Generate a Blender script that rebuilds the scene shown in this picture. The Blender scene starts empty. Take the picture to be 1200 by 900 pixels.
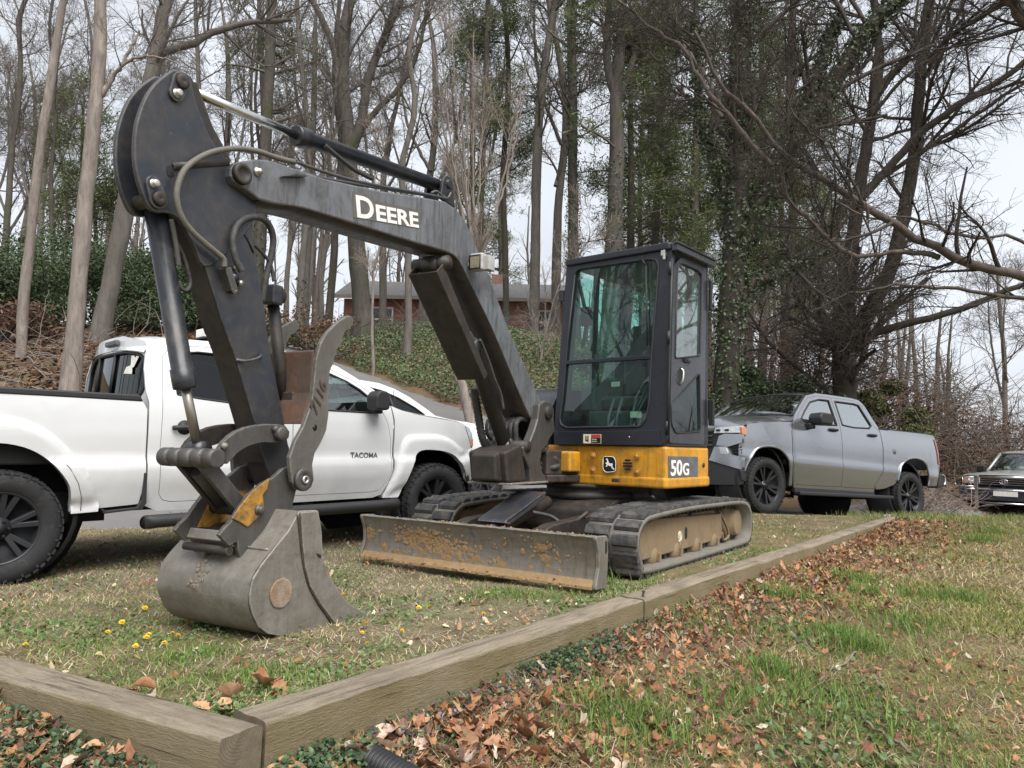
import bpy, bmesh, math, random
import numpy as np
from mathutils import Vector, Matrix
from mathutils.geometry import delaunay_2d_cdt

PI = math.pi
R = math.radians
scene = bpy.context.scene
COL = scene.collection

# ------------------------------------------------------------------ camera
cam = bpy.data.cameras.new('camera')
cam.sensor_fit = 'HORIZONTAL'
cam.sensor_width = 36.0
cam.lens = 26.4
cam.clip_start = 0.05
cam.clip_end = 2000
camo = bpy.data.objects.new('camera', cam)
COL.objects.link(camo)
camo.matrix_world = Matrix(((0.9998, -0.0201, 0.0, 0.0),
                            (-0.0017, -0.0830, -0.9965, 0.0),
                            (0.0200, 0.9963, -0.0830, 0.882),
                            (0, 0, 0, 1)))
scene.camera = camo

# ------------------------------------------------------------------ light
SUN_EL, SUN_AZ = R(55), R(156)          # sun behind cloud, from behind the camera and to the right: one broad bright patch of the deck
world = bpy.data.worlds.new('World')
scene.world = world
world.use_nodes = True
wn = world.node_tree.nodes
wl = world.node_tree.links
wn.clear()
w_out = wn.new('ShaderNodeOutputWorld')
w_bg = wn.new('ShaderNodeBackground')
w_sky = wn.new('ShaderNodeTexSky')
w_sky.sky_type = 'NISHITA'
w_sky.sun_disc = False
w_sky.sun_elevation = SUN_EL
w_sky.sun_rotation = SUN_AZ
w_sky.air_density = 1.0
w_sky.dust_density = 3.0
w_hs = wn.new('ShaderNodeHueSaturation')
w_hs.inputs['Saturation'].default_value = 0.25
w_mix = wn.new('ShaderNodeMix')
w_mix.data_type = 'RGBA'
w_mix.inputs[0].default_value = 0.86     # a closed deck of pale cloud over the clear sky
w_mix.inputs[7].default_value = (2.45, 2.58, 2.80, 1)
w_bg.inputs['Strength'].default_value = 0.10
# faint cloud texture, the same all round
w_tc = wn.new('ShaderNodeTexCoord')
w_nz = wn.new('ShaderNodeTexNoise')
w_nz.inputs['Scale'].default_value = 2.2
w_nz.inputs['Detail'].default_value = 5
w_mr = wn.new('ShaderNodeMapRange')
w_mr.inputs['From Min'].default_value = 0.3
w_mr.inputs['From Max'].default_value = 0.7
w_mr.inputs['To Min'].default_value = 0.84
w_mr.inputs['To Max'].default_value = 1.14
w_mul = wn.new('ShaderNodeVectorMath')
w_mul.operation = 'SCALE'
wl.new(w_tc.outputs['Generated'], w_nz.inputs['Vector'])
wl.new(w_nz.outputs['Fac'], w_mr.inputs['Value'])
wl.new(w_sky.outputs['Color'], w_hs.inputs['Color'])
wl.new(w_hs.outputs['Color'], w_mix.inputs[6])
wl.new(w_mix.outputs[2], w_mul.inputs[0])
wl.new(w_mr.outputs['Result'], w_mul.inputs['Scale'])
wl.new(w_mul.outputs['Vector'], w_bg.inputs['Color'])
wl.new(w_bg.outputs['Background'], w_out.inputs['Surface'])

sun = bpy.data.lights.new('sun', 'SUN')
sun.energy = 1.5
sun.angle = R(50)
sun.color = (1.0, 0.975, 0.94)
suno = bpy.data.objects.new('sun', sun)
COL.objects.link(suno)
sd = Vector((math.sin(SUN_AZ) * math.cos(SUN_EL), math.cos(SUN_AZ) * math.cos(SUN_EL), math.sin(SUN_EL)))
suno.rotation_euler = sd.to_track_quat('Z', 'Y').to_euler()
suno.location = (-20, -20, 30)

scene.view_settings.view_transform = 'Standard'
scene.view_settings.look = 'None'
scene.view_settings.exposure = 1.8
scene.view_settings.gamma = 1.0
scene.render.engine = 'CYCLES'
scene.cycles.max_bounces = 6
scene.cycles.transparent_max_bounces = 10
scene.cycles.use_denoising = True

# ------------------------------------------------------------------ objects
def tag(o, label=None, cat=None, group=None, kind=None):
    if label: o['label'] = label
    if cat: o['category'] = cat
    if group: o['group'] = group
    if kind: o['kind'] = kind
    return o

def empty(name, loc=(0, 0, 0), rz=0.0, mat3=None, parent=None):
    o = bpy.data.objects.new(name, None)
    o.empty_display_size = 0.2
    COL.objects.link(o)
    if mat3 is not None:
        m = Matrix(mat3).to_4x4()
        m.translation = loc
        o.matrix_world = m
    else:
        o.location = loc
        o.rotation_euler = (0, 0, rz)
    if parent is not None:
        o.parent = parent
    return o

def children(o, _c={}):
    return [c for c in o.children]

def copy_tree(o, parent=None):
    c = o.copy()
    COL.objects.link(c)
    if parent is not None:
        c.parent = parent
    for ch in list(o.children):
        copy_tree(ch, c)
    return c

def fr(o=(0, 0, 0), x=(1, 0, 0), z=(0, 0, 1)):
    """4x4 numpy frame: origin o, x axis and (nearly) z axis."""
    x = np.array(x, float); x /= np.linalg.norm(x)
    z = np.array(z, float); z = z - x * (z @ x); z /= np.linalg.norm(z)
    y = np.cross(z, x)
    m = np.eye(4)
    m[:3, 0], m[:3, 1], m[:3, 2], m[:3, 3] = x, y, z, o
    return m

def rotz(a, o=(0, 0, 0)):
    m = np.eye(4)
    c, s = math.cos(a), math.sin(a)
    m[0, 0], m[0, 1], m[1, 0], m[1, 1] = c, -s, s, c
    m[:3, 3] = o
    return m

def mesh_from(name, V, F, mats, smooth=None, mi=None):
    me = bpy.data.meshes.new(name)
    me.from_pydata([tuple(v) for v in V], [], F)
    for m in mats:
        me.materials.append(m)
    if smooth is not None:
        me.polygons.foreach_set('use_smooth', smooth)
    if mi is not None and any(mi):
        me.polygons.foreach_set('material_index', mi)
    me.update()
    return me

def link(name, me, parent=None):
    o = bpy.data.objects.new(name, me)
    COL.objects.link(o)
    if parent is not None:
        o.parent = parent
    return o

class MB:
    """Collects shapes, then links them as ONE mesh object. M maps the shapes' frame into the object's frame."""
    def __init__(s, M=None):
        s.v, s.f, s.sm, s.mi = [], [], [], []
        s.M = np.eye(4) if M is None else M
        s.cur = 0
    def add(s, V, F, smooth=False):
        b = len(s.v)
        V = np.asarray(V, float)
        V = V @ s.M[:3, :3].T + s.M[:3, 3]
        s.v.extend(V.tolist())
        for f in F:
            s.f.append([i + b for i in f])
        if isinstance(smooth, (list, tuple)):
            s.sm.extend(smooth)
        else:
            s.sm.extend([smooth] * len(F))
        s.mi.extend([s.cur] * len(F))
    def box(s, c, d, rx=None):
        c = np.array(c, float); d = np.array(d, float) / 2
        V = np.array([[x, y, z] for x in (-1, 1) for y in (-1, 1) for z in (-1, 1)]) * d
        if rx is not None:
            V = V @ np.asarray(rx).T
        s.add(V + c, [(0, 1, 3, 2), (4, 6, 7, 5), (0, 4, 5, 1), (2, 3, 7, 6), (0, 2, 6, 4), (1, 5, 7, 3)])
    def prism(s, poly, y0, y1, smooth=False, axis='y'):
        """polygon in (x, z) extruded along y (or (x, y) along z, or (y, z) along x)."""
        n = len(poly)
        a = sum(poly[i][0] * poly[(i + 1) % n][1] - poly[(i + 1) % n][0] * poly[i][1] for i in range(n))
        if a < 0:
            poly = poly[::-1]
        def P(p, t):
            return {'y': (p[0], t, p[1]), 'z': (p[0], p[1], t), 'x': (t, p[0], p[1])}[axis]
        V = [P(p, y0) for p in poly] + [P(p, y1) for p in poly]
        F = [tuple(range(n)), tuple(range(2 * n - 1, n - 1, -1))]
        F += [(i, i + n, (i + 1) % n + n, (i + 1) % n) for i in range(n)]
        if axis != 'y':
            F = [f[::-1] for f in F]
        if y1 < y0:
            F = [f[::-1] for f in F]
        s.add(V, F, [False, False] + [smooth] * n)
    def tube(s, path, r, n=8, caps=True, smooth=True, flat=None):
        P = np.asarray(path, float)
        k = len(P)
        r = np.broadcast_to(np.asarray(r, float), (k,))
        T = np.gradient(P, axis=0)
        T /= np.linalg.norm(T, axis=1)[:, None] + 1e-12
        up = np.array([0, 0, 1.0])
        if abs(T[0] @ up) > 0.95:
            up = np.array([1.0, 0, 0])
        u = np.cross(T[0], up); u /= np.linalg.norm(u)
        V = []
        ang = np.arange(n) * 2 * PI / n
        for i in range(k):
            u = u - T[i] * (u @ T[i]); u /= np.linalg.norm(u) + 1e-12
            w = np.cross(T[i], u)
            if flat:
                V.append(P[i] + r[i] * (np.cos(ang)[:, None] * u + flat * np.sin(ang)[:, None] * w))
            else:
                V.append(P[i] + r[i] * (np.cos(ang)[:, None] * u + np.sin(ang)[:, None] * w))
        V = np.concatenate(V)
        F, sm = [], []
        for i in range(k - 1):
            for j in range(n):
                F.append((i * n + j, i * n + (j + 1) % n, (i + 1) * n + (j + 1) % n, (i + 1) * n + j)); sm.append(smooth)
        if caps:
            F.append(tuple(range(n - 1, -1, -1))); sm.append(False)
            F.append(tuple(range((k - 1) * n, k * n))); sm.append(False)
        s.add(V, F, sm)
    def cyl(s, p0, p1, r, n=20, r1=None):
        s.tube([p0, p1], [r, r if r1 is None else r1], n)
    def lathe(s, prof, c=(0, 0, 0), ax=(0, 1, 0), n=28, smooth=True, sharp=(), caps=(True, True)):
        """profile [(radius, along axis)] turned about ax through c."""
        ax = np.array(ax, float); ax /= np.linalg.norm(ax)
        t = np.array([0, 0, 1.0]) if abs(ax[2]) < 0.9 else np.array([1.0, 0, 0])
        u = np.cross(t, ax); u /= np.linalg.norm(u); w = np.cross(ax, u)
        ang = np.arange(n) * 2 * PI / n
        V = []
        for (r, a) in prof:
            V.append(np.array(c) + ax * a + r * (np.cos(ang)[:, None] * u + np.sin(ang)[:, None] * w))
        V = np.concatenate(V)
        F, sm = [], []
        for i in range(len(prof) - 1):
            for j in range(n):
                F.append((i * n + j, (i + 1) * n + j, (i + 1) * n + (j + 1) % n, i * n + (j + 1) % n)); sm.append(smooth and i not in sharp)
        if caps[0] and prof[0][0] > 1e-4:
            F.append(tuple(range(n))); sm.append(False)
        if caps[1] and prof[-1][0] > 1e-4:
            F.append(tuple(range(len(prof) * n - 1, (len(prof) - 1) * n - 1, -1))); sm.append(False)
        s.add(V, F, sm)
    def grid(s, fn, us, vs, smooth=True, flip=False, closed=False):
        nu, nv = len(us), len(vs)
        V = [fn(u, v) for u in us for v in vs]
        F = []
        for i in range(nu - 1):
            for j in range(nv - 1):
                q = (i * nv + j, (i + 1) * nv + j, (i + 1) * nv + j + 1, i * nv + j + 1)
                F.append(q[::-1] if flip else q)
        s.add(V, F, smooth)
    def build(s, name, mats, parent=None, bevel=0.0, seg=2, weld=False, solid=0.0, label=None):
        if not isinstance(mats, (list, tuple)):
            mats = [mats]
        me = mesh_from(name, s.v, s.f, mats, s.sm, s.mi)
        if weld:
            bm = bmesh.new(); bm.from_mesh(me)
            bmesh.ops.remove_doubles(bm, verts=bm.verts, dist=1e-4)
            bm.to_mesh(me); bm.free()
        o = link(name, me, parent)
        if solid:
            m = o.modifiers.new('solid', 'SOLIDIFY'); m.thickness = solid; m.offset = -1
        if bevel:
            m = o.modifiers.new('bevel', 'BEVEL'); m.width = bevel; m.segments = seg
            m.limit_method = 'ANGLE'; m.angle_limit = R(38); m.harden_normals = False
        if label:
            o['label'] = label
        return o

# ------------------------------------------------------------------ 2-D helpers
def dense(poly, step, closed=True):
    out = []
    n = len(poly)
    for i in range(n if closed else n - 1):
        a, b = np.array(poly[i], float), np.array(poly[(i + 1) % n], float)
        k = max(1, int(np.ceil(np.linalg.norm(b - a) / step)))
        for j in range(k):
            out.append(tuple(a + (b - a) * j / k))
    if not closed:
        out.append(tuple(poly[-1]))
    return out

def spline(pts, n=8, closed=False):
    """Catmull-Rom through the points."""
    P = np.asarray(pts, float)
    k = len(P)
    out = []
    for i in range(k if closed else k - 1):
        if closed:
            a, b, c, d = P[(i - 1) % k], P[i], P[(i + 1) % k], P[(i + 2) % k]
        else:
            a, b, c, d = P[max(i - 1, 0)], P[i], P[i + 1], P[min(i + 2, k - 1)]
        for j in range(n):
            t = j / n
            out.append(0.5 * ((2 * b) + (-a + c) * t + (2 * a - 5 * b + 4 * c - d) * t * t + (-a + 3 * b - 3 * c + d) * t ** 3))
    if not closed:
        out.append(P[-1])
    return [tuple(p) for p in out]

def rnd(poly, r, n=4):
    """round the corners of a polygon."""
    out = []
    k = len(poly)
    for i in range(k):
        p = np.array(poly[i], float); a = np.array(poly[i - 1], float); b = np.array(poly[(i + 1) % k], float)
        ra = min(r, np.linalg.norm(a - p) * .45, np.linalg.norm(b - p) * .45)
        s = p + (a - p) / np.linalg.norm(a - p) * ra
        e = p + (b - p) / np.linalg.norm(b - p) * ra
        for j in range(n + 1):
            t = j / n
            out.append(tuple((1 - t) ** 2 * s + 2 * t * (1 - t) * p + t * t * e))
    return out

def arc(cx, cz, r, a0, a1, n=16):
    return [(cx + r * math.cos(R(a0 + (a1 - a0) * i / n)), cz + r * math.sin(R(a0 + (a1 - a0) * i / n))) for i in range(n + 1)]

def inside(pts, poly):
    P = np.asarray(pts, float); Q = np.asarray(poly, float)
    x, y = P[:, 0], P[:, 1]
    r = np.zeros(len(P), bool)
    j = len(Q) - 1
    for i in range(len(Q)):
        c = ((Q[i, 1] > y) != (Q[j, 1] > y)) & (x < (Q[j, 0] - Q[i, 0]) * (y - Q[i, 1]) / (Q[j, 1] - Q[i, 1] + 1e-12) + Q[i, 0])
        r ^= c
        j = i
    return r

def panel(mb, outline, fn, step=0.03, holes=(), thick=0.012, flip=False, inner=(0, 1, 0), curved=True):
    """Sheet over a 2-D outline (a, b); fn(a, b) gives its 3-D point. The border gets a rim going inward along `inner`."""
    loops = [dense(outline, step)] + [dense(h, step) for h in holes]
    verts, edges = [], []
    for L in loops:
        b = len(verts)
        verts += [Vector(p) for p in L]
        edges += [(b + i, b + (i + 1) % len(L)) for i in range(len(L))]
    nb = len(verts)
    if curved:
        A = np.array(loops[0])
        lo, hi = A.min(0), A.max(0)
        gx = np.arange(lo[0], hi[0], step); gz = np.arange(lo[1], hi[1], step * .87)
        X, Z = np.meshgrid(gx, gz)
        X = X + (np.arange(len(gz)) % 2)[:, None] * step * .5
        C = np.stack([X.ravel(), Z.ravel()], 1)
        ok = inside(C, loops[0])
        for L in loops[1:]:
            ok &= ~inside(C, L)
        C = C[ok]
        if len(C):
            B = np.array([tuple(v) for v in verts])
            d = np.full(len(C), 1e9)
            for b0 in range(0, len(B), 400):
                d = np.minimum(d, np.sqrt(((C[:, None, :] - B[None, b0:b0 + 400]) ** 2).sum(2)).min(1))
            verts += [Vector(p) for p in C[d > step * .45]]
    ov, oe, of, *_ = delaunay_2d_cdt(verts, edges, [], 0, 1e-6)
    P = np.array([tuple(v) for v in ov])
    T = [f for f in of if len(f) == 3]
    cen = P[np.array(T)].mean(1)
    ok = inside(cen, loops[0])
    for L in loops[1:]:
        ok &= ~inside(cen, L)
    T = [t for t, k in zip(T, ok) if k]
    def thin(t):
        a, b, c = P[t[0]], P[t[1]], P[t[2]]
        ar = abs((b[0] - a[0]) * (c[1] - a[1]) - (b[1] - a[1]) * (c[0] - a[0]))
        return ar / max(np.linalg.norm(b - a), np.linalg.norm(c - b), np.linalg.norm(a - c), 1e-9) < 4e-4
    T = [t for t in T if not thin(t)]
    F = []
    for t in T:
        a, b, c = P[t[0]], P[t[1]], P[t[2]]
        ccw = (b[0] - a[0]) * (c[1] - a[1]) - (b[1] - a[1]) * (c[0] - a[0]) > 0
        F.append(tuple(t) if ccw != flip else tuple(t[::-1]))
    V3 = np.array([fn(p[0], p[1]) for p in P])
    mb.add(V3, F, True)
    if thick:
        inn = np.array(inner, float) * thick
        for li, L in enumerate(loops):
            Lp = np.array([fn(p[0], p[1]) for p in L])
            n = len(L)
            a = sum(L[i][0] * L[(i + 1) % n][1] - L[(i + 1) % n][0] * L[i][1] for i in range(n))
            F = [(i, i + n, (i + 1) % n + n, (i + 1) % n) for i in range(n)]
            if ((a > 0) != (li > 0)) == flip:
                F = [f[::-1] for f in F]
            mb.add(np.concatenate([Lp, Lp + inn]), F if li == 0 else F, True)

def text_mesh(name, txt, size, M, mat, parent, depth=0.002, bold=0.0, shear=0.0, space=1.0, sx=1.0):
    """flat lettering, baked to a mesh; x to the right and y up on the frame M's x and z axes."""
    cu = bpy.data.curves.new(name, 'FONT')
    cu.body = txt; cu.size = size; cu.extrude = depth; cu.offset = bold; cu.shear = shear; cu.space_character = space
    cu.resolution_u = 4
    ob = bpy.data.objects.new(name, cu)
    COL.objects.link(ob)
    dg = bpy.context.evaluated_depsgraph_get()
    me = bpy.data.meshes.new_from_object(ob.evaluated_get(dg))
    bpy.data.objects.remove(ob)
    co = np.empty(len(me.vertices) * 3); me.vertices.foreach_get('co', co)
    co = co.reshape(-1, 3)
    Q = np.stack([co[:, 0] * sx, -co[:, 2], co[:, 1]], 1)
    Q = Q @ M[:3, :3].T + M[:3, 3]
    me.vertices.foreach_set('co', Q.ravel())
    me.materials.clear(); me.materials.append(mat)
    me.update()
    return link(name, me, parent)

# ------------------------------------------------------------------ materials
def nmat(name):
    m = bpy.data.materials.new(name)
    m.use_nodes = True
    nt = m.node_tree
    nt.nodes.clear()
    out = nt.nodes.new('ShaderNodeOutputMaterial')
    b = nt.nodes.new('ShaderNodeBsdfPrincipled')
    nt.links.new(b.outputs[0], out.inputs[0])
    return m, nt, b

def N(nt, t, **k):
    n = nt.nodes.new(t)
    for a, v in k.items():
        if a in n.inputs:
            n.inputs[a].default_value = v
        else:
            setattr(n, a, v)
    return n

def noise(nt, scale, detail=4, rough=.55, vec=None, dist=0.0):
    n = N(nt, 'ShaderNodeTexNoise')
    n.inputs['Scale'].default_value = scale
    n.inputs['Detail'].default_value = detail
    n.inputs['Roughness'].default_value = rough
    n.inputs['Distortion'].default_value = dist
    if vec is not None:
        nt.links.new(vec, n.inputs['Vector'])
    return n.outputs['Fac']

def ramp(nt, fac, stops, interp='LINEAR'):
    n = N(nt, 'ShaderNodeValToRGB')
    cr = n.color_ramp
    cr.interpolation = interp
    while len(cr.elements) < len(stops):
        cr.elements.new(0.5)
    for e, (p, c) in zip(cr.elements, stops):
        e.position = p
        e.color = (*c, 1) if len(c) == 3 else c
    nt.links.new(fac, n.inputs[0])
    return n.outputs[0]

def mixc(nt, fac, a, b, mode='MIX'):
    n = N(nt, 'ShaderNodeMix', data_type='RGBA', blend_type=mode)
    for i, v in ((0, fac), (6, a), (7, b)):
        if hasattr(v, 'is_output') or hasattr(v, 'links'):
            nt.links.new(v, n.inputs[i])
        elif i == 0:
            n.inputs[0].default_value = v
        else:
            n.inputs[i].default_value = (*v, 1) if len(v) == 3 else v
    return n.outputs[2]

def bump(nt, b, h, strength=.3, dist=.01):
    n = N(nt, 'ShaderNodeBump')
    n.inputs['Strength'].default_value = strength
    n.inputs['Distance'].default_value = dist
    nt.links.new(h, n.inputs['Height'])
    nt.links.new(n.outputs[0], b.inputs['Normal'])

def coords(nt, which='Object', scale=(1, 1, 1), rot=(0, 0, 0)):
    tc = N(nt, 'ShaderNodeTexCoord')
    mp = N(nt, 'ShaderNodeMapping')
    mp.inputs['Scale'].default_value = scale
    mp.inputs['Rotation'].default_value = rot
    nt.links.new(tc.outputs[which], mp.inputs[0])
    return mp.outputs[0]

def plain(name, c, rough=.5, metal=0.0, coat=0.0, spec=.5, var=0.0, scale=8, bmp=0.0, bscale=60):
    m, nt, b = nmat(name)
    b.inputs['Base Color'].default_value = (*c, 1)
    b.inputs['Roughness'].default_value = rough
    b.inputs['Metallic'].default_value = metal
    b.inputs['Coat Weight'].default_value = coat
    b.inputs['Coat Roughness'].default_value = .05
    b.inputs['Specular IOR Level'].default_value = spec
    v = coords(nt)
    if var:
        f = noise(nt, scale, 5, .6, v)
        nt.links.new(ramp(nt, f, [(.3, tuple(x * (1 - var) for x in c)), (.7, tuple(min(1, x * (1 + var)) for x in c))]), b.inputs['Base Color'])
    if bmp:
        bump(nt, b, noise(nt, bscale, 4, .6, v), bmp, .004)
    return m

def worn(name, base, dirt, rust=None, dirt_amt=.5, rust_amt=.5, rough=.5, metal=0.0, scale=4.0, bmp=.15, scratch=None, spec=.5, streak=(1, 1, 1), edge=None, runs=0.0):
    """painted or bare steel with soil, rust and scuffs in irregular patches."""
    m, nt, b = nmat(name)
    v = coords(nt, 'Object', streak)
    f1 = noise(nt, scale, 6, .62, v, .3)
    f2 = noise(nt, scale * 7, 5, .65, v)
    f3 = noise(nt, scale * 2.3, 6, .7, v, .6)
    c = ramp(nt, f1, [(.28, tuple(x * .8 for x in base)), (.72, tuple(min(1, x * 1.2) for x in base))])
    d = ramp(nt, f3, [(1 - dirt_amt - .16, (0, 0, 0)), (1 - dirt_amt + .2, (1, 1, 1))])
    c = mixc(nt, d, c, mixc(nt, f2, tuple(x * .7 for x in dirt), tuple(min(1, x * 1.25) for x in dirt)))
    if rust:
        n5 = noise(nt, scale * 1.4, 7, .7, coords(nt, 'Object', (1, 1, .8), (.4, 1.1, .2)), .8)
        g = ramp(nt, n5, [(1 - rust_amt - .06, (0, 0, 0)), (1 - rust_amt + .1, (1, 1, 1))])
        c = mixc(nt, g, c, mixc(nt, f2, tuple(x * .6 for x in rust), tuple(min(1, x * 1.4) for x in rust)))
    if scratch:
        n6 = noise(nt, scale * 22, 3, .6, coords(nt, 'Object', (1, 1, .35), (.2, .4, .7)))
        g = ramp(nt, n6, [(.70, (0, 0, 0)), (.80, (.7, .7, .7))])
        c = mixc(nt, g, c, scratch)
    if runs:                                   # water and grease runs, drawn down the steel
        n7 = noise(nt, 9, 5, .7, coords(nt, 'Object', (3, 3, .28), (.05, .05, .3)), .2)
        c = mixc(nt, ramp(nt, n7, [(.50, (0,) * 3), (.68, (runs,) * 3)]), c, tuple(x * .42 for x in dirt))
    if edge:                                   # paint rubbed through along the edges
        bv = N(nt, 'ShaderNodeBevel'); bv.samples = 4; bv.inputs[0].default_value = .014
        gg = N(nt, 'ShaderNodeNewGeometry')
        d3 = N(nt, 'ShaderNodeVectorMath', operation='DOT_PRODUCT'); nt.links.new(bv.outputs[0], d3.inputs[0]); nt.links.new(gg.outputs['Normal'], d3.inputs[1])
        em = ramp(nt, d3.outputs['Value'], [(.80, (1,) * 3), (.985, (0,) * 3)])
        mm = N(nt, 'ShaderNodeMath', operation='MULTIPLY'); nt.links.new(em, mm.inputs[0]); nt.links.new(ramp(nt, f2, [(.35, (.1,) * 3), (.6, (1,) * 3)]), mm.inputs[1])
        c = mixc(nt, mm.outputs[0], c, edge)
    nt.links.new(c, b.inputs['Base Color'])
    rr = ramp(nt, f2, [(.2, (rough * .75,) * 3), (.8, (min(1, rough * 1.5),) * 3)])
    nt.links.new(rr, b.inputs['Roughness'])
    b.inputs['Metallic'].default_value = metal
    b.inputs['Specular IOR Level'].default_value = spec
    if bmp:
        bump(nt, b, f2, bmp, .006)
    return m

def glass(name, tint, refl=.06, rough=.0, dirt=None, dirt_amt=.3):
    """window glass: part clear (tinted), part mirror, with a film of dust where given."""
    m = bpy.data.materials.new(name)
    m.use_nodes = True
    nt = m.node_tree
    nt.nodes.clear()
    out = N(nt, 'ShaderNodeOutputMaterial')
    tr = N(nt, 'ShaderNodeBsdfTransparent'); tr.inputs[0].default_value = (*tint, 1)
    gl = N(nt, 'ShaderNodeBsdfGlossy'); gl.inputs['Roughness'].default_value = rough; gl.inputs[0].default_value = (.95, 1, 1, 1)
    ge = N(nt, 'ShaderNodeNewGeometry')
    dp = N(nt, 'ShaderNodeVectorMath', operation='DOT_PRODUCT')
    nt.links.new(ge.outputs['Normal'], dp.inputs[0]); nt.links.new(ge.outputs['Incoming'], dp.inputs[1])
    ab = N(nt, 'ShaderNodeMath', operation='ABSOLUTE'); nt.links.new(dp.outputs['Value'], ab.inputs[0])
    om = N(nt, 'ShaderNodeMath', operation='SUBTRACT'); om.inputs[0].default_value = 1.0; nt.links.new(ab.outputs[0], om.inputs[1])
    pw = N(nt, 'ShaderNodeMath', operation='POWER'); nt.links.new(om.outputs[0], pw.inputs[0]); pw.inputs[1].default_value = 5.0
    ad = N(nt, 'ShaderNodeMath', operation='MULTIPLY_ADD')
    nt.links.new(pw.outputs[0], ad.inputs[0]); ad.inputs[1].default_value = .92 - refl; ad.inputs[2].default_value = .06 + refl
    mx = N(nt, 'ShaderNodeMixShader')
    nt.links.new(ad.outputs[0], mx.inputs[0]); nt.links.new(tr.outputs[0], mx.inputs[1]); nt.links.new(gl.outputs[0], mx.inputs[2])
    last = mx.outputs[0]
    if dirt:
        df = N(nt, 'ShaderNodeBsdfDiffuse'); df.inputs[0].default_value = (*dirt, 1)
        f = noise(nt, 9, 6, .7, coords(nt))
        g = ramp(nt, f, [(.3, (dirt_amt * .35,) * 3), (.75, (dirt_amt,) * 3)])
        m2 = N(nt, 'ShaderNodeMixShader')
        nt.links.new(g, m2.inputs[0]); nt.links.new(last, m2.inputs[1]); nt.links.new(df.outputs[0], m2.inputs[2])
        last = m2.outputs[0]
    nt.links.new(last, out.inputs[0])
    return m

def vcol_mat(name, rough=.7, trans=0.0, spec=.3, var=.25, scale=6):
    """colour per face from the attribute Col (each leaf or blade has its own), a little noise on top."""
    m, nt, b = nmat(name)
    a = N(nt, 'ShaderNodeAttribute', attribute_name='Col')
    f = noise(nt, scale, 3, .6, coords(nt))
    c = mixc(nt, 1.0, a.outputs['Color'], ramp(nt, f, [(.3, (1 - var,) * 3), (.7, (1 + var * .5,) * 3)]), 'MULTIPLY')
    nt.links.new(c, b.inputs['Base Color'])
    b.inputs['Roughness'].default_value = rough
    b.inputs['Specular IOR Level'].default_value = spec
    if trans:
        out = nt.nodes['Material Output'] if 'Material Output' in nt.nodes else [n for n in nt.nodes if n.type == 'OUTPUT_MATERIAL'][0]
        t = N(nt, 'ShaderNodeBsdfTranslucent')
        nt.links.new(c, t.inputs[0])
        mx = N(nt, 'ShaderNodeMixShader'); mx.inputs[0].default_value = trans
        nt.links.new(b.outputs[0], mx.inputs[1]); nt.links.new(t.outputs[0], mx.inputs[2])
        nt.links.new(mx.outputs[0], out.inputs[0])
    return m

def fast_mesh(name, V, tris, mat, cols=None, smooth=False, quads=False):
    """big mesh from numpy arrays: V n x 3, faces m x 3 (or 4); cols one colour per face."""
    k = 4 if quads else 3
    V = np.ascontiguousarray(V, np.float32); T = np.ascontiguousarray(tris, np.int32)
    me = bpy.data.meshes.new(name)
    me.vertices.add(len(V)); me.vertices.foreach_set('co', V.ravel())
    me.loops.add(T.size); me.loops.foreach_set('vertex_index', T.ravel())
    me.polygons.add(len(T))
    me.polygons.foreach_set('loop_start', np.arange(0, T.size, k, dtype=np.int32))
    me.polygons.foreach_set('use_smooth', np.full(len(T), smooth))
    me.update(calc_edges=True)
    if cols is not None:
        at = me.attributes.new('Col', 'FLOAT_COLOR', 'FACE')
        C = np.ones((len(T), 4), np.float32); C[:, :3] = cols
        at.data.foreach_set('color', C.ravel())
    me.materials.append(mat)
    return me


# ================================================================== SETTING
# the two lines of timber meet at the corner KC; D runs along the long one, W along the short one
KC = np.array([-0.72, 2.30])
D = np.array([0.605, 0.796]); DN = np.array([0.796, -0.605])
W = np.array([-0.88, 0.475]); WN = np.array([-0.475, -0.88])
TZ = 0.05                                # top of the timbers
TLEN = 9.75

def tps(P, lam=0.02):
    P = np.array(P, float)
    X, z = P[:, :2], P[:, 2]
    d = np.sqrt(((X[:, None] - X[None]) ** 2).sum(2))
    K = np.where(d > 0, d * d * np.log(d + 1e-9), 0) + lam * np.eye(len(X))
    Q = np.c_[np.ones(len(X)), X]
    A = np.block([[K, Q], [Q.T, np.zeros((3, 3))]])
    w = np.linalg.solve(A, np.r_[z, 0, 0, 0])
    def f(x, y):
        x = np.asarray(x, float); y = np.asarray(y, float)
        s = x.shape
        q = np.stack([x.ravel(), y.ravel()], 1)
        out = np.empty(len(q))
        for i in range(0, len(q), 20000):
            dd = np.sqrt(((q[i:i + 20000, None] - X[None]) ** 2).sum(2))
            out[i:i + 20000] = np.where(dd > 0, dd * dd * np.log(dd + 1e-9), 0) @ w[:len(X)] + w[-3] + q[i:i + 20000] @ w[-2:]
        return out.reshape(s)
    return f

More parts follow.
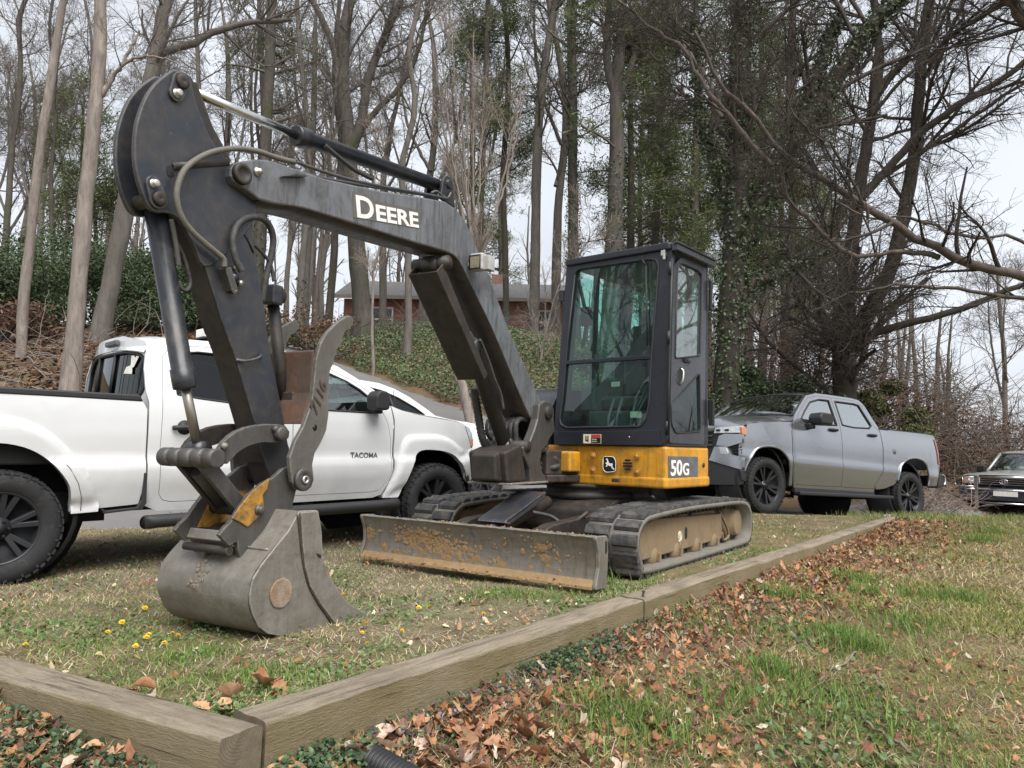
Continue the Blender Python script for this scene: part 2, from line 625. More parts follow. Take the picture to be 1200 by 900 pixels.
far = [(3.8, 11.17, -.04), (6.97, 13.14, -.257), (5.91, 14.83, -.363), (2.74, 12.86, -.10), (11.4, 17.6, -.55), (14, 16, -.65), (9, 15, -.42),
       (6.7, 10, .03), (5.2, 10, .03), (8.5, 12, -.12), (12, 12, -.2), (20, 25, -1.0), (30, 45, -2.0), (25, 15, -1), (60, 60, -3), (60, 0, -2), (8, 19.5, 1.2), (9.5, 23, 1.9), (6, 18.5, .9), (14, 24, .2), (4, 30, 4.5), (8, 34, 4), (16, 40, 1.5),
       (-4, 10.5, -.03), (-8, 10, -.05), (-9, 12.3, .7), (-9, 14, 1.9), (-12, 18, 3.4), (-14, 24, 4.4), (-20, 14, 2.4), (-25, 30, 5), (-5, 13, .75), (-6, 16, 2.4), (-7, 20, 3.6), (0, 11.5, 0), (1.2, 14.5, .55),
       (0, 16.5, 1.5), (-1.2, 18, 2.05), (-3.5, 21, 2.95), (-6.5, 26, 4.2), (1.5, 18, 1.9), (.3, 20, 3.0), (-2, 24, 4.3), (2.5, 24, 3.9), (-3, 30, 5.6), (-3, 42, 7), (-9, 42, 7), (5, 42, 6.8), (-20, 45, 7), (-40, 60, 9), (10, 60, 5), (-60, 20, 6), (-60, 100, 10), (60, 110, 1), (0, 110, 9)]
pad_f = tps(far + [(.72, 6.64, 0), (-.5, 4.6, 0), (1.9, 8.6, 0), (-1.0, 3.3, 0), (0, 3.4, 0), (1.0, 5.0, 0), (2.5, 7, .01), (4.6, 9.6, .03), (-.7, 2.6, 0), (-2, 3.2, -.02), (-3.4, 5.05, -.10), (-.79, 7.54, -.052),
                   (-4.5, 6.21, -.088), (-1.9, 8.7, -.042), (-2.3, 4.9, -.05), (-4, 4.2, -.1), (-8, 6, -.2), (-12, 3, -.3), (1.5, 10.2, .0), (3.5, 10.5, .01), (-60, -10, -1), (60, -20, -2)], .01)
front_f = tps(far + [(-.70, 2.28, -.12), (-.3, 2.8, -.11), (1.1, 4.6, -.075), (2.3, 6.2, -.07), (3.4, 7.7, -.05), (4.6, 9.2, 0), (-1.8, 2.75, -.035), (-1.2, 2.4, -.07), (-3, 3.4, -.05), (0, 0, -.58), (0, 1.6, -.36), (1.3, 2.6, -.30),
                     (2, 4.2, -.17), (3, 4, -.3), (3, 6, -.13), (5, 6, -.2), (5, 8, -.06), (7.5, 8, -.04), (3, 1, -.6), (-3, 1.5, -.25), (-8, 2, -.3), (0, -10, -1.2), (-60, -10, -2), (60, -20, -3), (10, 4, -.5), (-5, 4.2, -.1)], .01)

def wedge(x, y):
    """signed distance outward from the corner of the timbers, and the run along the long one."""
    dx, dy = x - KC[0], y - KC[1]
    s = dx * DN[0] + dy * DN[1]
    q = dx * WN[0] + dy * WN[1] - .158
    t = dx * D[0] + dy * D[1]
    return np.maximum(s, q), t

_rng = np.random.RandomState(3)
_wv = [(_rng.uniform(1.5, 9), _rng.uniform(0, 2 * PI), _rng.uniform(0, 2 * PI)) for _ in range(14)]
def bumps(x, y):
    o = 0
    for k, a, p in _wv:
        o = o + np.sin(k * (x * math.cos(a) + y * math.sin(a)) + p) / k
    return o * .012

def ground_z(x, y):
    x = np.asarray(x, float); y = np.asarray(y, float)
    d, t = wedge(x, y)
    a = pad_f(x, y); b = front_f(x, y)
    wdt = np.where(t < TLEN - .2, .03, np.clip(.03 + (t - TLEN + .2) * 1.2, .03, 1.6))
    k = np.clip((d + .079 + wdt) / (2 * wdt), 0, 1)
    k = k * k * (3 - 2 * k)
    # a crisp crest where the lawn drops to the drive
    return a * (1 - k) + b * k + bumps(x, y) * np.clip(.35 + np.abs(d), .35, 1)

def gz(x, y):
    return float(ground_z(np.array([x]), np.array([y]))[0])

def axis(fine0, fine1, step, lo, hi):
    a = list(np.arange(fine0, fine1, step))
    s, v = step, a[-1]
    while v < hi:
        s = min(s * 1.12, 6); v += s; a.append(v)
    s, v = step, a[0]
    while v > lo:
        s = min(s * 1.12, 6); v -= s; a.insert(0, v)
    return np.array(a)

# ---- ground materials
def ground_material():
    m, nt, b = nmat('lawn_and_leaf_litter')
    v = coords(nt)
    n1 = noise(nt, .9, 5, .6, v, .4); n2 = noise(nt, 3.2, 6, .65, v, .3); n3 = noise(nt, 26, 5, .7, v); n4 = noise(nt, 90, 3, .7, v); n5 = noise(nt, 1.7, 5, .6, coords(nt, 'Object', (1, 1, 1), (0, 0, 1.1)))
    straw = mixc(nt, ramp(nt, n4, [(.3, (0,) * 3), (.7, (1,) * 3)]), (.11, .082, .048), (.40, .31, .185))
    soil = mixc(nt, ramp(nt, n4, [(.3, (0,) * 3), (.7, (1,) * 3)]), (.045, .034, .025), (.20, .15, .10))
    green = mixc(nt, n4, (.07, .085, .026), (.22, .23, .075))
    leaf = mixc(nt, ramp(nt, n4, [(.3, (0,) * 3), (.7, (1,) * 3)]), (.055, .036, .024), (.27, .165, .09))
    c = mixc(nt, ramp(nt, n2, [(.36, (0, 0, 0)), (.6, (1, 1, 1))]), soil, straw)
    c = mixc(nt, ramp(nt, n5, [(.40, (0, 0, 0)), (.62, (.8, .8, .8))]), c, green)
    # zones: leaf litter outside the timbers and under the trees
    at = N(nt, 'ShaderNodeAttribute', attribute_name='zone')
    sp = N(nt, 'ShaderNodeSeparateColor'); nt.links.new(at.outputs['Color'], sp.inputs[0])
    lf = N(nt, 'ShaderNodeMath', operation='MULTIPLY'); nt.links.new(sp.outputs[0], lf.inputs[0])
    nt.links.new(ramp(nt, n1, [(.34, (.25,) * 3), (.58, (1,) * 3)]), lf.inputs[1])
    c = mixc(nt, lf.outputs[0], c, mixc(nt, ramp(nt, n2, [(.35, (0, 0, 0)), (.65, (1, 1, 1))]), soil, leaf))
    gv = N(nt, 'ShaderNodeMath', operation='MULTIPLY'); nt.links.new(sp.outputs[1], gv.inputs[0])
    nt.links.new(ramp(nt, n2, [(.4, (.35,) * 3), (.6, (1,) * 3)]), gv.inputs[1])
    c = mixc(nt, gv.outputs[0], c, mixc(nt, n4, (.11, .10, .085), (.36, .33, .28)))
    nt.links.new(c, b.inputs['Base Color'])
    b.inputs['Roughness'].default_value = .95
    b.inputs['Specular IOR Level'].default_value = .15
    bump(nt, b, n4, 1.0, .02)
    return m

M_ground = ground_material()
gx = axis(-5.2, 6.2, .05, -140, 140)
gy = axis(1.6, 10.6, .05, -40, 220)
GX, GY = np.meshgrid(gx, gy, indexing='ij')
GZ = ground_z(GX, GY)
nx, ny = GX.shape
idx = np.arange(nx * ny).reshape(nx, ny)
quads = np.stack([idx[:-1, :-1], idx[1:, :-1], idx[1:, 1:], idx[:-1, 1:]], -1).reshape(-1, 4)
me = fast_mesh('ground', np.stack([GX, GY, GZ], -1).reshape(-1, 3), quads, M_ground, None, True, True)
gd, gt = wedge(GX, GY)
zone = np.zeros((nx * ny, 4), np.float32); zone[:, 3] = 1
leafz = .8 * np.clip(gd / .15 + .6, 0, 1) * np.where(gd < 1.2, 1, np.clip(1.75 - gd * .65, .10, 1)) * np.clip((11.5 - GY) / 2, .2, 1)
leafz = np.maximum(leafz, np.clip((GY - 12.5) / 1.5, 0, 1))
grav = np.clip(1 - np.hypot((GX + 2.6) / 3.2, (GY - 6.2) / 3.0), 0, 1) * .9 + np.clip(1 - np.hypot((GX + .4), (GY - 4.4)) / 2.0, 0, 1) * .4
zone[:, 0] = leafz.ravel(); zone[:, 1] = np.clip(grav, 0, .8).ravel() * (gd.ravel() < 0)
at = me.attributes.new('zone', 'FLOAT_COLOR', 'POINT'); at.data.foreach_set('color', zone.ravel())
ground = link('ground', me)
tag(ground, 'worn lawn pad and leaf-strewn slope below it', None, None, 'structure')

# ---- asphalt
def asphalt():
    m, nt, b = nmat('old_asphalt')
    v = coords(nt)
    n1 = noise(nt, 1.3, 5, .6, v, .5); n2 = noise(nt, 140, 3, .7, v); n3 = noise(nt, 9, 5, .7, v)
    c = mixc(nt, n2, (.075, .073, .072), (.21, .205, .20))
    c = mixc(nt, ramp(nt, n1, [(.4, (0,) * 3), (.7, (.55,) * 3)]), c, (.17, .155, .14))
    c = mixc(nt, ramp(nt, n3, [(.62, (0,) * 3), (.7, (.8,) * 3)]), c, (.14, .085, .05))
    nt.links.new(c, b.inputs['Base Color'])
    b.inputs['Roughness'].default_value = .85
    bump(nt, b, n2, .5, .006)
    return m
M_asph = asphalt()

def ribbon(name, path, width, lift, mat, edge=.12, n=9):
    P = np.array(spline(path, 14)); Wd = np.interp(np.linspace(0, 1, len(P)), np.linspace(0, 1, len(width)), width)
    T = np.gradient(P, axis=0); T /= np.linalg.norm(T, axis=1)[:, None]
    Nn = np.stack([-T[:, 1], T[:, 0]], 1)
    rg = np.random.RandomState(5)
    V = []
    for i in range(len(P)):
        w = Wd[i] / 2
        for j in range(n):
            f = -1 + 2 * j / (n - 1)
            ww = w * f + (rg.uniform(-edge, edge) if j in (0, n - 1) else 0)
            q = P[i] + Nn[i] * ww
            V.append((q[0], q[1], 0))
    V = np.array(V)
    V[:, 2] = ground_z(V[:, 0], V[:, 1]) + lift
    V = V.reshape(len(P), n, 3)
    V[:, 0, 2] -= .05; V[:, -1, 2] -= .05
    mb = MB()
    mb.add(V.reshape(-1, 3), [(i * n + j, (i + 1) * n + j, (i + 1) * n + j + 1, i * n + j + 1) for i in range(len(P) - 1) for j in range(n - 1)], True)
    return mb.build(name, mat)
tag(ribbon('driveway', [(-16, 10.2), (-9, 10.2), (-4.5, 10.3), (-.5, 11.0), (2.6, 12.4), (5.2, 13.6), (8.2, 15.2), (12.0, 17.6), (17, 20)], [3.4, 3.4, 3.5, 3.4, 2.9, 2.6, 3, 3.2], .03, M_asph, n=15), None, None, None, 'structure')
tag(ribbon('side_road', [(1.6, 11.9), (.2, 13.3), (-1.15, 14.65), (-2.3, 15.75), (-3.3, 16.6), (-5.1, 18.5), (-8.1, 21.4), (-12, 25)], [3.5, 3.35, 3.3, 3.3, 3.3], .045, M_asph, n=15), None, None, None, 'structure')

# pale concrete lip on the far side of the drive under the grey truck
mb = MB()
Pk = [(4.4, 14.0), (5.2, 13.62), (5.9, 13.1), (6.4, 12.6)]
mb.tube([(x, y, gz(x, y) + .03) for x, y in spline(Pk, 6)], .07, 6)
o = mb.build('kerb', plain('kerb_concrete', (.42, .41, .38), .9, var=.2, scale=20, bmp=.4))
tag(o, None, None, None, 'structure')

# ---- timbers
def timber_mat():
    m, nt, b = nmat('weathered_timber')
    at = N(nt, 'ShaderNodeTexCoord')
    mp = N(nt, 'ShaderNodeMapping'); mp.inputs['Scale'].default_value = (1.5, 11, 11)
    nt.links.new(at.outputs['Object'], mp.inputs[0])
    oi = N(nt, 'ShaderNodeObjectInfo')
    va = N(nt, 'ShaderNodeVectorMath', operation='ADD'); nt.links.new(mp.outputs[0], va.inputs[0]); nt.links.new(oi.outputs['Random'], va.inputs[1])
    n1 = noise(nt, 2.0, 7, .65, va.outputs[0], 1.2); n2 = noise(nt, 9, 6, .7, va.outputs[0], .6); n3 = noise(nt, 3, 5, .6, coords(nt))
    n4 = noise(nt, 26, 5, .75, va.outputs[0], .3)
    c0 = noise(nt, 45, 3, .8, va.outputs[0], .2)
    c = ramp(nt, n1, [(.2, (.125, .098, .068)), (.42, (.235, .192, .138)), (.6, (.33, .275, .20)), (.8, (.18, .145, .10))])
    c = mixc(nt, ramp(nt, n2, [(.28, (.9,) * 3), (.46, (0,) * 3)]), c, (.07, .053, .037))
    c = mixc(nt, ramp(nt, c0, [(.42, (0,) * 3), (.62, (.55,) * 3)]), c, (.33, .285, .225))
    c = mixc(nt, ramp(nt, n3, [(.5, (0,) * 3), (.75, (.5,) * 3)]), c, (.10, .085, .06))
    gm = N(nt, 'ShaderNodeNewGeometry'); sx = N(nt, 'ShaderNodeSeparateXYZ'); nt.links.new(gm.outputs['True Normal'], sx.inputs[0])
    side = ramp(nt, sx.outputs[2], [(.25, (1,) * 3), (.7, (0,) * 3)])
    side_tint = N(nt, 'ShaderNodeMath', operation='MULTIPLY'); nt.links.new(side, side_tint.inputs[0]); nt.links.new(ramp(nt, n3, [(.3, (.35,) * 3), (.65, (.85,) * 3)]), side_tint.inputs[1])
    c = mixc(nt, side_tint.outputs[0], c, mixc(nt, n4, (.12, .095, .042), (.275, .218, .105)))  # upright faces get a yellow-olive tint
    nt.links.new(c, b.inputs['Base Color'])
    b.inputs['Roughness'].default_value = .88
    b.inputs['Specular IOR Level'].default_value = .2
    ad = N(nt, 'ShaderNodeMath', operation='ADD'); nt.links.new(n2, ad.inputs[0]); nt.links.new(n4, ad.inputs[1])
    bump(nt, b, ad.outputs[0], .8, .012)
    return m
M_timber = timber_mat()
def end_grain():
    m, nt, b = nmat('timber_end_grain')
    w = N(nt, 'ShaderNodeTexWave', wave_type='RINGS', rings_direction='X')
    w.inputs['Scale'].default_value = 34; w.inputs['Distortion'].default_value = 2.5; w.inputs['Detail'].default_value = 3
    v = coords(nt, 'Object'); nt.links.new(v, w.inputs['Vector'])
    n2 = noise(nt, 30, 5, .7, v)
    c = ramp(nt, w.outputs['Fac'], [(.1, (.125, .10, .066)), (.9, (.165, .135, .088))])
    c = mixc(nt, ramp(nt, n2, [(.4, (0,) * 3), (.7, (.6,) * 3)]), c, (.07, .055, .035))
    nt.links.new(c, b.inputs['Base Color']); b.inputs['Roughness'].default_value = .9
    bump(nt, b, n2, .5, .006)
    return m
M_end = end_grain()
M_check = plain('timber_check', (.035, .027, .02), .95)

tw = .158
edging = empty('timber_edging', (KC[0], KC[1], 0))
tag(edging, 'weathered square timbers edging the raised lawn pad', 'timber edging')
def beam(name, x0, x1, h, seed):
    """one timber lying along x, worn edges, a little crooked."""
    rg = np.random.RandomState(seed)
    xs = np.linspace(x0, x1, max(6, int((x1 - x0) / .09)))
    sec = [(-tw / 2, -h), (-tw / 2, -.012), (-tw / 2 + .004, -.004), (-tw / 2 + .013, 0), (-tw / 6, .001), (tw / 6, -.001), (tw / 2 - .013, 0), (tw / 2 - .004, -.004), (tw / 2, -.012), (tw / 2, -h)]
    V = []
    ph = rg.uniform(0, 6, 6)
    for i, x in enumerate(xs):
        for j, (y, z) in enumerate(sec):
            e = .0022 * math.sin(3.1 * x + ph[j % 6]) + rg.uniform(-.0016, .0016) * (1.6 if j in (1, 2, 3, 6, 7, 8) else .6)
            V.append((x, y + e, z + (e if 0 < j < 9 else 0)))
    n = len(sec)
    mb = MB()
    F = [(i * n + j, i * n + j + 1, (i + 1) * n + j + 1, (i + 1) * n + j) for i in range(len(xs) - 1) for j in range(n - 1)]
    mb.add(V, F, [j in (1, 2, 3, 4, 5, 6, 7) for i in range(len(xs) - 1) for j in range(n - 1)])
    mb.cur = 2
    mb.add([V[j] for j in range(n)], [tuple(range(n - 1, -1, -1))])
    mb.add([V[(len(xs) - 1) * n + j] for j in range(n)], [tuple(range(n))])
    # drying checks, let in as narrow dark wedges
    mb.cur = 1
    for k in range(int((x1 - x0) * 9)):
        cx, cy, L = rg.uniform(x0 + .2, x1 - .2), rg.uniform(-.066, .066), rg.uniform(.10, .55)
        w = rg.uniform(.0006, .0021)
        dy = rg.uniform(-.012, .012)
        mb.add([(cx - L / 2, cy - dy, .0032), (cx, cy - w, .0032), (cx + L / 2, cy + dy, .0032), (cx, cy + w, .0032)], [(0, 1, 2, 3)])
    for k in range(int((x1 - x0) * 2)):
        cx, cz, L = rg.uniform(x0 + .2, x1 - .2), rg.uniform(-.10, -.02), rg.uniform(.08, .35)
        w = rg.uniform(.001, .0026)
        for sgn in (-1, 1):
            mb.add([(cx - L / 2, sgn * (tw / 2 + .0045), cz), (cx, sgn * (tw / 2 + .0045), cz - w), (cx + L / 2, sgn * (tw / 2 + .0045), cz), (cx, sgn * (tw / 2 + .0045), cz + w)], [(0, 1, 2, 3)[::sgn]])
    o = mb.build(name, [M_timber, M_check, M_end], edging)
    return o
ang = math.atan2(D[1], D[0])
joints = [0.012, 2.44, 4.90, 7.33, TLEN]
for i in range(4):
    o = beam('timber', 0.003, joints[i + 1] - joints[i] - .006, .30, 11 + i)
    off = -DN * (tw / 2) + D * joints[i]
    o.location = (off[0], off[1], TZ + [0, .004, -.002, .003][i])
    o.rotation_euler = (0, [0, .0015, -.001, .001][i], ang)
angw = math.atan2(W[1], W[0])
o = beam('timber', -.002, 2.6, .34, 31)
off = WN * (tw / 2 + .001)
o.location = (off[0], off[1], TZ + .001)
o.rotation_euler = (0, 0, angw)
mb = MB()
p = KC * 0 + D * 2.50 - DN * .04
mb.cyl((p[0], p[1], TZ - .01), (p[0] + .004, p[1], TZ + .035), .007, 8); mb.cyl((p[0] + .004, p[1], TZ + .033), (p[0] + .004, p[1], TZ + .037), .012, 8)
mb.build('spike', plain('rusty_spike', (.07, .05, .04), .8), edging)


# ================================================================== EXCAVATOR
M_yel = worn('yellow_paint', (.58, .27, .014), (.20, .12, .05), (.12, .055, .028), .38, .32, .40, bmp=.06, scale=3.2, edge=(.20, .12, .06), runs=.35)
M_blk = worn('black_paint', (.013, .015, .020), (.085, .074, .060), (.12, .062, .032), .34, .27, .30, bmp=.06, scale=3.0, scratch=(.12, .12, .12), edge=(.10, .085, .07), runs=.3)
M_boom = worn('faded_boom_paint', (.150, .156, .168), (.062, .056, .050), (.070, .042, .029), .42, .28, .28, bmp=.14, scale=3.4, scratch=(.36, .36, .36), streak=(1, 1, .6), edge=(.09, .06, .045), runs=.75)
M_stick = worn('worn_stick_paint', (.022, .026, .035), (.066, .056, .047), (.075, .042, .027), .42, .36, .34, bmp=.14, scale=3.2, scratch=(.20, .20, .20), edge=(.20, .185, .165), runs=.6)
M_under = worn('rusty_underside', (.016, .015, .014), (.048, .036, .028), (.068, .038, .024), .50, .38, .55, bmp=.3, scale=3.5, edge=(.14, .09, .06), runs=.5)
M_steel = worn('bare_bucket_steel', (.215, .20, .176), (.15, .13, .105), (.13, .085, .055), .48, .22, .48, .25, bmp=.5, scale=4.5, scratch=(.40, .38, .35), edge=(.42, .40, .36), runs=.22)
M_link = worn('link_steel', (.080, .078, .075), (.085, .070, .054), (.13, .075, .042), .42, .30, .42, .3, bmp=.3, scale=6, scratch=(.30, .29, .27), edge=(.26, .24, .21), runs=.4)
M_blade = worn('blade_steel', (.185, .178, .162), (.165, .130, .090), (.22, .155, .095), .50, .27, .48, .2, bmp=.5, scale=3.2, scratch=(.36, .34, .31), edge=(.36, .33, .29), runs=.5)
M_ywn = worn('scuffed_yellow_paint', (.52, .25, .018), (.05, .042, .035), (.12, .06, .03), .50, .40, .45, bmp=.1, scale=7, edge=(.10, .07, .05))
M_soil = worn('caked_soil', (.27, .18, .095), (.22, .155, .095), None, .4, 0, .95, bmp=.6, scale=22, spec=.1)
M_chrome = plain('chrome_rod', (.62, .62, .61), .20, 1.0, var=.12, scale=14)
M_rodw = plain('worn_chrome', (.34, .315, .27), .36, .9, var=.15, scale=5)
M_rub = worn('track_rubber', (.042, .042, .043), (.15, .135, .115), None, .40, 0, .75, bmp=.25, scale=5, spec=.3)
M_rubd = worn('dusty_rubber', (.13, .123, .112), (.19, .17, .135), None, .5, 0, .9, bmp=.3, scale=9, spec=.2)
M_frame = worn('track_frame_soil', (.21, .145, .075), (.25, .185, .115), (.15, .085, .045), .5, .35, .85, bmp=.4, scale=4)
M_hose = worn('hose_rubber', (.028, .028, .028), (.09, .08, .065), None, .4, 0, .6, bmp=.2, scale=12)
M_hoseg = worn('hose_sleeve', (.10, .10, .092), (.15, .13, .10), None, .5, 0, .6, bmp=.35, scale=16)
M_cabg = glass('cab_glass', (.52, .76, .70), .01, 0.0, (.24, .30, .27), .05)
M_doorg = glass('door_glass', (.58, .78, .72), .22, 0.0, (.40, .45, .42), .16)
M_cabp = worn('cab_paint', (.014, .016, .022), (.055, .05, .045), None, .28, 0, .36, bmp=.04, scale=3.4, scratch=(.08, .08, .085))
M_door = worn('cab_door_paint', (.055, .058, .066), (.10, .095, .09), None, .3, 0, .22, .35, bmp=.02, scale=4)
M_dark = plain('dark_plastic', (.018, .018, .02), .55)
M_in = plain('cab_interior', (.05, .055, .055), .8, var=.3, scale=6)
M_gry = plain('grey_panel', (.105, .112, .12), .5, var=.25, scale=14)
M_white = plain('white_decal', (.78, .75, .70), .55, var=.12, scale=40)
M_cream = plain('cream_decal', (.66, .60, .46), .6, var=.2, scale=30)
M_red = plain('red_decal', (.42, .045, .03), .5)
M_deerb = plain('badge_black', (.012, .012, .013), .4)
M_bolt = plain('zinc_bolt', (.55, .54, .50), .35, .8, var=.2)
M_lens = plain('lamp_lens', (.30, .27, .18), .12, .2, coat=.8, var=.3, scale=30)
M_lamp = plain('lamp_housing', (.38, .37, .35), .5, var=.2, scale=20)

EX = empty('excavator', (0.722, 6.64, 0), R(-124.46))
tag(EX, 'muddy black and yellow mini excavator with raised boom and bucket on the ground', 'excavator')
U = rotz(R(-4.78))                                            # the house is slewed a little on its tracks
_w2r = np.linalg.inv(rotz(R(-124.46), (0.722, 6.64, 0)))
_bu = np.array([-.48989, -.87180, 0]); _bu /= np.linalg.norm(_bu)
BF = _w2r @ fr((.089, 6.06, 0), _bu)                          # boom plane: x out along the boom, y to its left, z up
I4 = np.eye(4)

# ------------------------------------------------ undercarriage
def loop_frames(loop, n):
    P = np.array(spline(loop, 12, True))
    L = np.r_[0, np.cumsum(np.linalg.norm(np.diff(np.vstack([P, P[:1]]), axis=0), axis=1))]
    Q = np.vstack([P, P[:1]])
    s = np.linspace(0, L[-1], n, endpoint=False)
    X = np.stack([np.interp(s, L, Q[:, 0]), np.interp(s, L, Q[:, 1])], 1)
    T = np.roll(X, -1, 0) - np.roll(X, 1, 0); T /= np.linalg.norm(T, axis=1)[:, None]
    Nn = np.stack([T[:, 1], -T[:, 0]], 1)
    if np.mean((X - X.mean(0)) @ np.eye(2) * Nn) < 0:
        Nn = -Nn
    return X, T, Nn, L[-1]

TRK = [(1.10, .012), (1.175, .075), (1.222, .17), (1.238, .27), (1.20, .36), (1.1, .43), (.93, .456), (.3, .474), (-.4, .470), (-.95, .460), (-1.17, .432), (-1.285, .368), (-1.342, .27), (-1.338, .13), (-1.26, .035), (-1.12, .005), (-.5, 0), (.5, 0)]
def make_track(side):
    X, T, Nn, Ltot = loop_frames(TRK, 180)
    y0, y1 = side * .6, side * 1.0
    mb = MB()
    ys = [y0, y1]
    th, lug = .034, .026
    V = []
    for p, nn in zip(X, Nn):
        o = p - nn * lug; i = p - nn * (lug + th)
        for y in ys:
            V.append((o[0], y, o[1])); V.append((i[0], y, i[1]))
    k = len(X); F = []
    for a in range(k):
        b = (a + 1) % k
        A, B = a * 4, b * 4
        F += [(A, B, B + 2, A + 2), (A + 1, A + 3, B + 3, B + 1), (A, A + 1, B + 1, B), (A + 2, B + 2, B + 3, A + 3)]
    mb.add(V, F, True)
    belt = mb.build('track', M_rubd, EX)
    # tread blocks: staggered halves
    t = MB()
    npit = 44
    X2, T2, N2, _ = loop_frames(TRK, npit * 8)
    def block(c, w, ya, yb, skew):
        ids = [(c + d) % len(X2) for d in range(-w, w + 1)]
        rows = []
        for j, q in enumerate(ids):
            p, nn = X2[q], N2[q]
            hgt = lug if 0 < j < len(ids) - 1 else lug * .25
            top = p - nn * (lug - hgt); bot = p - nn * (lug + .004)
            rows.append((top, bot))
        Vv = []
        for j, (tp, bt) in enumerate(rows):
            for s_, y in ((0, ya), (1, yb)):
                yy = y
                Vv.append((tp[0], yy, tp[1])); Vv.append((bt[0], yy, bt[1]))
        Ff = []
        n = len(rows)
        for j in range(n - 1):
            a, b = j * 4, (j + 1) * 4
            Ff += [(a, b, b + 2, a + 2), (a, a + 1, b + 1, b), (a + 2, b + 2, b + 3, a + 3)]
        Ff += [(0, 2, 3, 1), ((n - 1) * 4, (n - 1) * 4 + 1, (n - 1) * 4 + 3, (n - 1) * 4 + 2)]
        t.add(Vv, Ff, False)
    for i in range(npit):
        block(i * 8, 3, y0 + side * .004, y0 + side * .185, 0)
        block(i * 8 + 4, 3, y0 + side * .215, y1 - side * .004, 0)
    tr = t.build('tread', M_rub, belt)
    # inner drive lugs
    g = MB()
    X3, T3, N3, _ = loop_frames(TRK, 62)
    for p, tt, nn in zip(X3, T3, N3):
        c = p - nn * .082
        rx = np.array([[tt[0], 0, nn[0]], [0, 1, 0], [tt[1], 0, nn[1]]])
        for yy in (.74, .86):
            g.box((c[0], side * yy, c[1]), (.035, .035, .05), rx)
    g.build('drive_lug', M_rub, belt)['kind'] = 'stuff'
    f = MB()
    f.prism(rnd([(1.02, .10), (1.03, .22), (.93, .345), (.70, .375), (.22, .36), (-.74, .325), (-.745, .105)], .03), side * .70, side * .905)
    f.prism([(.86, .345), (.60, .415), (.12, .405), (-.10, .345)], side * .66, side * .86)
    f.prism([(-.12, .34), (-.28, .400), (-.60, .395), (-.74, .325)], side * .66, side * .86)
    fr_ = f.build('track_frame', M_frame, belt, .012)
    d = MB()
    d.prism([(.14, .19), (.14, .26), (.115, .275), (.09, .26), (.09, .19), (.115, .175)], side * .9, side * .9075)
    d.build('frame_slot', M_deerb, fr_)
    d = MB(BF @ I4 if False else None)
    for a in range(10):
        pass
    pm = MB()
    cx, cz = .245, .215
    ring = [(cx + .034 * math.cos(a * PI / 8), cz + .034 * math.sin(a * PI / 8)) for a in range(17)]
    pm.tube([(x, side * .907, z) for x, z in ring], .006, 5)
    pm.tube([(cx, side * .907, cz + .03), (cx, side * .907, cz - .075)], .006, 5)
    pm.tube([(cx - .03, side * .907, cz - .035), (cx + .03, side * .907, cz - .04)], .006, 5)
    pm.build('paint_mark', M_cream, fr_)
    r = MB()
    for x in (.72, .30, -.12, -.54):
        r.lathe([(0, -.11), (.06, -.11), (.075, -.07), (.075, .07), (.06, .11), (0, .11)], (x, side * .8, .105), (0, 1, 0), 18)
        r.box((x - .06, side * .915, .10), (.035, .02, .05))
    r.build('roller', M_frame, belt)
    s = MB()
    s.lathe([(0, -.07), (.20, -.07), (.205, 0), (.20, .07), (.12, .07), (.115, .13), (.10, .135), (0, .135)], (-1.10, side * .8, .225), (0, side, 0), 28)
    for a in range(14):
        an = a * 2 * PI / 14
        s.box((-1.10 + .215 * math.cos(an), side * .8, .225 + .215 * math.sin(an)), (.035, .05, .035))
    s.build('sprocket', M_frame, belt)
    s = MB()
    s.lathe([(0, -.08), (.17, -.08), (.19, -.04), (.19, .04), (.17, .08), (.07, .085), (.06, .1), (0, .1)], (1.0, side * .8, .235), (0, side, 0), 28)
    s.build('idler', M_frame, belt)
    h = MB()
    h.tube(spline([(-.74, side * .88, .35), (-.86, side * .9, .22), (-.93, side * .9, .12), (-.80, side * .9, .09), (-.75, side * .9, .16)], 6), .012, 6)
    h.build('guard_bar', M_frame, belt)
    return belt
make_track(1); make_track(-1)

xf = MB()
xf.prism(rnd([(.55, .22), (.55, .40), (.35, .47), (-.35, .47), (-.6, .40), (-.6, .22)], .04), -.42, .42)
for s in (-1, 1):
    xf.box((.35, s * .55, .32), (.22, .32, .16)); xf.box((-.45, s * .55, .32), (.22, .32, .16))
xf.build('car_body', M_under, EX, .012)
tt = MB()
tt.lathe([(0, .46), (.42, .46), (.43, .50), (.40, .52), (.40, .55), (.44, .56), (.44, .585), (0, .585)], (0, 0, 0), (0, 0, 1), 40)
tt.build('slew_ring', M_under, EX)

# blade
bl = MB()
front = spline([(1.800, .035), (1.768, .085), (1.752, .16), (1.757, .24), (1.782, .315), (1.800, .345)], 5)
back = [(1.772, .352), (1.752, .33), (1.727, .24), (1.722, .16), (1.735, .085), (1.765, .03)]
pf = front + back
nf = len(front)
ysb = np.linspace(-.985, .985, 60)
rg = np.random.RandomState(8)
V = []
for y in ysb:
    for j, (x, z) in enumerate(pf):
        e = rg.uniform(-.0025, .0025) if j < nf else 0
        V.append((x + e, y, z + (rg.uniform(-.002, .002) if j in (nf - 1, nf) else 0)))
n = len(pf)
bl.add(V, [(i * n + j, (i + 1) * n + j, (i + 1) * n + (j + 1) % n, i * n + (j + 1) % n) for i in range(len(ysb) - 1) for j in range(n)], [True if j < nf - 1 else (j > nf) for i in range(len(ysb) - 1) for j in range(n)])
bl.add(V[:n], [tuple(range(n))]); bl.add(V[-n:], [tuple(range(n - 1, -1, -1))])
blade = bl.build('dozer_blade', M_blade, EX)
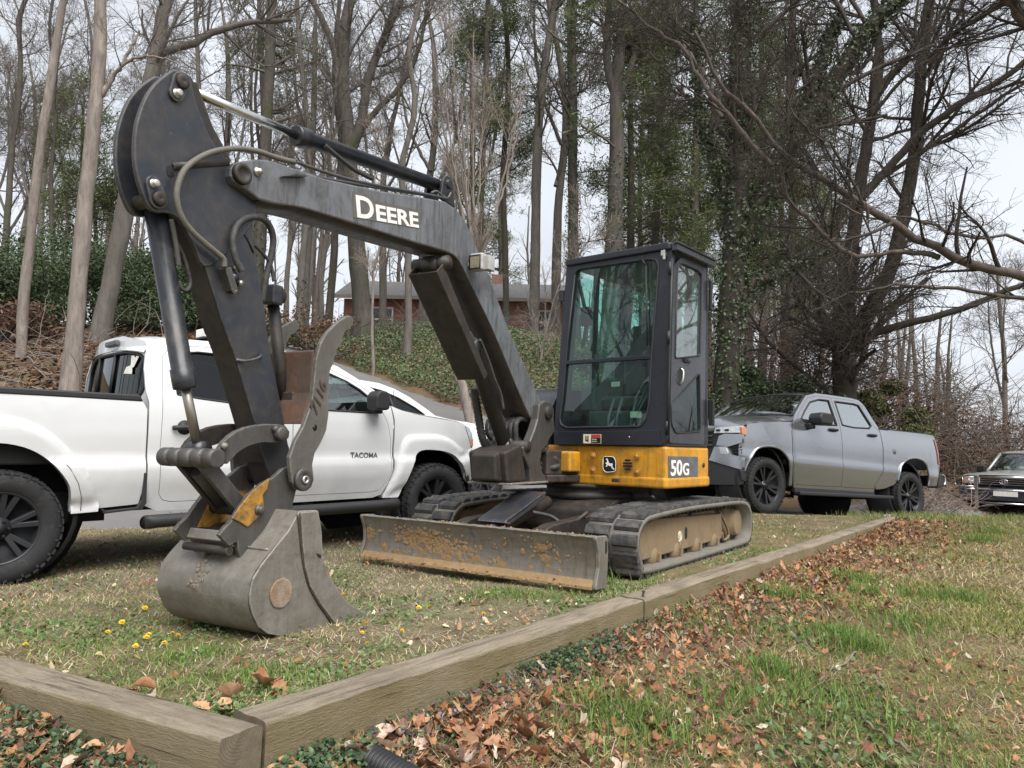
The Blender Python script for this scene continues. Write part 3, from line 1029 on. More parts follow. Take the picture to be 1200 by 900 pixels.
for s in (1, -1):
    e = MB()
    e.prism(rnd([(1.805, .033), (1.80, .06), (1.762, .16), (1.768, .25), (1.806, .335), (1.80, .352), (1.66, .345), (1.645, .25), (1.66, .03)], .012, 2), s * .978, s * 1.002)
    e.build('end_plate', M_blade, blade, .004)
e = MB(); e.prism([(1.69, .24), (1.69, .31), (1.672, .318), (1.665, .30), (1.665, .25), (1.675, .235)], 1.0, 1.0035); e.build('end_slot', M_deerb, blade)
ce = MB()
ce.prism([(1.815, .03), (1.812, .048), (1.775, .088), (1.765, .075), (1.79, .03)], -.975, .975)
ce.build('cutting_edge', M_soil, blade, .003)
# clods stuck to the blade
def blob(mb, c, r, nrm, rg, flat=.5):
    bm = bmesh.new(); bmesh.ops.create_icosphere(bm, subdivisions=1, radius=1)
    nrm = np.array(nrm, float); nrm /= np.linalg.norm(nrm)
    V = np.array([v.co[:] for v in bm.verts]); F = [[v.index for v in f.verts] for f in bm.faces]; bm.free()
    V *= (1 + rg.uniform(-.28, .28, (len(V), 1))) * r * np.array([rg.uniform(.7, 1.3) for _ in range(3)])
    V -= np.outer(V @ nrm, nrm) * (1 - flat)
    mb.add(V + np.array(c), F, False)
cl = MB(); rg = np.random.RandomState(21)
def blade_x(z): return float(np.interp(z, [p[1] for p in front], [p[0] for p in front]))
for (yc, zc, sy, sz, k, big) in ((-.33, .20, .14, .045, 150, 1), (-.48, .24, .12, .03, 60, 1), (-.20, .17, .10, .03, 50, 1), (-.95, .22, .03, .03, 40, 1), (-.62, .27, .03, .02, 14, .6), (.05, .17, .03, .02, 16, .7), (.22, .12, .03, .012, 18, .8), (.60, .22, .05, .03, 26, 1), (.55, .28, .08, .015, 16, .6), (.3, .24, .02, .02, 8, .6), (.75, .2, .05, .02, 12, .7), (0, .2, .6, .08, 46, .4)):
    for _ in range(k):
        y, z = rg.normal(yc, sy), rg.normal(zc, sz)
        if abs(y) < .96 and .05 < z < .335:
            r = rg.uniform(.004, .022) * big
            blob(cl, (blade_x(z) + .001, y, z), r, (1, 0, 0), rg, .22 if r > .010 else .55)
for (yc, zc, sy, sz, k) in ((-.33, .20, .13, .035, 26), (-.48, .23, .10, .03, 10), (-.95, .22, .02, .02, 4), (.6, .2, .05, .03, 4), (0, .10, .5, .012, 30)):
    for _ in range(k):
        y, z = rg.normal(yc, sy), rg.normal(zc, sz)
        if abs(y) < .93 and .07 < z < .31:
            blob(cl, (blade_x(z) - .002, y, z), rg.uniform(.02, .05), (1, 0, 0), rg, .10)
for _ in range(160):
    blob(cl, (1.80 + rg.normal(0, .012), rg.uniform(-.97, .97), .035 + abs(rg.normal(0, .012))), rg.uniform(.005, .014), (0, 0, 1), rg, .7)
for _ in range(60):
    blob(cl, (rg.uniform(1.73, 1.79), rg.uniform(-.97, .97), .352), rg.uniform(.004, .009), (0, 0, 1), rg, .5)
o = cl.build('caked_soil', M_soil, blade); o['kind'] = 'stuff'
ar = MB()
for s in (-1, 1):
    ar.prism(rnd([(1.74, .10), (1.74, .24), (1.3, .34), (.5, .38), (.5, .27), (1.2, .22)], .02), s * .30, s * .40)
ar.box((1.68, 0, .2), (.08, .8, .16))
ar.build('blade_arm', M_under, EX, .008)
gp = MB()
gp.prism([(1.50, .345), (1.485, .365), (.98, .545), (.96, .53), (1.47, .345)], -.125, .125)
gp.prism([(1.50, .345), (1.485, .365), (.98, .545), (.98, .49), (1.45, .33)], .113, .125)
gp.prism([(1.50, .345), (1.485, .365), (.98, .545), (.98, .49), (1.45, .33)], -.125, -.113)
gp.build('cylinder_guard', M_stick, EX, .005)
gp = MB(); gp.cyl((1.62, 0, .25), (.75, 0, .45), .05, 14); gp.cyl((1.66, -.07, .24), (1.66, .07, .24), .045, 14)
gp.tube(spline([(1.15, .12, .40), (1.05, .22, .37), (1.0, .33, .31), (.85, .42, .40)], 6), .016, 8)
gp.build('blade_cylinder', M_under, EX)

# ------------------------------------------------ house (upper structure)
def body_outline(r=.985, front=.385, yl=.92, yr=-.95):
    a0 = math.degrees(math.acos(-.36)) ; pts = [(front, yl), (-.34, yl)]
    a = math.degrees(math.atan2(yl, -.34))
    pts += [(r * math.cos(R(t)), r * math.sin(R(t))) for t in np.linspace(a + 3, 360 - a - 3, 24)]
    pts += [(-.34, yr + .03), (.30, yr + .03)]
    return pts
h = MB(U)
h.prism(rnd(body_outline(), .03, 2), .588, .905, axis='z')
house = h.build('counterweight', M_yel, EX, .018, 3)
h = MB(U)
o2 = [(x * 1.006 + (.012 if x > .3 else 0), y * 1.012) for x, y in body_outline()]
h.prism(rnd(o2, .03, 2), .583, .668, axis='z')
h.build('skirt', M_yel, house, .02, 3)
h = MB(U)
h.prism([(.72, -.30), (.72, .05), (.36, .12), (.36, -.5)], .60, .66, axis='z')
h.prism([(.70, -.26), (.70, .02), (.30, .10), (.30, -.4)], .66, .86, axis='z')
h.prism([(.95, -.20), (.95, -.02), (.68, .02), (.68, -.24)], .58, .62, axis='z'); h.prism([(.95, -.20), (.95, -.02), (.68, .02), (.68, -.24)], .84, .88, axis='z')
h.build('boom_mount', M_under, EX, .012)
h = MB(U); h.prism(rnd([(.545, -.10), (.545, .135), (.38, .135), (.38, -.10)], .02), .685, .852, axis='z')
h.build('front_cover', M_yel, house, .02, 3)
h = MB(U)
h.tube(spline([(.60, -.15, .80), (.66, -.06, .82), (.60, .02, .79), (.55, -.02, .74), (.62, -.1, .72), (.68, -.02, .76)], 6), .030, 8)
h.tube(spline([(.58, -.2, .72), (.70, -.1, .71), (.62, .04, .72), (.52, 0, .74)], 6), .024, 8)
h.build('hose_bundle', M_hose, EX)
# recessed bolts, vent and badge on the yellow front
FXY = .388
h = MB(U)
for y, z in [(0.255, 0.821), (0.257, 0.703), (0.664, 0.827), (0.665, 0.704)]:
    h.lathe([(.028, 0), (.028, .004), (.018, .001), (.014, .001), (.014, .005), (.011, .007), (0, .007)], (FXY - .001, y, z), (1, 0, 0), 18)
h.build('cover_bolt', M_yel, house)
h = MB(U); d = MB(U)
vc = [(0.583, 0.757)][0]
for k in range(4):
    z = vc[1] + (-.0345 + .023 * k); w = math.sqrt(max(.043 ** 2 - (z - vc[1]) ** 2, .0001))
    d.prism(rnd([(vc[0] - w, z - .008), (vc[0] + w, z - .008), (vc[0] + w, z + .008), (vc[0] - w, z + .008)], .005, 3), FXY - .001, FXY + .0035, axis='x')
d.build('vent_slot', M_deerb, house)
bc = [(0.415, 0.755)][0]
def badge(parent):
    """rounded black badge with a pale leaping deer, seen on the yellow cover."""
    b = MB(U)
    sh = rnd([(bc[0] - .058, bc[1] + .062), (bc[0] + .040, bc[1] + .062), (bc[0] + .06, bc[1] + .03), (bc[0] + .06, bc[1] - .055), (bc[0] - .03, bc[1] - .066), (bc[0] - .06, bc[1] - .04)], .02, 3)
    b.prism(sh, FXY, FXY + .004, axis='x')
    bo = b.build('badge', M_deerb, parent)
    m = MB(U)
    deer = [(-.036, .008), (-.028, .017), (-.020, .018), (-.022, .033), (-.034, .038), (-.026, .047), (-.016, .044), (-.010, .032), (-.004, .014), (.012, .006), (.026, .010), (.036, .002), (.030, -.010), (.034, -.024), (.050, -.034), (.046, -.044), (.026, -.030), (.016, -.014), (-.002, -.012), (-.014, -.004), (-.018, -.016), (-.030, -.022), (-.034, -.016), (-.026, -.010), (-.026, 0)]
    # the machine's left is the picture's right, so the deer leaps to the picture's left
    m.prism([(bc[0] + x * .98, bc[1] + z) for x, z in deer], FXY + .004, FXY + .0055, axis='x')
    m.build('deer_emblem', M_white, bo)
    m = MB(U); m.tube([(FXY + .0045, y, z) for y, z in sh + sh[:1]], .0026, 4); m.build('badge_rim', M_white, bo)
badge(house)
s50 = [(0.358, 0.833), (-0.154, 0.828), (-0.154, 0.668), (0.357, 0.667)]
h = MB(U); h.prism(s50, .918, .9235); h.build('number_plate', M_gry, house)
t50 = [(0.326, 0.68), (-0.002, 0.674)]
# lettering runs towards the rear of the machine on its left flank
_f = fr((t50[0][0], .9245, t50[0][1] + .006), (-1, 0, 0), (0, 0, 1))
text_mesh('lettering', '50', .165, U @ _f, M_white, house, .001, .004, sx=1.2)
_f2 = fr((t50[0][0] - .205, .9245, t50[0][1] + .006), (-1, 0, 0), (0, 0, 1))
text_mesh('lettering', 'G', .132, U @ _f2, M_white, house, .001, .003, sx=1.2)
h = MB(U)
h.lathe([(0, 0), (.02, 0), (.02, .006), (0, .008)], (-.262, .92, .76), (0, 1, 0), 14); h.build('latch', M_dark, house)
h = MB(U); h.box((.43, .50, .632), (.02, .07, .03)); h.build('tie_down', M_under, house, .005)
h = MB(U); h.prism([(.2, .66), (-.15, .66), (-.12, .52), (.16, .52)], .2, .5, axis='y'); h.box((.05, .62, .55), (.08, .05, .09)); h.box((-.1, .3, .5), (.3, .3, .08))
h.build('belly_plate', M_under, EX, .01)

# right-hand hood
h = MB(U)
hp = [(.34, .62), (.34, 1.02)] + arc(-.06, 1.02, .40, 0, 78, 12) + [(-.55, 1.43), (-.90, 1.30), (-.97, 1.0), (-.97, .62)]
h.prism(hp, -.94, -.24, smooth=True)
hood = h.build('engine_hood', M_blk, EX, .02, 3)
h = MB(U)
h.prism([(x * 1.0 + .006, z + .006) for x, z in arc(-.06, 1.02, .405, 20, 78, 12)] + [(-.06, 1.2), (.1, 1.1)], -.93, -.235)
h.build('hood_trim', M_door, hood, .006)
h = MB(U); h.prism([(-.36, .9), (-.36, 1.5), (-.80, 1.44), (-.93, 1.2), (-.95, .9)], -.3, .10); h.build('rear_hood', M_blk, EX, .03, 3)

# ------------------------------------------------ cab
ZB, ZT = .925, 2.485
def cabx(z, x=.39): return x - .073 * (z - ZB) / (ZT - ZB)
def cabl(z): return .922 + .004 * (z - ZB)
def cabr(z): return -.145 + .062 * (z - ZB) / (ZT - ZB)
cab = MB(U)
outl = rnd([(cabr(ZB), ZB), (cabl(ZB), ZB), (cabl(ZT), ZT), (cabr(ZT), ZT)], .05, 4)
hole = [(0.011, 2.388), (0.038, 2.415), (0.099, 2.419), (0.722, 2.408), (0.791, 2.391), (0.814, 2.343), (0.8, 2.071), (0.772, 1.61), (0.763, 1.246), (0.741, 1.119), (0.692, 1.059), (-0.011, 1.049), (-0.073, 1.075), (-0.089, 1.126), (-0.068, 1.301), (-0.041, 1.792)]
hole = rnd(hole, .012, 2)
panel(cab, outl, lambda y, z: (cabx(z), y, z), .12, [hole], .05, flip=False, inner=(-1, 0, 0), curved=False)
cabo = cab.build('cab', M_cabp, EX, 0)
md = cabo.modifiers.new('bevel', 'BEVEL'); md.width = .008; md.segments = 2; md.limit_method = 'ANGLE'; md.angle_limit = R(50)
# seal round the windscreen
h = MB(U); h.tube([(cabx(z) + .001, y, z) for y, z in hole + hole[:1]], .009, 6); h.build('window_seal', M_dark, cabo)
h = MB(U)
h.add([(cabx(z) - .018, y, z) for y, z in hole], [tuple(range(len(hole)))])
h.build('windscreen', M_cabg, cabo)
dv = [(-0.044, 1.611), (0.778, 1.605)]
h = MB(U)
h.box((cabx(1.6) - .008, (dv[0][0] + dv[1][0]) / 2, (dv[0][1] + dv[1][1]) / 2), (.028, abs(dv[1][0] - dv[0][0]), .032))
h.build('window_bar', M_cabp, cabo, .004)
# pillars, rear and right walls
h = MB(U)
XR = -.60
def post(x0, x1, y0, y1, lean=0):
    V = []
    for z, o in ((ZB, 0), (ZT, lean)):
        for x, y in ((x0, y0), (x1, y0), (x1, y1), (x0, y1)):
            V.append((x - (.073 if x > .2 and z == ZT else 0), y + (o if y < .3 else 0), z))
    h.add(V, [(3, 2, 1, 0), (4, 5, 6, 7), (0, 1, 5, 4), (1, 2, 6, 5), (2, 3, 7, 6), (3, 0, 4, 7)])
post(.27, .37, -.14, -.075, .062)
post(-.36, -.28, .85, .92)
post(XR - .03, XR + .03, .60, .68); post(XR - .03, XR + .03, -.14, -.06, .062); post(-.16, -.10, -.14, -.10, .062)
h.box((-.12, -.11, 1.02), (.95, .05, .2)); h.box((XR, .28, 1.15), (.05, .76, .5)); h.prism([(-.34, .92), (-.34, .87), (XR - .02, .60), (XR - .03, .67)], ZB, 1.5, axis='z')
h.prism([(.32, .92), (.37, .88), (.37, -.14), (XR, -.14), (XR, .66), (-.34, .92)], ZB - .02, ZB + .03, axis='z')
h.build('cab_frame', M_cabp, cabo, .008)
h = MB(U)
h.add([(.30, -.10, 1.12), (XR, -.10, 1.12), (XR, -.055, 2.4), (.25, -.055, 2.4)], [(0, 1, 2, 3)])
h.add([(XR, -.08, 1.4), (XR, .62, 1.4), (XR, .62, 2.4), (XR, -.04, 2.4)], [(0, 1, 2, 3)])
h.add([(-.34, .88, 1.5), (XR + .02, .64, 1.5), (XR + .02, .64, 2.4), (-.34, .88, 2.4)], [(0, 1, 2, 3)])
h.build('cab_window', glass('cab_side_glass', (.50, .80, .72), .0, 0.0), cabo)
# roof
h = MB(U)
ro = rnd([(.345, .935), (.345, -.10), (XR - .05, -.10), (XR - .05, .66), (-.36, .945)], .05, 4)
h.prism(ro, ZT - .03, ZT + .03, axis='z')
h.build('roof', M_cabp, cabo, .014, 3)
h = MB(U)
h.prism([(.33, .93), (.33, .985), (-.37, .985), (-.37, .93)], ZT - .045, ZT + .02, axis='z')
h.prism([(.345, .95), (.345, 1.0), (-.375, 1.0), (-.375, .95)], ZT + .005, ZT + .022, axis='z')
h.build('gutter', M_door, cabo, .012, 3)
h = MB(U); h.box((.338, .865, ZT - .055), (.03, .035, .045)); h.box((.345, .875, ZT - .085), (.02, .02, .05)); h.build('roof_latch', M_bolt, cabo, .004)
# door on the left flank
def dy(x, z): return .928 + .004 * (z - ZB) - .02 * max(0, (-.28 - x)) / .08 + .0
dout = [(0.35, 0.935), (0.307, 2.254), (0.271, 2.343), (0.183, 2.417), (0.047, 2.442), (-0.275, 2.439), (-0.308, 2.387), (-0.262, 0.93)]
dout = rnd(dout, .03, 3)
dw1 = [(0.235, 2.337), (0.168, 2.375), (-0.127, 2.377), (-0.2, 2.352), (-0.174, 1.663), (0.268, 1.596)]
dw2 = [(-0.166, 1.52), (-0.189, 1.035), (0.251, 1.012), (0.323, 1.073), (0.331, 1.231)]
dw1, dw2 = rnd(dw1, .02, 3), rnd(dw2, .03, 3)
h = MB(U)
panel(h, dout, lambda x, z: (x, dy(x, z), z), .08, [dw1, dw2], .03, flip=True, inner=(0, -1, 0), curved=False)
door = h.build('door', M_door, cabo)
md = door.modifiers.new('bevel', 'BEVEL'); md.width = .006; md.segments = 2; md.limit_method = 'ANGLE'; md.angle_limit = R(50)
for w, mg in ((dw1, M_doorg), (dw2, M_cabg)):
    h = MB(U); h.add([(x, dy(x, z) - .010, z) for x, z in w], [tuple(range(len(w)))])
    h.build('door_glass', mg, door)
h = MB(U)
for w in (dw1, dw2):
    h.tube([(x, dy(x, z) + .002, z) for x, z in w + w[:1]], .007, 6)
h.build('door_seal', M_dark, door)
h = MB(U)
hc = [(0.173, 1.538), (0.187, 1.387)]; lk = [(0.076, 1.592)][0]
h.prism(rnd([(hc[0][0] - .03, hc[0][1]), (hc[0][0] + .028, hc[0][1]), (hc[1][0] + .03, hc[1][1]), (hc[1][0] - .028, hc[1][1])], .025, 3), .925, .934)
dh = h.build('door_handle', M_dark, door, .003)
h = MB(U); h.tube(spline([(hc[0][0], .936, hc[0][1] - .015), (hc[0][0], .955, hc[0][1] - .04), (hc[1][0], .955, hc[1][1] + .04), (hc[1][0], .936, hc[1][1] + .015)], 5), .009, 6); h.build('grip', M_bolt, dh)
h = MB(U); h.box((lk[0], .94, lk[1]), (.10, .02, .022)); h.box((lk[0] + .02, .945, lk[1] + .012), (.03, .02, .02)); h.build('lock', M_dark, door, .004)
h = MB(U)
for z in (1.05, 1.75, 2.3):
    h.cyl((.392 - .05 * (z - .9) / 1.6, .925, z - .05), (.392 - .05 * (z - .9) / 1.6, .925, z + .05), .014, 8)
h.tube([(cabx(z) + .004, .932, z) for z in (.99, 1.4, 1.9, 2.38)], .012, 6)
h.build('hinge', M_dark, door)
h = MB(U); h.box((-.345, .955, 1.20), (.03, .05, .22)); h.build('door_stop', M_dark, cabo, .008)
h = MB(U); h.box((-.355, .945, 2.2), (.03, .03, .26)); h.build('grab_rail', M_dark, cabo, .008)
h = MB(U); h.box((cabx(2.2) - .01, -.13, 2.2), (.03, .05, .10)); h.build('mirror_bracket', M_dark, cabo, .006)
# lower front panel with the warning decal
h = MB(U)
lp = [(-0.133, 1.015), (0.856, 1.031), (0.886, 0.914), (-0.131, 0.906)]
h.prism(lp, .391, .397, axis='x'); h.build('lower_panel', M_cabp, cabo, .004)
d0 = [(0.167, 0.996), (0.34, 0.997), (0.341, 0.921), (0.168, 0.919)]
ya, yb = d0[0][0], d0[1][0]; za, zb = d0[2][1], d0[0][1]
h = MB(U); h.box((.399, (ya + yb) / 2, (za + zb) / 2), (.003, yb - ya, zb - za)); dc = h.build('warning_decal', M_cream, cabo)
h = MB(U); ym = ya + (yb - ya) * .44
h.box((.4012, (ym + yb) / 2 - .001, za + (zb - za) * .80), (.0015, yb - ym - .004, (zb - za) * .34)); h.build('red_band', M_red, dc)
h = MB(U); h.box((.4012, (ym + yb) / 2 - .001, za + (zb - za) * .33), (.0015, yb - ym - .004, (zb - za) * .56))
h.box((.4012, ya + (ym - ya) * .36, za + (zb - za) * .55), (.0015, .012, .038)); h.box((.4012, ya + (ym - ya) * .62, za + (zb - za) * .5), (.0015, .011, .05)); h.box((.4012, ya + (ym - ya) * .5, za + (zb - za) * .30), (.0015, .03, .010))
h.build('dark_print', M_deerb, dc)
h = MB(U)
for k in range(2):
    for j in range(6):
        h.box((.4022, ym + .012 + j * .0085, za + (zb - za) * (.45 - .22 * k)), (.001, .0055, .007))
h.build('pale_print', M_cream, dc)
h = MB(U); h.lathe([(0, 0), (.007, 0), (.005, .004), (0, .005)], (.397, .60, .975), (1, 0, 0), 10); h.build('panel_screw', M_bolt, cabo)

# ---- inside the cab
h = MB(U)
h.prism(rnd([(-.45, 1.25), (.02, 1.22), (.04, 1.33), (-.40, 1.36)], .03), .12, .60)
h.prism(rnd([(-.42, 1.34), (-.30, 1.36), (-.42, 2.02), (-.52, 2.0)], .04), .14, .58)
h.prism(rnd([(-.46, 1.98), (-.40, 1.99), (-.43, 2.16), (-.50, 2.15)], .03), .24, .48)
seat = h.build('seat', M_in, cabo, .03, 3)
h = MB(U)
for y in (.03, .68):
    h.prism(rnd([(-.35, 1.2), (.14, 1.2), (.14, 1.42), (-.05, 1.5), (-.35, 1.5)], .03), y - .07, y + .07)
h.box((-.1, .35, 1.05), (.5, .6, .3))
h.build('console', M_in, cabo, .015)
h = MB(U)
for y, dz in ((.13, 0), (.60, .0)):
    h.tube([(.12, y, 1.42), (.13, y, 1.52), (.15, y, 1.58)], .012, 6); h.tube([(.15, y, 1.56), (.16, y, 1.60), (.165, y, 1.66), (.16, y, 1.69)], [.018, .026, .030, .016], 10)
h.build('joystick', M_dark, cabo)
h = MB(U)
for y in (.30, .38, .52):
    h.tube([(.25, y, .95), (.22, y, 1.15), (.14, y, 1.30)], .012, 6)
    h.box((.26, y, .98), (.12, .06, .02))
h.tube([(.20, .50, 1.10), (.10, .60, 1.42)], .008, 5); h.tube([(.20, .53, 1.10), (.10, .63, 1.42)], .008, 5)
h.build('travel_lever', M_gry, cabo)
h = MB(U); h.box((.20, .77, 1.62), (.06, .12, .18)); h.tube([(.2, .78, 1.5), (.2, .80, 1.2)], .015, 6); h.build('monitor', M_dark, cabo, .01)
h = MB(U); h.box((.26, .58, 1.16), (.006, .1, .05)); h.box((.2, .35, 1.42), (.006, .08, .04)); h.build('label_card', M_cream, cabo)
h = MB(U); h.tube([(.26, .0, 2.35), (.20, .06, 2.0), (.22, .03, 1.75)], .018, 6); h.box((.2, .05, 2.02), (.06, .08, .16)); h.tube([(.28, .72, 2.4), (.30, .74, 1.62)], .010, 5); h.build('wiper_motor', M_dark, cabo)
h = MB(U); h.tube([(cabx(2.35) + .004, .70, 2.37), (cabx(1.75) + .006, .735, 1.70)], .007, 5); h.tube([(cabx(2.38) + .004, .66, 2.42), (cabx(2.35) + .006, .70, 2.36)], .010, 5); h.build('wiper', M_dark, cabo)

# ------------------------------------------------ king post
kp = MB(BF)
ear = [(0.037, 1.219), (-0.051, 1.255), (-0.159, 1.252), (-0.224, 1.192), (-0.227, 1.108), (-0.246, 1.01), (-0.154, 0.952), (-0.11, 0.91), (-0.021, 0.855), (0.005, 0.774), (-0.027, 0.692), (-0.12, 0.622), (-0.106, 0.588), (0.157, 0.597), (0.182, 0.709), (0.282, 0.814), (0.299, 0.879), (0.197, 0.913), (0.116, 1.014), (0.062, 1.103)]
kp.prism(ear, .105, .175); kp.prism(ear, -.175, -.105)
kpo = kp.build('king_post', M_link, EX, .012, 3)
kp = MB(BF)
kp.prism([(-.12, .615), (.42, .615), (.58, .63), (.60, .82), (.30, .90), (.05, .88), (-.10, .80)], -.105, .105)
kp.prism([(.20, .62), (.50, .62), (.55, .84), (.30, .9)], -.16, .16)
kp.build('post_body', M_under, kpo, .015)
kp = MB(BF); kp.prism([(-.16, .598), (.50, .598), (.50, .614), (-.16, .614)], -.19, .19); kp.build('post_base', M_steel, kpo, .004)
kp = MB(BF); kp.lathe([(0, -.2), (.05, -.2), (.055, -.19), (.055, .19), (.05, .2), (0, .2)], (-.10, 0, 1.16), (0, 1, 0), 20); kp.lathe([(0, -.12), (.045, -.12), (.045, .19), (0, .19)], (.24, 0, .885), (0, 1, 0), 18)
kp.build('post_pin', M_under, kpo)
kp = MB(BF)
rg = np.random.RandomState(4)
for k in range(4):
    y = -.07 + .045 * k
    kp.tube(spline([(.15 + .02 * k, y, .90), (.22, y, 1.00 + .02 * k), (.10, y * .9, 1.10), (-.06, y, 1.05), (-.15, y, .95)], 6), .021, 8)
kp.build('hose_bundle', M_hose, kpo)

# ------------------------------------------------ boom
bw = .115
up_ = [(3.027, 2.158), (2.984, 2.183), (2.911, 2.217), (2.833, 2.242), (2.724, 2.253), (2.626, 2.26), (2.442, 2.276), (2.002, 2.349), (1.587, 2.437), (1.333, 2.486), (1.199, 2.473), (1.069, 2.409), (0.953, 2.3), (0.758, 2.116), (0.442, 1.751), (0.114, 1.451), (-0.069, 1.281), (-0.197, 1.149)]
lo_ = [(-0.107, 1.089), (0.072, 1.109), (0.276, 1.297), (0.681, 1.716), (1.018, 2.013), (1.119, 2.104), (1.194, 2.146), (1.277, 2.155), (1.433, 2.146), (1.704, 2.125), (2.244, 2.094), (2.585, 2.072), (2.794, 2.036), (2.878, 2.03), (2.967, 2.056), (3.026, 2.064), (3.047, 2.091), (3.047, 2.127)]
bo_ = up_ + lo_
b = MB(BF)
b.prism(bo_, -bw, bw)
boom = b.build('boom', [M_boom], EX, .010, 2)
# underside and top plates in their own, rustier skin
def skin(path, w, name, mat, parent, lift=.004):
    s = MB(BF)
    V = []
    P = np.array(path); T = np.gradient(P, axis=0); T /= np.linalg.norm(T, axis=1)[:, None]
    Nn = np.stack([T[:, 1], -T[:, 0]], 1)
    return P, Nn
lowp = [q for q in lo_ if q[0] < 2.93]
P = np.array(spline(lowp, 4)); T = np.gradient(P, axis=0); T /= np.linalg.norm(T, axis=1)[:, None]
Nl = np.stack([T[:, 1], -T[:, 0]], 1)
if Nl[len(Nl) // 2][1] > 0: Nl = -Nl
s = MB(BF); Q = P + Nl * .005; Q2 = P - Nl * .004
V = [];
for a, c in zip(Q, Q2):
    V += [(a[0], -bw * .995, a[1]), (a[0], bw * .995, a[1]), (c[0], -bw * .995, c[1]), (c[0], bw * .995, c[1])]
F = []
for i in range(len(Q) - 1):
    A, B = i * 4, i * 4 + 4
    F += [(A, B, B + 1, A + 1), (A + 1, B + 1, B + 3, A + 3), (A, A + 2, B + 2, B)]
s.add(V, F, True)
s.build('underside_plate', M_under, boom)
# tip boss, pins, lettering
tipc = [(2.996, 2.114)][0]
s = MB(BF); s.lathe([(0, 0), (.050, 0), (.050, .022), (.046, .026), (.030, .026), (.028, .022), (0, .022)], (tipc[0], bw, tipc[1]), (0, 1, 0), 24)
s.build('tip_pin', M_under, boom)
s = MB(BF); s.lathe([(0, 0), (.050, 0), (.050, .022), (0, .022)], (tipc[0], -bw, tipc[1]), (0, -1, 0), 24)
s.build('tip_pin', M_under, boom)
s = MB(BF)
for q in [(2.9, 2.158)]:
    s.lathe([(0, 0), (.024, 0), (.022, .01), (.014, .012), (.014, .028), (0, .03)], (q[0], bw, q[1]), (0, 1, 0), 8)
s.build('pin_bolt', M_bolt, boom)
s = MB(BF); q = [(1.293, 2.082)][0]
s.lathe([(0, -bw - .03), (.05, -bw - .03), (.05, bw + .012), (.03, bw + .014), (.028, bw + .022), (0, bw + .022)], (q[0], 0, q[1]), (0, 1, 0), 22); CYLTOP = q
s.build('cylinder_pin', M_under, boom)
s = MB(BF); rb = [(2.769, 2.176), (2.681, 2.22), (2.629, 2.233), (2.594, 2.236), (2.628, 2.218), (2.708, 2.194)]
s.prism(rb, bw, bw + .03); s.build('pipe_bracket', M_blk, boom, .004)
# lettering in a dark outline patch on the near flank
LP = [(2.233, 2.271), (2.108, 2.288), (2.062, 2.274), (1.609, 2.345), (1.608, 2.228), (2.078, 2.152), (2.222, 2.127)]
s = MB(BF); s.prism(LP, bw, bw + .0022); patch = s.build('decal_patch', worn('decal_grey', (.105, .10, .095), (.08, .07, .06), None, .3, 0, .6, scale=8), boom)
l0 = [(2.201, 2.14), (1.617, 2.234)]
ex = np.array([l0[1][0] - l0[0][0], 0, l0[1][1] - l0[0][1]]); Lw = np.linalg.norm(ex)
d0_ = [(2.208, 2.259)][0]
hD = d0_[1] - l0[0][1]
m_ = BF @ fr((l0[0][0], bw + .0028, l0[0][1]), ex, (0, 0, 1))
tD = text_mesh('lettering', 'D', hD / .70, m_, M_white, boom, .0008, .004)
eD = text_mesh('lettering', 'EERE', hD * .74 / .70, np.eye(4), M_white, boom, .0008, .0035)
def span(o):
    co = np.array([v.co[:] for v in o.data.vertices]); return co
cD = span(tD); inv = np.linalg.inv(m_); lx = (cD @ inv[:3, :3].T + inv[:3, 3])
wD = lx[:, 0].max(); targetD = Lw * .27
sD = targetD / wD
ce_ = span(eD); wE = ce_[:, 0].max()
def relay(o, local, sx, ox):
    Q = local * np.array([sx, 1, 1]) + np.array([ox, 0, 0])
    Q = Q @ m_[:3, :3].T + m_[:3, 3]
    o.data.vertices.foreach_set('co', Q.ravel()); o.data.update()
relay(tD, lx, sD, 0)
relay(eD, ce_, (Lw * .71) / wE, Lw * .29)
# lamp by the elbow
s = MB(BF); q = [(1.015, 2.138)][0]
s.box((q[0] + .01, .19, q[1]), (.07, .105, .12)); lamp = s.build('work_lamp', M_lamp, EX, .014, 3)
s = MB(BF); s.box((q[0] + .048, .185, q[1] - .005), (.006, .075, .085)); s.build('lamp_lens', M_lens, lamp, .02, 3)
s = MB(BF); s.tube([(q[0] + .05, .185 + y, q[1] - .005 + z) for y, z in [(-.042, -.046), (.042, -.046), (.042, .046), (-.042, .046), (-.042, -.046)]], .006, 6); s.build('lens_rim', M_dark, lamp)
s = MB(BF); s.box((q[0] - .01, .262, q[1] - .01), (.08, .05, .10)); s.build('lamp_bracket', M_lamp, lamp, .004)
s = MB(BF); s.box((q[0], .125, q[1] - .01), (.05, .04, .03)); s.build('lamp_stem', M_lamp, lamp, .004)

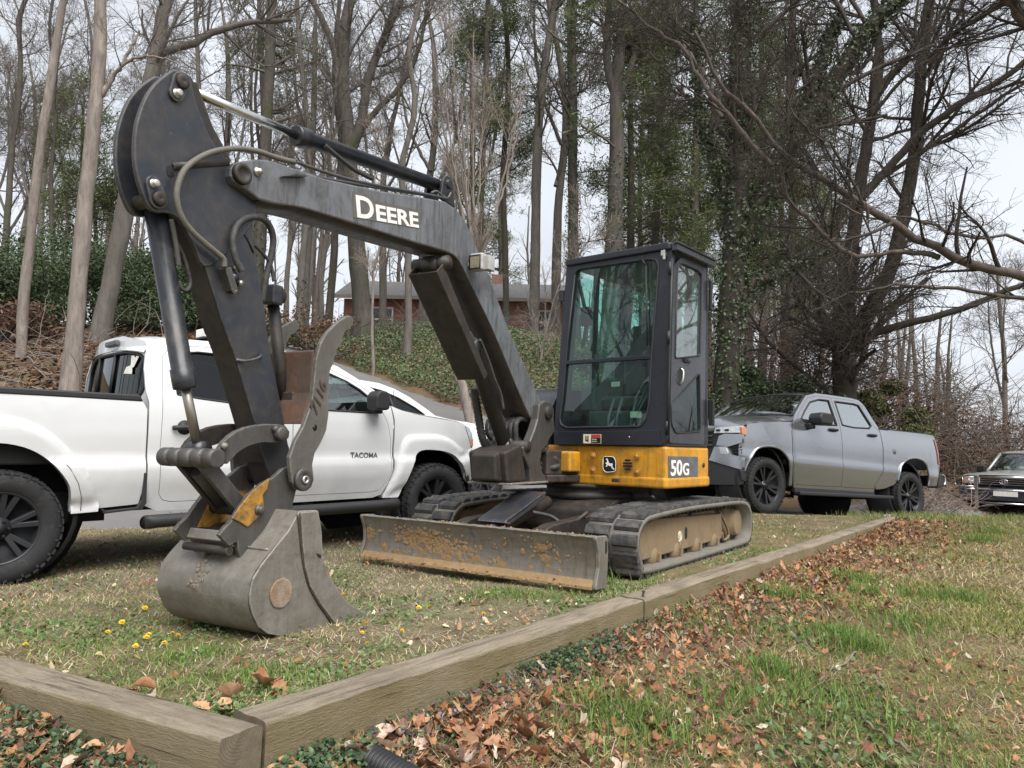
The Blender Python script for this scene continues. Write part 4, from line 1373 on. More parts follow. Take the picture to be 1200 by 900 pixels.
def cylinder(name, p0, p1, p2, r, rr, mats, parent, y=0.0, gland=.012):
    """barrel p0..p1, rod p1..p2 in the boom plane."""
    s = MB(BF)
    P0, P1, P2 = [np.array((p[0], y, p[1])) for p in (p0, p1, p2)]
    d = (P1 - P0) / np.linalg.norm(P1 - P0)
    s.tube([P0, P1 - d * .09, P1 - d * .088, P1 - d * .012, P1], [r, r, r + gland, r + gland, r + gland * .6], 24)
    s.lathe([(0, -r * .95), (r * 1.05, -r * .95), (r * 1.05, r * .95), (0, r * .95)], P0, (0, 1, 0), 20)
    c = s.build(name, mats[0], parent)
    s = MB(BF); s.tube([P1 - d * .05, P2], [rr, rr], 20); s.build('rod', mats[1], c)
    s = MB(BF); s.lathe([(0, -rr * 1.9), (rr * 2.0, -rr * 1.9), (rr * 2.0, rr * 1.9), (0, rr * 1.9)], P2, (0, 1, 0), 18); s.build('rod_eye', mats[0], c)
    return c
# stick cylinder along the top of the boom
a0, a1, a2 = [(1.243, 2.637), (2.561, 2.49), (3.257, 2.449)]
acyl = cylinder('stick_cylinder', a0, a1, a2, .043, .0235, (M_blk, M_chrome), EX)
s = MB(BF)
s.prism(rnd([(a0[0] - .09, a0[1] - .14), (a0[0] + .09, a0[1] - .12), (a0[0] + .06, a0[1] + .02), (a0[0] + .02, a0[1] + .06), (a0[0] - .04, a0[1] + .05)], .02), .050, .075)
s.prism(rnd([(a0[0] - .09, a0[1] - .14), (a0[0] + .09, a0[1] - .12), (a0[0] + .06, a0[1] + .02), (a0[0] + .02, a0[1] + .06), (a0[0] - .04, a0[1] + .05)], .02), -.075, -.050)
s.lathe([(0, -.09), (.032, -.09), (.032, .09), (0, .09)], (a0[0], 0, a0[1]), (0, 1, 0), 18)
s.build('cylinder_bracket', M_blk, boom, .006)
# boom cylinder under the boom, with its guard plate
c0 = [(0.348, 0.876)][0]
c1 = [(0.83, 1.627)][0]
bcyl = cylinder('boom_cylinder', (.27, .885), c1, CYLTOP, .055, .03, (M_link, M_rodw), EX)
gpoly = [(1.357, 2.013), (1.279, 2.03), (0.77, 1.323), (0.814, 1.277), (0.894, 1.283)]
s = MB(BF)
ga, gb = np.array(CYLTOP) + np.array([.06, -.03]), np.array(c1) + np.array([-.10, -.22])
d2 = (gb - ga) / np.linalg.norm(gb - ga); n2 = np.array([d2[1], -d2[0]])
if n2[0] < 0: n2 = -n2
for yy in (.105, -.115):
    s.prism([tuple(ga - n2 * .02), tuple(ga + n2 * .075), tuple(gb + n2 * .075), tuple(gb + n2 * .02)], yy, yy + .01)
s.prism([tuple(ga + n2 * .065), tuple(ga + n2 * .077), tuple(gb + n2 * .077), tuple(gb + n2 * .065)], -.115, .115)
s.build('rod_guard', M_under, bcyl, .003)
s = MB(BF)
s.tube(spline(np.array([(p[0], .085, p[1]) for p in [(0.817, 1.637), (0.769, 1.594), (0.681, 1.492), (0.591, 1.37), (0.499, 1.269), (0.456, 1.157)]]), 5), .011, 7)
s.tube(spline(np.array([(p[0], .03, p[1]) for p in [(0.88, 1.68), (0.845, 1.654), (0.772, 1.559), (0.67, 1.395)]]), 5), .02, 8)
s.build('cylinder_pipe', M_link, bcyl)

# ------------------------------------------------ stick
stick = MB(BF)
plate = spline([(3.355, 2.455), (3.331, 2.472), (3.29, 2.48), (3.253, 2.454), (3.237, 2.414), (3.211, 2.354), (3.172, 2.292), (3.131, 2.236), (3.087, 2.204), (3.033, 2.167), (2.944, 2.094), (2.862, 2.015), (2.877, 1.919), (3.033, 1.725), (3.131, 1.655), (3.189, 1.734), (3.255, 1.816), (3.29, 1.838), (3.332, 1.841), (3.371, 1.83), (3.407, 1.836), (3.432, 1.861), (3.459, 1.91), (3.482, 1.975), (3.494, 2.042), (3.497, 2.113), (3.49, 2.187), (3.464, 2.286), (3.423, 2.37)], 3, True)
stick.prism(plate, .050, .075); stick.prism(plate, -.075, -.050)
sto = stick.build('stick', M_stick, EX, .005, 2)
body = [(3.206, 2.084), (3.056, 2.168), (2.9, 2.055), (2.874, 1.971), (2.852, 1.818), (2.773, 1.533), (2.722, 1.318), (2.655, 1.121), (2.614, 0.992), (2.578, 0.874), (2.531, 0.767), (2.496, 0.659), (2.575, 0.632), (2.655, 0.656), (2.77, 0.871), (2.796, 0.964), (2.926, 1.257), (3.018, 1.424), (3.078, 1.558), (3.125, 1.657), (3.184, 1.736), (3.241, 1.82), (3.28, 1.893)]
s = MB(BF); s.prism(body, -.068, .068); bdy = s.build('stick_box', M_stick, sto, .008, 2)
fpl = [(3.259, 1.831), (3.184, 1.736), (3.125, 1.657), (3.078, 1.558), (3.018, 1.424), (2.926, 1.257), (2.796, 0.964), (2.722, 0.781)]
s = MB(BF); V = []
for a in spline(fpl, 4):
    V += [(a[0] + .006, -.0665, a[1]), (a[0] + .006, .0665, a[1])]
s.add(V, [(i * 2, i * 2 + 1, i * 2 + 3, i * 2 + 2) for i in range(len(V) // 2 - 1)], True); s.build('front_plate', M_under, sto, solid=0)
hp_ = [(3.338, 2.387), (3.387, 2.206), (3.396, 2.035), (3.354, 1.888)]
s = MB(BF); s.prism([(3.279, 2.463), (3.206, 2.476), (3.113, 2.313), (3, 2.191), (3.09, 1.958), (3.203, 1.886), (3.226, 2.112), (3.291, 2.321)], -.052, .052); s.build('head_web', M_under, sto)
# head pins
def pin_plate(p, q, y):
    """keeper plate with a round pin end (p) and a bolt (q)."""
    s = MB(BF)
    p, q = np.array(p), np.array(q)
    d = (q - p) / np.linalg.norm(q - p); a = math.degrees(math.atan2(d[1], d[0]))
    sh = arc(p[0], p[1], .042, a + 90, a + 270, 10) + arc(q[0], q[1], .034, a - 90, a + 90, 10)
    s.prism(sh, y, y + .014)
    k = s.build('pin_keeper', M_stick, sto, .003)
    s = MB(BF); s.lathe([(0, 0), (.031, 0), (.031, .012), (.028, .016), (.004, .016), (0, .012)], (p[0], y + .014, p[1]), (0, 1, 0), 20); s.build('pin_end', M_under, k)
    s = MB(BF); s.lathe([(0, 0), (.020, 0), (.020, .004), (.0155, .005), (.0155, .022), (.012, .025), (0, .025)], (q[0], y + .014, q[1]), (0, 1, 0), 6 * 3); s.build('bolt', M_bolt, k)
k1 = [(3.308, 2.426), (3.329, 2.365), (3.384, 1.884), (3.411, 1.94)]
pin_plate(k1[0], k1[1], .075); pin_plate(k1[2], k1[3], .075)
for p in (k1[0], k1[2]):
    s = MB(BF); s.lathe([(0, -.085), (.032, -.085), (.032, .08), (0, .08)], (p[0], 0, p[1]), (0, 1, 0), 18)
    s.build('head_pin', M_under, sto)
s = MB(BF); sl = [(3.346, 2.042), (3.318, 2.056), (3.311, 2.006), (3.335, 1.994), (3.349, 2.016)]
s.prism(rnd(sl, .02, 3), .074, .0775); s.build('head_slot', M_deerb, sto)
s = MB(BF); w = [(3.319, 2.048), (3.215, 2.091), (3.035, 2.166)]
s.tube([(a[0], .066, a[1]) for a in w], .020, 8); s.build('cross_tube', M_under, sto)
s = MB(BF); w = [(3.203, 2.07), (3.122, 2.01), (3.033, 1.941), (2.947, 1.884), (2.898, 1.839), (2.859, 1.783)]
s.tube([(a[0], .0685, a[1]) for a in w], .0055, 5); s.build('weld_seam', M_deerb, sto)
# valve block, bolt, welded loop
s = MB(BF); vb = [(3.052, 1.662), (3.02, 1.673), (2.975, 1.578), (3.008, 1.564)]
s.prism(vb, .066, .115); vo = s.build('valve_block', M_link, sto, .004)
vq = [(2.984, 1.633), (2.939, 1.617), (2.973, 1.574), (2.97, 1.681)]
s = MB(BF); s.lathe([(0, 0), (.032, 0), (.032, .02), (.018, .022), (.018, .04), (0, .042)], (vq[0][0], .068, vq[0][1]), (0, 1, 0), 18)
s.build('valve_plug', M_stick, vo)
s = MB(BF)
for p in vq[1:]:
    s.lathe([(0, 0), (.013, 0), (.013, .02), (0, .022)], (p[0], .075, p[1]), (0, 1, 0), 8)
s.build('valve_bolt', M_bolt, vo)
s = MB(BF); w = [(2.927, 1.259), (2.888, 1.257), (2.833, 1.272), (2.797, 1.29), (2.782, 1.298)]
s.tube(spline([(w[0][0], .066, w[0][1]), (w[1][0], .085, w[1][1]), (w[2][0], .092, w[2][1]), (w[3][0], .085, w[3][1]), (w[4][0], .066, w[4][1])], 5), .008, 6); s.build('hose_hook', M_stick, sto)
th0, th1 = [(2.652, 1.596), (2.529, 0.996)]
s = MB(BF); s.tube([(th0[0], -.01, th0[1]), (th1[0], -.01, th1[1])], .030, 16); s.lathe([(0, -.05), (.045, -.05), (.045, .05), (0, .05)], (th0[0], -.01, th0[1] + .02), (0, 1, 0), 16)
s.build('thumb_cylinder', M_under, sto)
s = MB(BF); w = [(2.701, 1.643), (2.67, 1.597)]; s.box((w[0][0] - .02, .0, w[0][1] - .03), (.07, .12, .10)); s.build('cylinder_lug', M_blk, sto, .01)

# bucket cylinder in front of the stick
q0, q1, q2 = [(3.347, 1.905), (3.139, 1.111), (3.052, 0.867)]
bk = cylinder('bucket_cylinder', q0, q1, (q2[0], q2[1] - .03), .046, .0215, (M_blk, M_rodw), EX, gland=.006)
# hoses
def hose(pts, off, r, name, mat, parent, ring=None, off2=None):
    s = MB(BF)
    k = len(pts)
    P = [(p[0], off + ((off2 - off) * i / (k - 1) if off2 is not None else 0), p[1]) for i, p in enumerate(pts)]
    P = np.array(spline(P, 8))
    if ring:
        s.tube(P, [r * (1.18 if i % 2 else 1.0) for i in range(len(P))], 10)
    else:
        s.tube(P, r, 10)
    return s.build(name, mat, parent)
hose([(2.664, 2.29), (2.737, 2.277), (2.803, 2.269), (2.909, 2.259), (3.027, 2.228), (3.146, 2.169), (3.236, 2.098), (3.291, 2.029), (3.315, 1.95), (3.313, 1.891), (3.287, 1.832), (3.237, 1.786), (3.165, 1.748), (3.09, 1.715), (3.061, 1.699), (3.054, 1.665)], .11, .0135, 'hose', M_hoseg, EX)
hose([(2.962, 1.664), (2.989, 1.706), (3.002, 1.759), (3.003, 1.815), (2.975, 1.882), (2.913, 1.936), (2.831, 1.961), (2.765, 1.944), (2.726, 1.878), (2.733, 1.773), (2.751, 1.667), (2.756, 1.566)], .12, .0165, 'hose', M_hose, EX, off2=.03)
hose([(2.839, 1.828), (2.789, 1.802), (2.732, 1.755), (2.705, 1.675)], .05, .009, 'hose', M_hose, EX)
hose([(3.289, 1.812), (3.278, 1.785), (3.25, 1.739), (3.213, 1.688), (3.182, 1.618), (3.17, 1.57), (3.186, 1.539), (3.212, 1.543), (3.226, 1.571)], .035, .009, 'hose', M_hose, EX)
hose([(3.294, 1.826), (3.283, 1.791), (3.261, 1.714), (3.243, 1.635)], .05, .012, 'hose_fitting', M_link, EX)
hose([(0.544, 1.314), (0.516, 1.219), (0.473, 1.092), (0.431, 0.977), (0.378, 0.9), (0.3, 0.864), (0.222, 0.882), (0.157, 0.929)], -.12, .028, 'hose', M_hose, EX, True)
hose([(0.302, 1.086), (0.325, 1.032), (0.31, 0.973), (0.243, 0.934)], -.14, .013, 'hose', M_hose, EX)
hose([(2.629, 2.305), (2.483, 2.316), (2.288, 2.337), (2.075, 2.371), (1.842, 2.415), (1.495, 2.485), (1.273, 2.527)], .09, .0095, 'steel_pipe', M_stick, EX)
hose([(2.508, 2.292), (2.323, 2.323), (2.005, 2.388), (1.596, 2.476), (1.217, 2.553)], .03, .0095, 'steel_pipe', M_stick, EX)
hose([(2.384, 2.492), (2.303, 2.473), (2.22, 2.454), (2.119, 2.438), (1.984, 2.437)], .04, .012, 'hose', M_hose, EX, True)
hose([(1.454, 2.51), (1.397, 2.539), (1.328, 2.532), (1.268, 2.533), (1.229, 2.58)], .085, .008, 'steel_pipe', M_link, EX)

# ------------------------------------------------ linkage, hitch, bucket, thumb
LPN = [(3.094, 0.805)][0]
PIV = [(2.715, 0.922)][0]
arcpl = [(3.048, 0.79), (3.055, 0.838), (3.03, 0.876), (2.999, 0.904), (2.963, 0.926), (2.916, 0.945), (2.857, 0.958), (2.785, 0.966), (2.716, 0.967), (2.666, 0.961), (2.637, 0.933), (2.64, 0.903), (2.672, 0.882), (2.737, 0.877), (2.801, 0.878), (2.851, 0.869), (2.9, 0.855), (2.943, 0.831), (2.974, 0.804), (3.001, 0.778)]
s = MB(BF); s.prism(arcpl, .105, .135); lk_ = s.build('link_arm', M_link, EX, .005)
s = MB(BF); s.lathe([(0, 0), (.030, 0), (.034, .01), (.034, .035), (.028, .04), (0, .04)], (PIV[0], .135, PIV[1]), (0, 1, 0), 18); s.build('pin_end', M_link, lk_)
q = [(2.74, 0.942)][0]
s = MB(BF); s.lathe([(0, 0), (.018, 0), (.018, .02), (.01, .025), (0, .025)], (q[0], .135, q[1]), (0, 1, 0), 8); s.build('bolt', M_link, lk_)
q = [(3.033, 0.858)][0]
s = MB(BF); s.lathe([(0, 0), (.016, 0), (.016, .02), (0, .025)], (q[0], .135, q[1]), (0, 1, 0), 8); s.build('bolt', M_steel, lk_)
s = MB(BF); s.prism(arcpl, -.135, -.105); s.build('link_arm', M_under, EX, .005)
s = MB(BF)
s.lathe([(0, -.17), (.030, -.17), (.034, -.165), (.034, .16), (.028, .165), (.018, .165), (.016, .15), (0, .15)], (LPN[0], 0, LPN[1]), (0, 1, 0), 22)
for y in (-.15, -.075, 0, .075, .15):
    s.lathe([(.034, -.030), (.042, -.029), (.043, .029), (.034, .030)], (LPN[0], y, LPN[1]), (0, 1, 0), 22)
s.build('link_pin', M_link, EX)
HIT = [(2.872, 0.587)][0]
for y in (.055, -.085):
    s = MB(BF)
    d = np.array(HIT) - np.array(LPN); d /= np.linalg.norm(d); nn = np.array([-d[1], d[0]]) * .036
    a, c = np.array(LPN), np.array(HIT)
    s.prism([tuple(a + nn), tuple(a - nn), tuple(c - nn), tuple(c + nn)], y, y + .03)
    s.build('bucket_link', M_link if y > 0 else M_under, EX, .005)
s = MB(BF); d = np.array(HIT) - np.array(LPN); s.tube([(LPN[0] + d[0] * t, -.0, LPN[1] + d[1] * t) for t in (.25, .9)], .045, 12); s.build('link_web', M_under, EX)

# hitch ears
ear = [(2.752, 0.715), (2.695, 0.755), (2.641, 0.766), (2.604, 0.728), (2.585, 0.682), (2.605, 0.637), (2.628, 0.551), (2.722, 0.489), (2.821, 0.415), (2.92, 0.345), (2.94, 0.393), (2.945, 0.435), (2.99, 0.417), (3.049, 0.471), (3.019, 0.502), (2.988, 0.525), (2.949, 0.575), (2.894, 0.638), (2.818, 0.689)]
for y, nm in ((.135, 'hitch_ear'), (-.16, 'hitch_ear')):
    s = MB(BF); s.prism(ear, y, y + .025); he = s.build(nm, M_link, EX, .004)
    if y > 0:
        ypl = [(2.781, 0.713), (2.793, 0.658), (2.818, 0.635), (2.803, 0.567), (2.837, 0.534), (2.899, 0.493), (2.944, 0.519), (2.992, 0.54), (2.944, 0.595), (2.879, 0.657)]
        s = MB(BF); s.prism(ypl, .16, .168); s.build('yellow_cheek', M_ywn, he, .004)
        q = [(2.841, 0.568)][0]
        s = MB(BF); s.lathe([(0, 0), (.024, 0), (.024, .008), (.018, .01), (.018, .026), (.014, .03), (0, .03)], (q[0], .168, q[1]), (0, 1, 0), 16); s.build('bolt', M_link, he)
        s = MB(BF); s.lathe([(0, -.30), (.035, -.30), (.035, .03), (0, .03)], (q[0], .135, q[1]), (0, 1, 0), 16); s.build('hitch_pin', M_under, he)
    else:
        s = MB(BF); ip = [(2.637, 0.638), (2.643, 0.561), (2.783, 0.463), (2.93, 0.475), (2.879, 0.575), (2.793, 0.628)]
        s.prism(ip, -.135, -.128); s.build('yellow_cheek', M_ywn, he)
cb = [(2.966, 0.479), (2.987, 0.435), (2.943, 0.404), (2.907, 0.443)]
s = MB(BF); s.prism(rnd(cb, .004, 2), -.135, .135); s.build('hitch_bar', M_steel, EX, .006)
cb = [(2.978, 0.394)][0]
s = MB(BF); s.cyl((cb[0], -.15, cb[1]), (cb[0], .15, cb[1]), .019, 12); s.build('latch_bar', M_under, EX)
cb = [(2.753, 0.494), (2.853, 0.478), (2.947, 0.439), (2.886, 0.374), (2.694, 0.374), (2.594, 0.532)]
s = MB(BF); s.prism(cb, -.13, .13); s.build('hitch_web', M_under, EX)

# bucket: side plates, curved back shell
BY = .31
side_ = [(2.726, 0.563), (2.671, 0.563), (2.609, 0.56), (2.58, 0.456), (2.565, 0.341), (2.53, 0.258), (2.483, 0.2), (2.437, 0.148), (2.379, 0.093), (2.313, 0.052), (2.19, -0.008), (2.296, -0.019), (2.459, -0.015), (2.621, -0.015), (2.724, -0.009), (2.793, 0.005), (2.885, 0.037), (2.94, 0.077), (2.974, 0.134), (2.994, 0.184), (2.997, 0.221), (2.993, 0.256), (2.982, 0.291), (2.943, 0.34), (2.863, 0.413), (2.79, 0.475)]
prof = [(2.726, 0.563), (2.79, 0.475), (2.863, 0.413), (2.943, 0.34), (2.982, 0.291), (2.993, 0.256), (2.997, 0.221), (2.994, 0.184), (2.974, 0.134), (2.94, 0.077), (2.885, 0.037), (2.793, 0.005), (2.724, -0.009), (2.621, -0.015), (2.459, -0.015), (2.296, -0.019), (2.19, -0.008)]
s = MB(BF)
s.prism(side_, BY - .022, BY); s.prism(side_, -BY, -BY + .022)
bucket = s.build('bucket', M_steel, EX, .004)
P = np.array(spline(prof, 5)); T = np.gradient(P, axis=0); T /= np.linalg.norm(T, axis=1)[:, None]
cen = P.mean(0); Nn = np.stack([T[:, 1], -T[:, 0]], 1)
if ((P - cen) * Nn).sum() < 0: Nn = -Nn
s = MB(BF)
ysb = np.linspace(-BY + .006, BY - .006, 12); nrow = len(P)
rg = np.random.RandomState(6)
outer = [[(p[0] + nn[0] * (.003 + .0015 * math.sin(9 * y + i * .3)), y, p[1] + nn[1] * (.003 + .0015 * math.sin(9 * y + i * .3))) for y in ysb] for i, (p, nn) in enumerate(zip(P, Nn))]
inner = [[(p[0] - nn[0] * .02, y, p[1] - nn[1] * .02) for y in ysb] for p, nn in zip(P, Nn)]
k = len(ysb)
s.add([v for r_ in outer for v in r_], [(i * k + j, i * k + j + 1, (i + 1) * k + j + 1, (i + 1) * k + j) for i in range(nrow - 1) for j in range(k - 1)], True)
s.add([v for r_ in inner for v in r_], [(i * k + j, (i + 1) * k + j, (i + 1) * k + j + 1, i * k + j + 1) for i in range(nrow - 1) for j in range(k - 1)], True)
s.build('bucket_shell', M_steel, bucket)
# side cutter strip with its weld, worn boss, mud
st = [(2.726, 0.559), (2.614, 0.558), (2.585, 0.457), (2.57, 0.342), (2.536, 0.259), (2.488, 0.202), (2.443, 0.15), (2.384, 0.094), (2.318, 0.054), (2.203, -0.005), (2.452, -0.009), (2.49, 0.027), (2.577, 0.119), (2.645, 0.208), (2.683, 0.3), (2.705, 0.401)]
s = MB(BF); s.prism(st, BY, BY + .012); s.build('side_cutter', M_steel, bucket, .004)
st = [(2.738, 0.548), (2.72, 0.461), (2.704, 0.381), (2.683, 0.3), (2.645, 0.208), (2.577, 0.115), (2.515, 0.047), (2.471, -0.005)]
s = MB(BF); s.tube([(a[0], BY + .002, a[1]) for a in spline(st, 4)], .007, 5); s.build('weld_seam', M_under, bucket)
q = [(2.822, 0.205)][0]
s = MB(BF); bs = [(q[0] + (.066 + .0015 * math.sin(5 * a)) * math.cos(a), q[1] + (.066 + .0015 * math.cos(7 * a)) * math.sin(a)) for a in np.linspace(0, 2 * PI, 28, endpoint=False)]
s.prism(bs, BY, BY + .009); s.build('wear_boss', worn('rusty_boss', (.29, .235, .175), (.23, .175, .125), (.22, .14, .085), .5, .5, .8, bmp=.6, scale=14), bucket, .004)
hq = [(2.619, 0.359), (2.587, 0.349), (2.584, 0.333), (2.606, 0.339)]
s = MB(BF); s.prism(hq, BY + .012, BY + .0135); s.build('pin_hole', M_deerb, bucket)
# lifting eye and dirt on the shell
ib = min(range(nrow), key=lambda i: abs(P[i][1] - .40) + (0 if P[i][0] > 2.7 else 9))
s = MB(BF); s.tube([(P[ib][0] + Nn[ib][0] * .006, y, P[ib][1] + Nn[ib][1] * .006 + .002 * math.sin(20 * y)) for y in np.linspace(-BY + .02, BY - .02, 24)], .006, 5); s.build('weld_seam', M_steel, bucket)
ey = [(2.855, 0.351), (2.882, 0.323), (2.899, 0.287), (2.925, 0.244)]
s = MB(BF); rg = np.random.RandomState(12)
ri = [i for i in range(nrow) if .22 < P[i][1] < .40 and P[i][0] > 2.8]
for _ in range(45):
    i = ri[rg.randint(len(ri))]; y = rg.normal(-.03, .03)
    blob(s, (P[i][0] + Nn[i][0] * .004, y, P[i][1] + Nn[i][1] * .004), rg.uniform(.004, .014), (Nn[i][0], 0, Nn[i][1]), rg, .6)
s.build('caked_soil', worn('dried_mud', (.21, .175, .135), (.17, .14, .105), None, .4, 0, .95, bmp=.6, scale=22, spec=.1), bucket)['kind'] = 'stuff'
i0 = [i for i in range(nrow) if P[i][1] < .36 and P[i][0] > 2.85][0]
s = MB(BF); pr = [(P[i0][0] + Nn[i0][0] * .05 * math.sin(t), -.02 + .04 * math.cos(t), P[i0][1] + Nn[i0][1] * .05 * math.sin(t) + .02 * math.cos(t)) for t in np.linspace(0, PI, 9)]
s.tube(pr, .012, 7); s.build('lifting_eye', M_steel, bucket)
s = MB(BF)
lipA = P[-1]
s.prism([(lipA[0] + .20, lipA[1] - .008), (lipA[0] - .035, lipA[1] - .012), (lipA[0] - .03, lipA[1] + .006), (lipA[0] + .2, lipA[1] + .02)], -BY + .01, BY - .01); s.build('bucket_lip', M_steel, bucket, .004)

# thumb
M_thumb = worn('thumb_steel', (.125, .118, .106), (.11, .092, .07), (.15, .09, .052), .46, .30, .46, .25, bmp=.35, scale=5, scratch=(.30, .28, .26), edge=(.34, .32, .29), runs=.3)
tp = [(2.408, 1.51), (2.337, 1.553), (2.311, 1.555), (2.29, 1.542), (2.292, 1.519), (2.307, 1.498), (2.32, 1.483), (2.346, 1.472), (2.358, 1.459), (2.364, 1.44), (2.379, 1.422), (2.376, 1.403), (2.399, 1.377), (2.411, 1.362), (2.407, 1.343), (2.425, 1.325), (2.427, 1.307), (2.426, 1.29), (2.443, 1.27), (2.454, 1.243), (2.458, 1.194), (2.455, 1.094), (2.451, 1.025), (2.462, 0.946), (2.501, 0.877), (2.539, 0.826), (2.551, 0.771), (2.535, 0.699), (2.553, 0.662), (2.598, 0.645), (2.65, 0.657), (2.679, 0.691), (2.694, 0.744), (2.703, 0.809), (2.674, 0.883), (2.623, 0.958), (2.572, 1.078), (2.563, 1.185), (2.555, 1.293), (2.53, 1.378), (2.485, 1.443)]
for y, nm in ((.185, 'thumb_plate'), (-.21, 'thumb_plate')):
    s = MB(BF); s.prism(tp, y, y + .025); tpo = s.build(nm, M_thumb, EX, .004)
    if y > 0:
        q = [(2.617, 0.702)][0]
        s = MB(BF); s.lathe([(0, 0), (.056, 0), (.056, .016), (.052, .02), (.024, .02), (.022, .012), (.014, .012), (.010, .024), (0, .024)], (q[0], y + .025, q[1]), (0, 1, 0), 26); s.build('pivot_cap', M_link, tpo)
        s = MB(BF); s.lathe([(0, 0), (.020, 0), (.020, .016), (.012, .016), (.012, .01), (0, .01)], (q[0], y + .038, q[1]), (0, 1, 0), 12); s.build('pivot_nut', M_bolt, tpo)
        q = [(2.546, 0.957)][0]
        s = MB(BF); s.lathe([(0, 0), (.016, 0), (.016, .0015), (0, .0015)], (q[0], y + .025, q[1]), (0, 1, 0), 16); s.build('bolt_hole', M_deerb, tpo)
        a, c = [(2.539, 1.012), (2.475, 1.171)]
        ex = np.array([c[0] - a[0], 0, c[1] - a[1]]); 
        text_mesh('cast_mark', '7116', .085, BF @ fr((a[0] - .0, y + .0255, a[1]), ex, np.cross(ex, [0, -1, 0])), M_under, tpo, .004, .002, .35)
    else:
        pass
q = [(2.417, 0.688)][0]
s = MB(BF); s.lathe([(0, -.22), (.034, -.22), (.034, .2), (0, .2)], ([(2.617, 0.702)][0][0], 0, [(2.617, 0.702)][0][1]), (0, 1, 0), 18); s.build('thumb_pin', M_under, EX)
cp = [(2.557, 1.341), (2.542, 1.349), (2.539, 1.089), (2.585, 0.972), (2.614, 0.971), (2.565, 1.13)]
s = MB(BF); s.prism(cp, -.186, .186); co_ = s.build('thumb_web', worn('thumb_rust', (.055, .036, .026), (.08, .055, .04), (.10, .05, .03), .5, .5, .7, bmp=.3, scale=4), EX, .006)
s = MB(BF); cp2 = [(2.546, 1.11), (2.535, 1.111), (2.538, 1.076), (2.55, 1.076)]
s.box((cp2[0][0] - .0, .02, cp2[0][1]), (.06, .12, .05)); s.build('thumb_lug', M_under, co_, .004)


# ================================================================== VEHICLES
def car_paint(name, c, rough=.28, metal=0.0, coat=.9, dirt=(.30, .26, .21), amt=.25, flake=False):
    m, nt, b = nmat(name)
    v = coords(nt)
    f = noise(nt, 3, 6, .65, v, .4)
    sx = N(nt, 'ShaderNodeSeparateXYZ'); nt.links.new(v, sx.inputs[0])
    low = ramp(nt, sx.outputs[2], [(.35, (1,) * 3), (.95, (.12,) * 3)])       # road grime thrown up on the sills
    g = N(nt, 'ShaderNodeMath', operation='MULTIPLY'); nt.links.new(low, g.inputs[0]); nt.links.new(ramp(nt, f, [(.35, (0,) * 3), (.75, (amt,) * 3)]), g.inputs[1])
    base = c
    if flake:
        n2 = noise(nt, 420, 1, .5, v)
        base = mixc(nt, n2, tuple(x * .8 for x in c), tuple(x * 1.2 for x in c))
        cc = mixc(nt, g.outputs[0], base, dirt)
    else:
        cc = mixc(nt, g.outputs[0], c, dirt)
    nt.links.new(cc, b.inputs['Base Color'])
    b.inputs['Roughness'].default_value = rough
    b.inputs['Metallic'].default_value = metal
    b.inputs['Coat Weight'].default_value = coat
    b.inputs['Coat Roughness'].default_value = .06
    return m
M_wht = car_paint('white_car_paint', (.62, .625, .628), .30, amt=.55)
M_slv = car_paint('grey_metallic_paint', (.30, .31, .33), .16, .78, 1.0, amt=.25, flake=True)
M_blu = car_paint('dark_lower_paint', (.012, .016, .030), .3, 0, .6, amt=.2)
M_bei = car_paint('silver_beige_paint', (.30, .295, .275), .35, .2, .7, amt=.1)
M_glz = glass('privacy_glass', (.07, .075, .075), -.015, 0.0)
M_gls = glass('sky_lit_glass', (.08, .09, .09), .40, 0.0)
M_glc = glass('car_side_glass', (.45, .55, .52), .12, 0.0)
M_tyre = worn('tyre_rubber', (.026, .026, .027), (.085, .078, .068), None, .30, 0, .8, bmp=.15, scale=6, spec=.25)
M_rim = plain('dark_alloy', (.035, .036, .040), .4, .5, var=.15)
M_rimb = plain('black_alloy', (.010, .010, .011), .35, .2, coat=.2)
M_trim = plain('black_trim', (.018, .018, .019), .6, var=.2)
M_linr = plain('wheel_well', (.010, .010, .011), .95)
M_sil = plain('bright_trim', (.62, .62, .62), .22, 1.0, var=.1)
M_lmp = plain('headlamp', (.55, .56, .56), .08, .3, coat=1.0, var=.25, scale=30)
M_amb = plain('amber_lens', (.55, .22, .11), .15, coat=1.0)
M_tail = plain('tail_lens', (.22, .012, .016), .12, coat=1.0)
M_uph = plain('car_upholstery', (.045, .043, .042), .9)

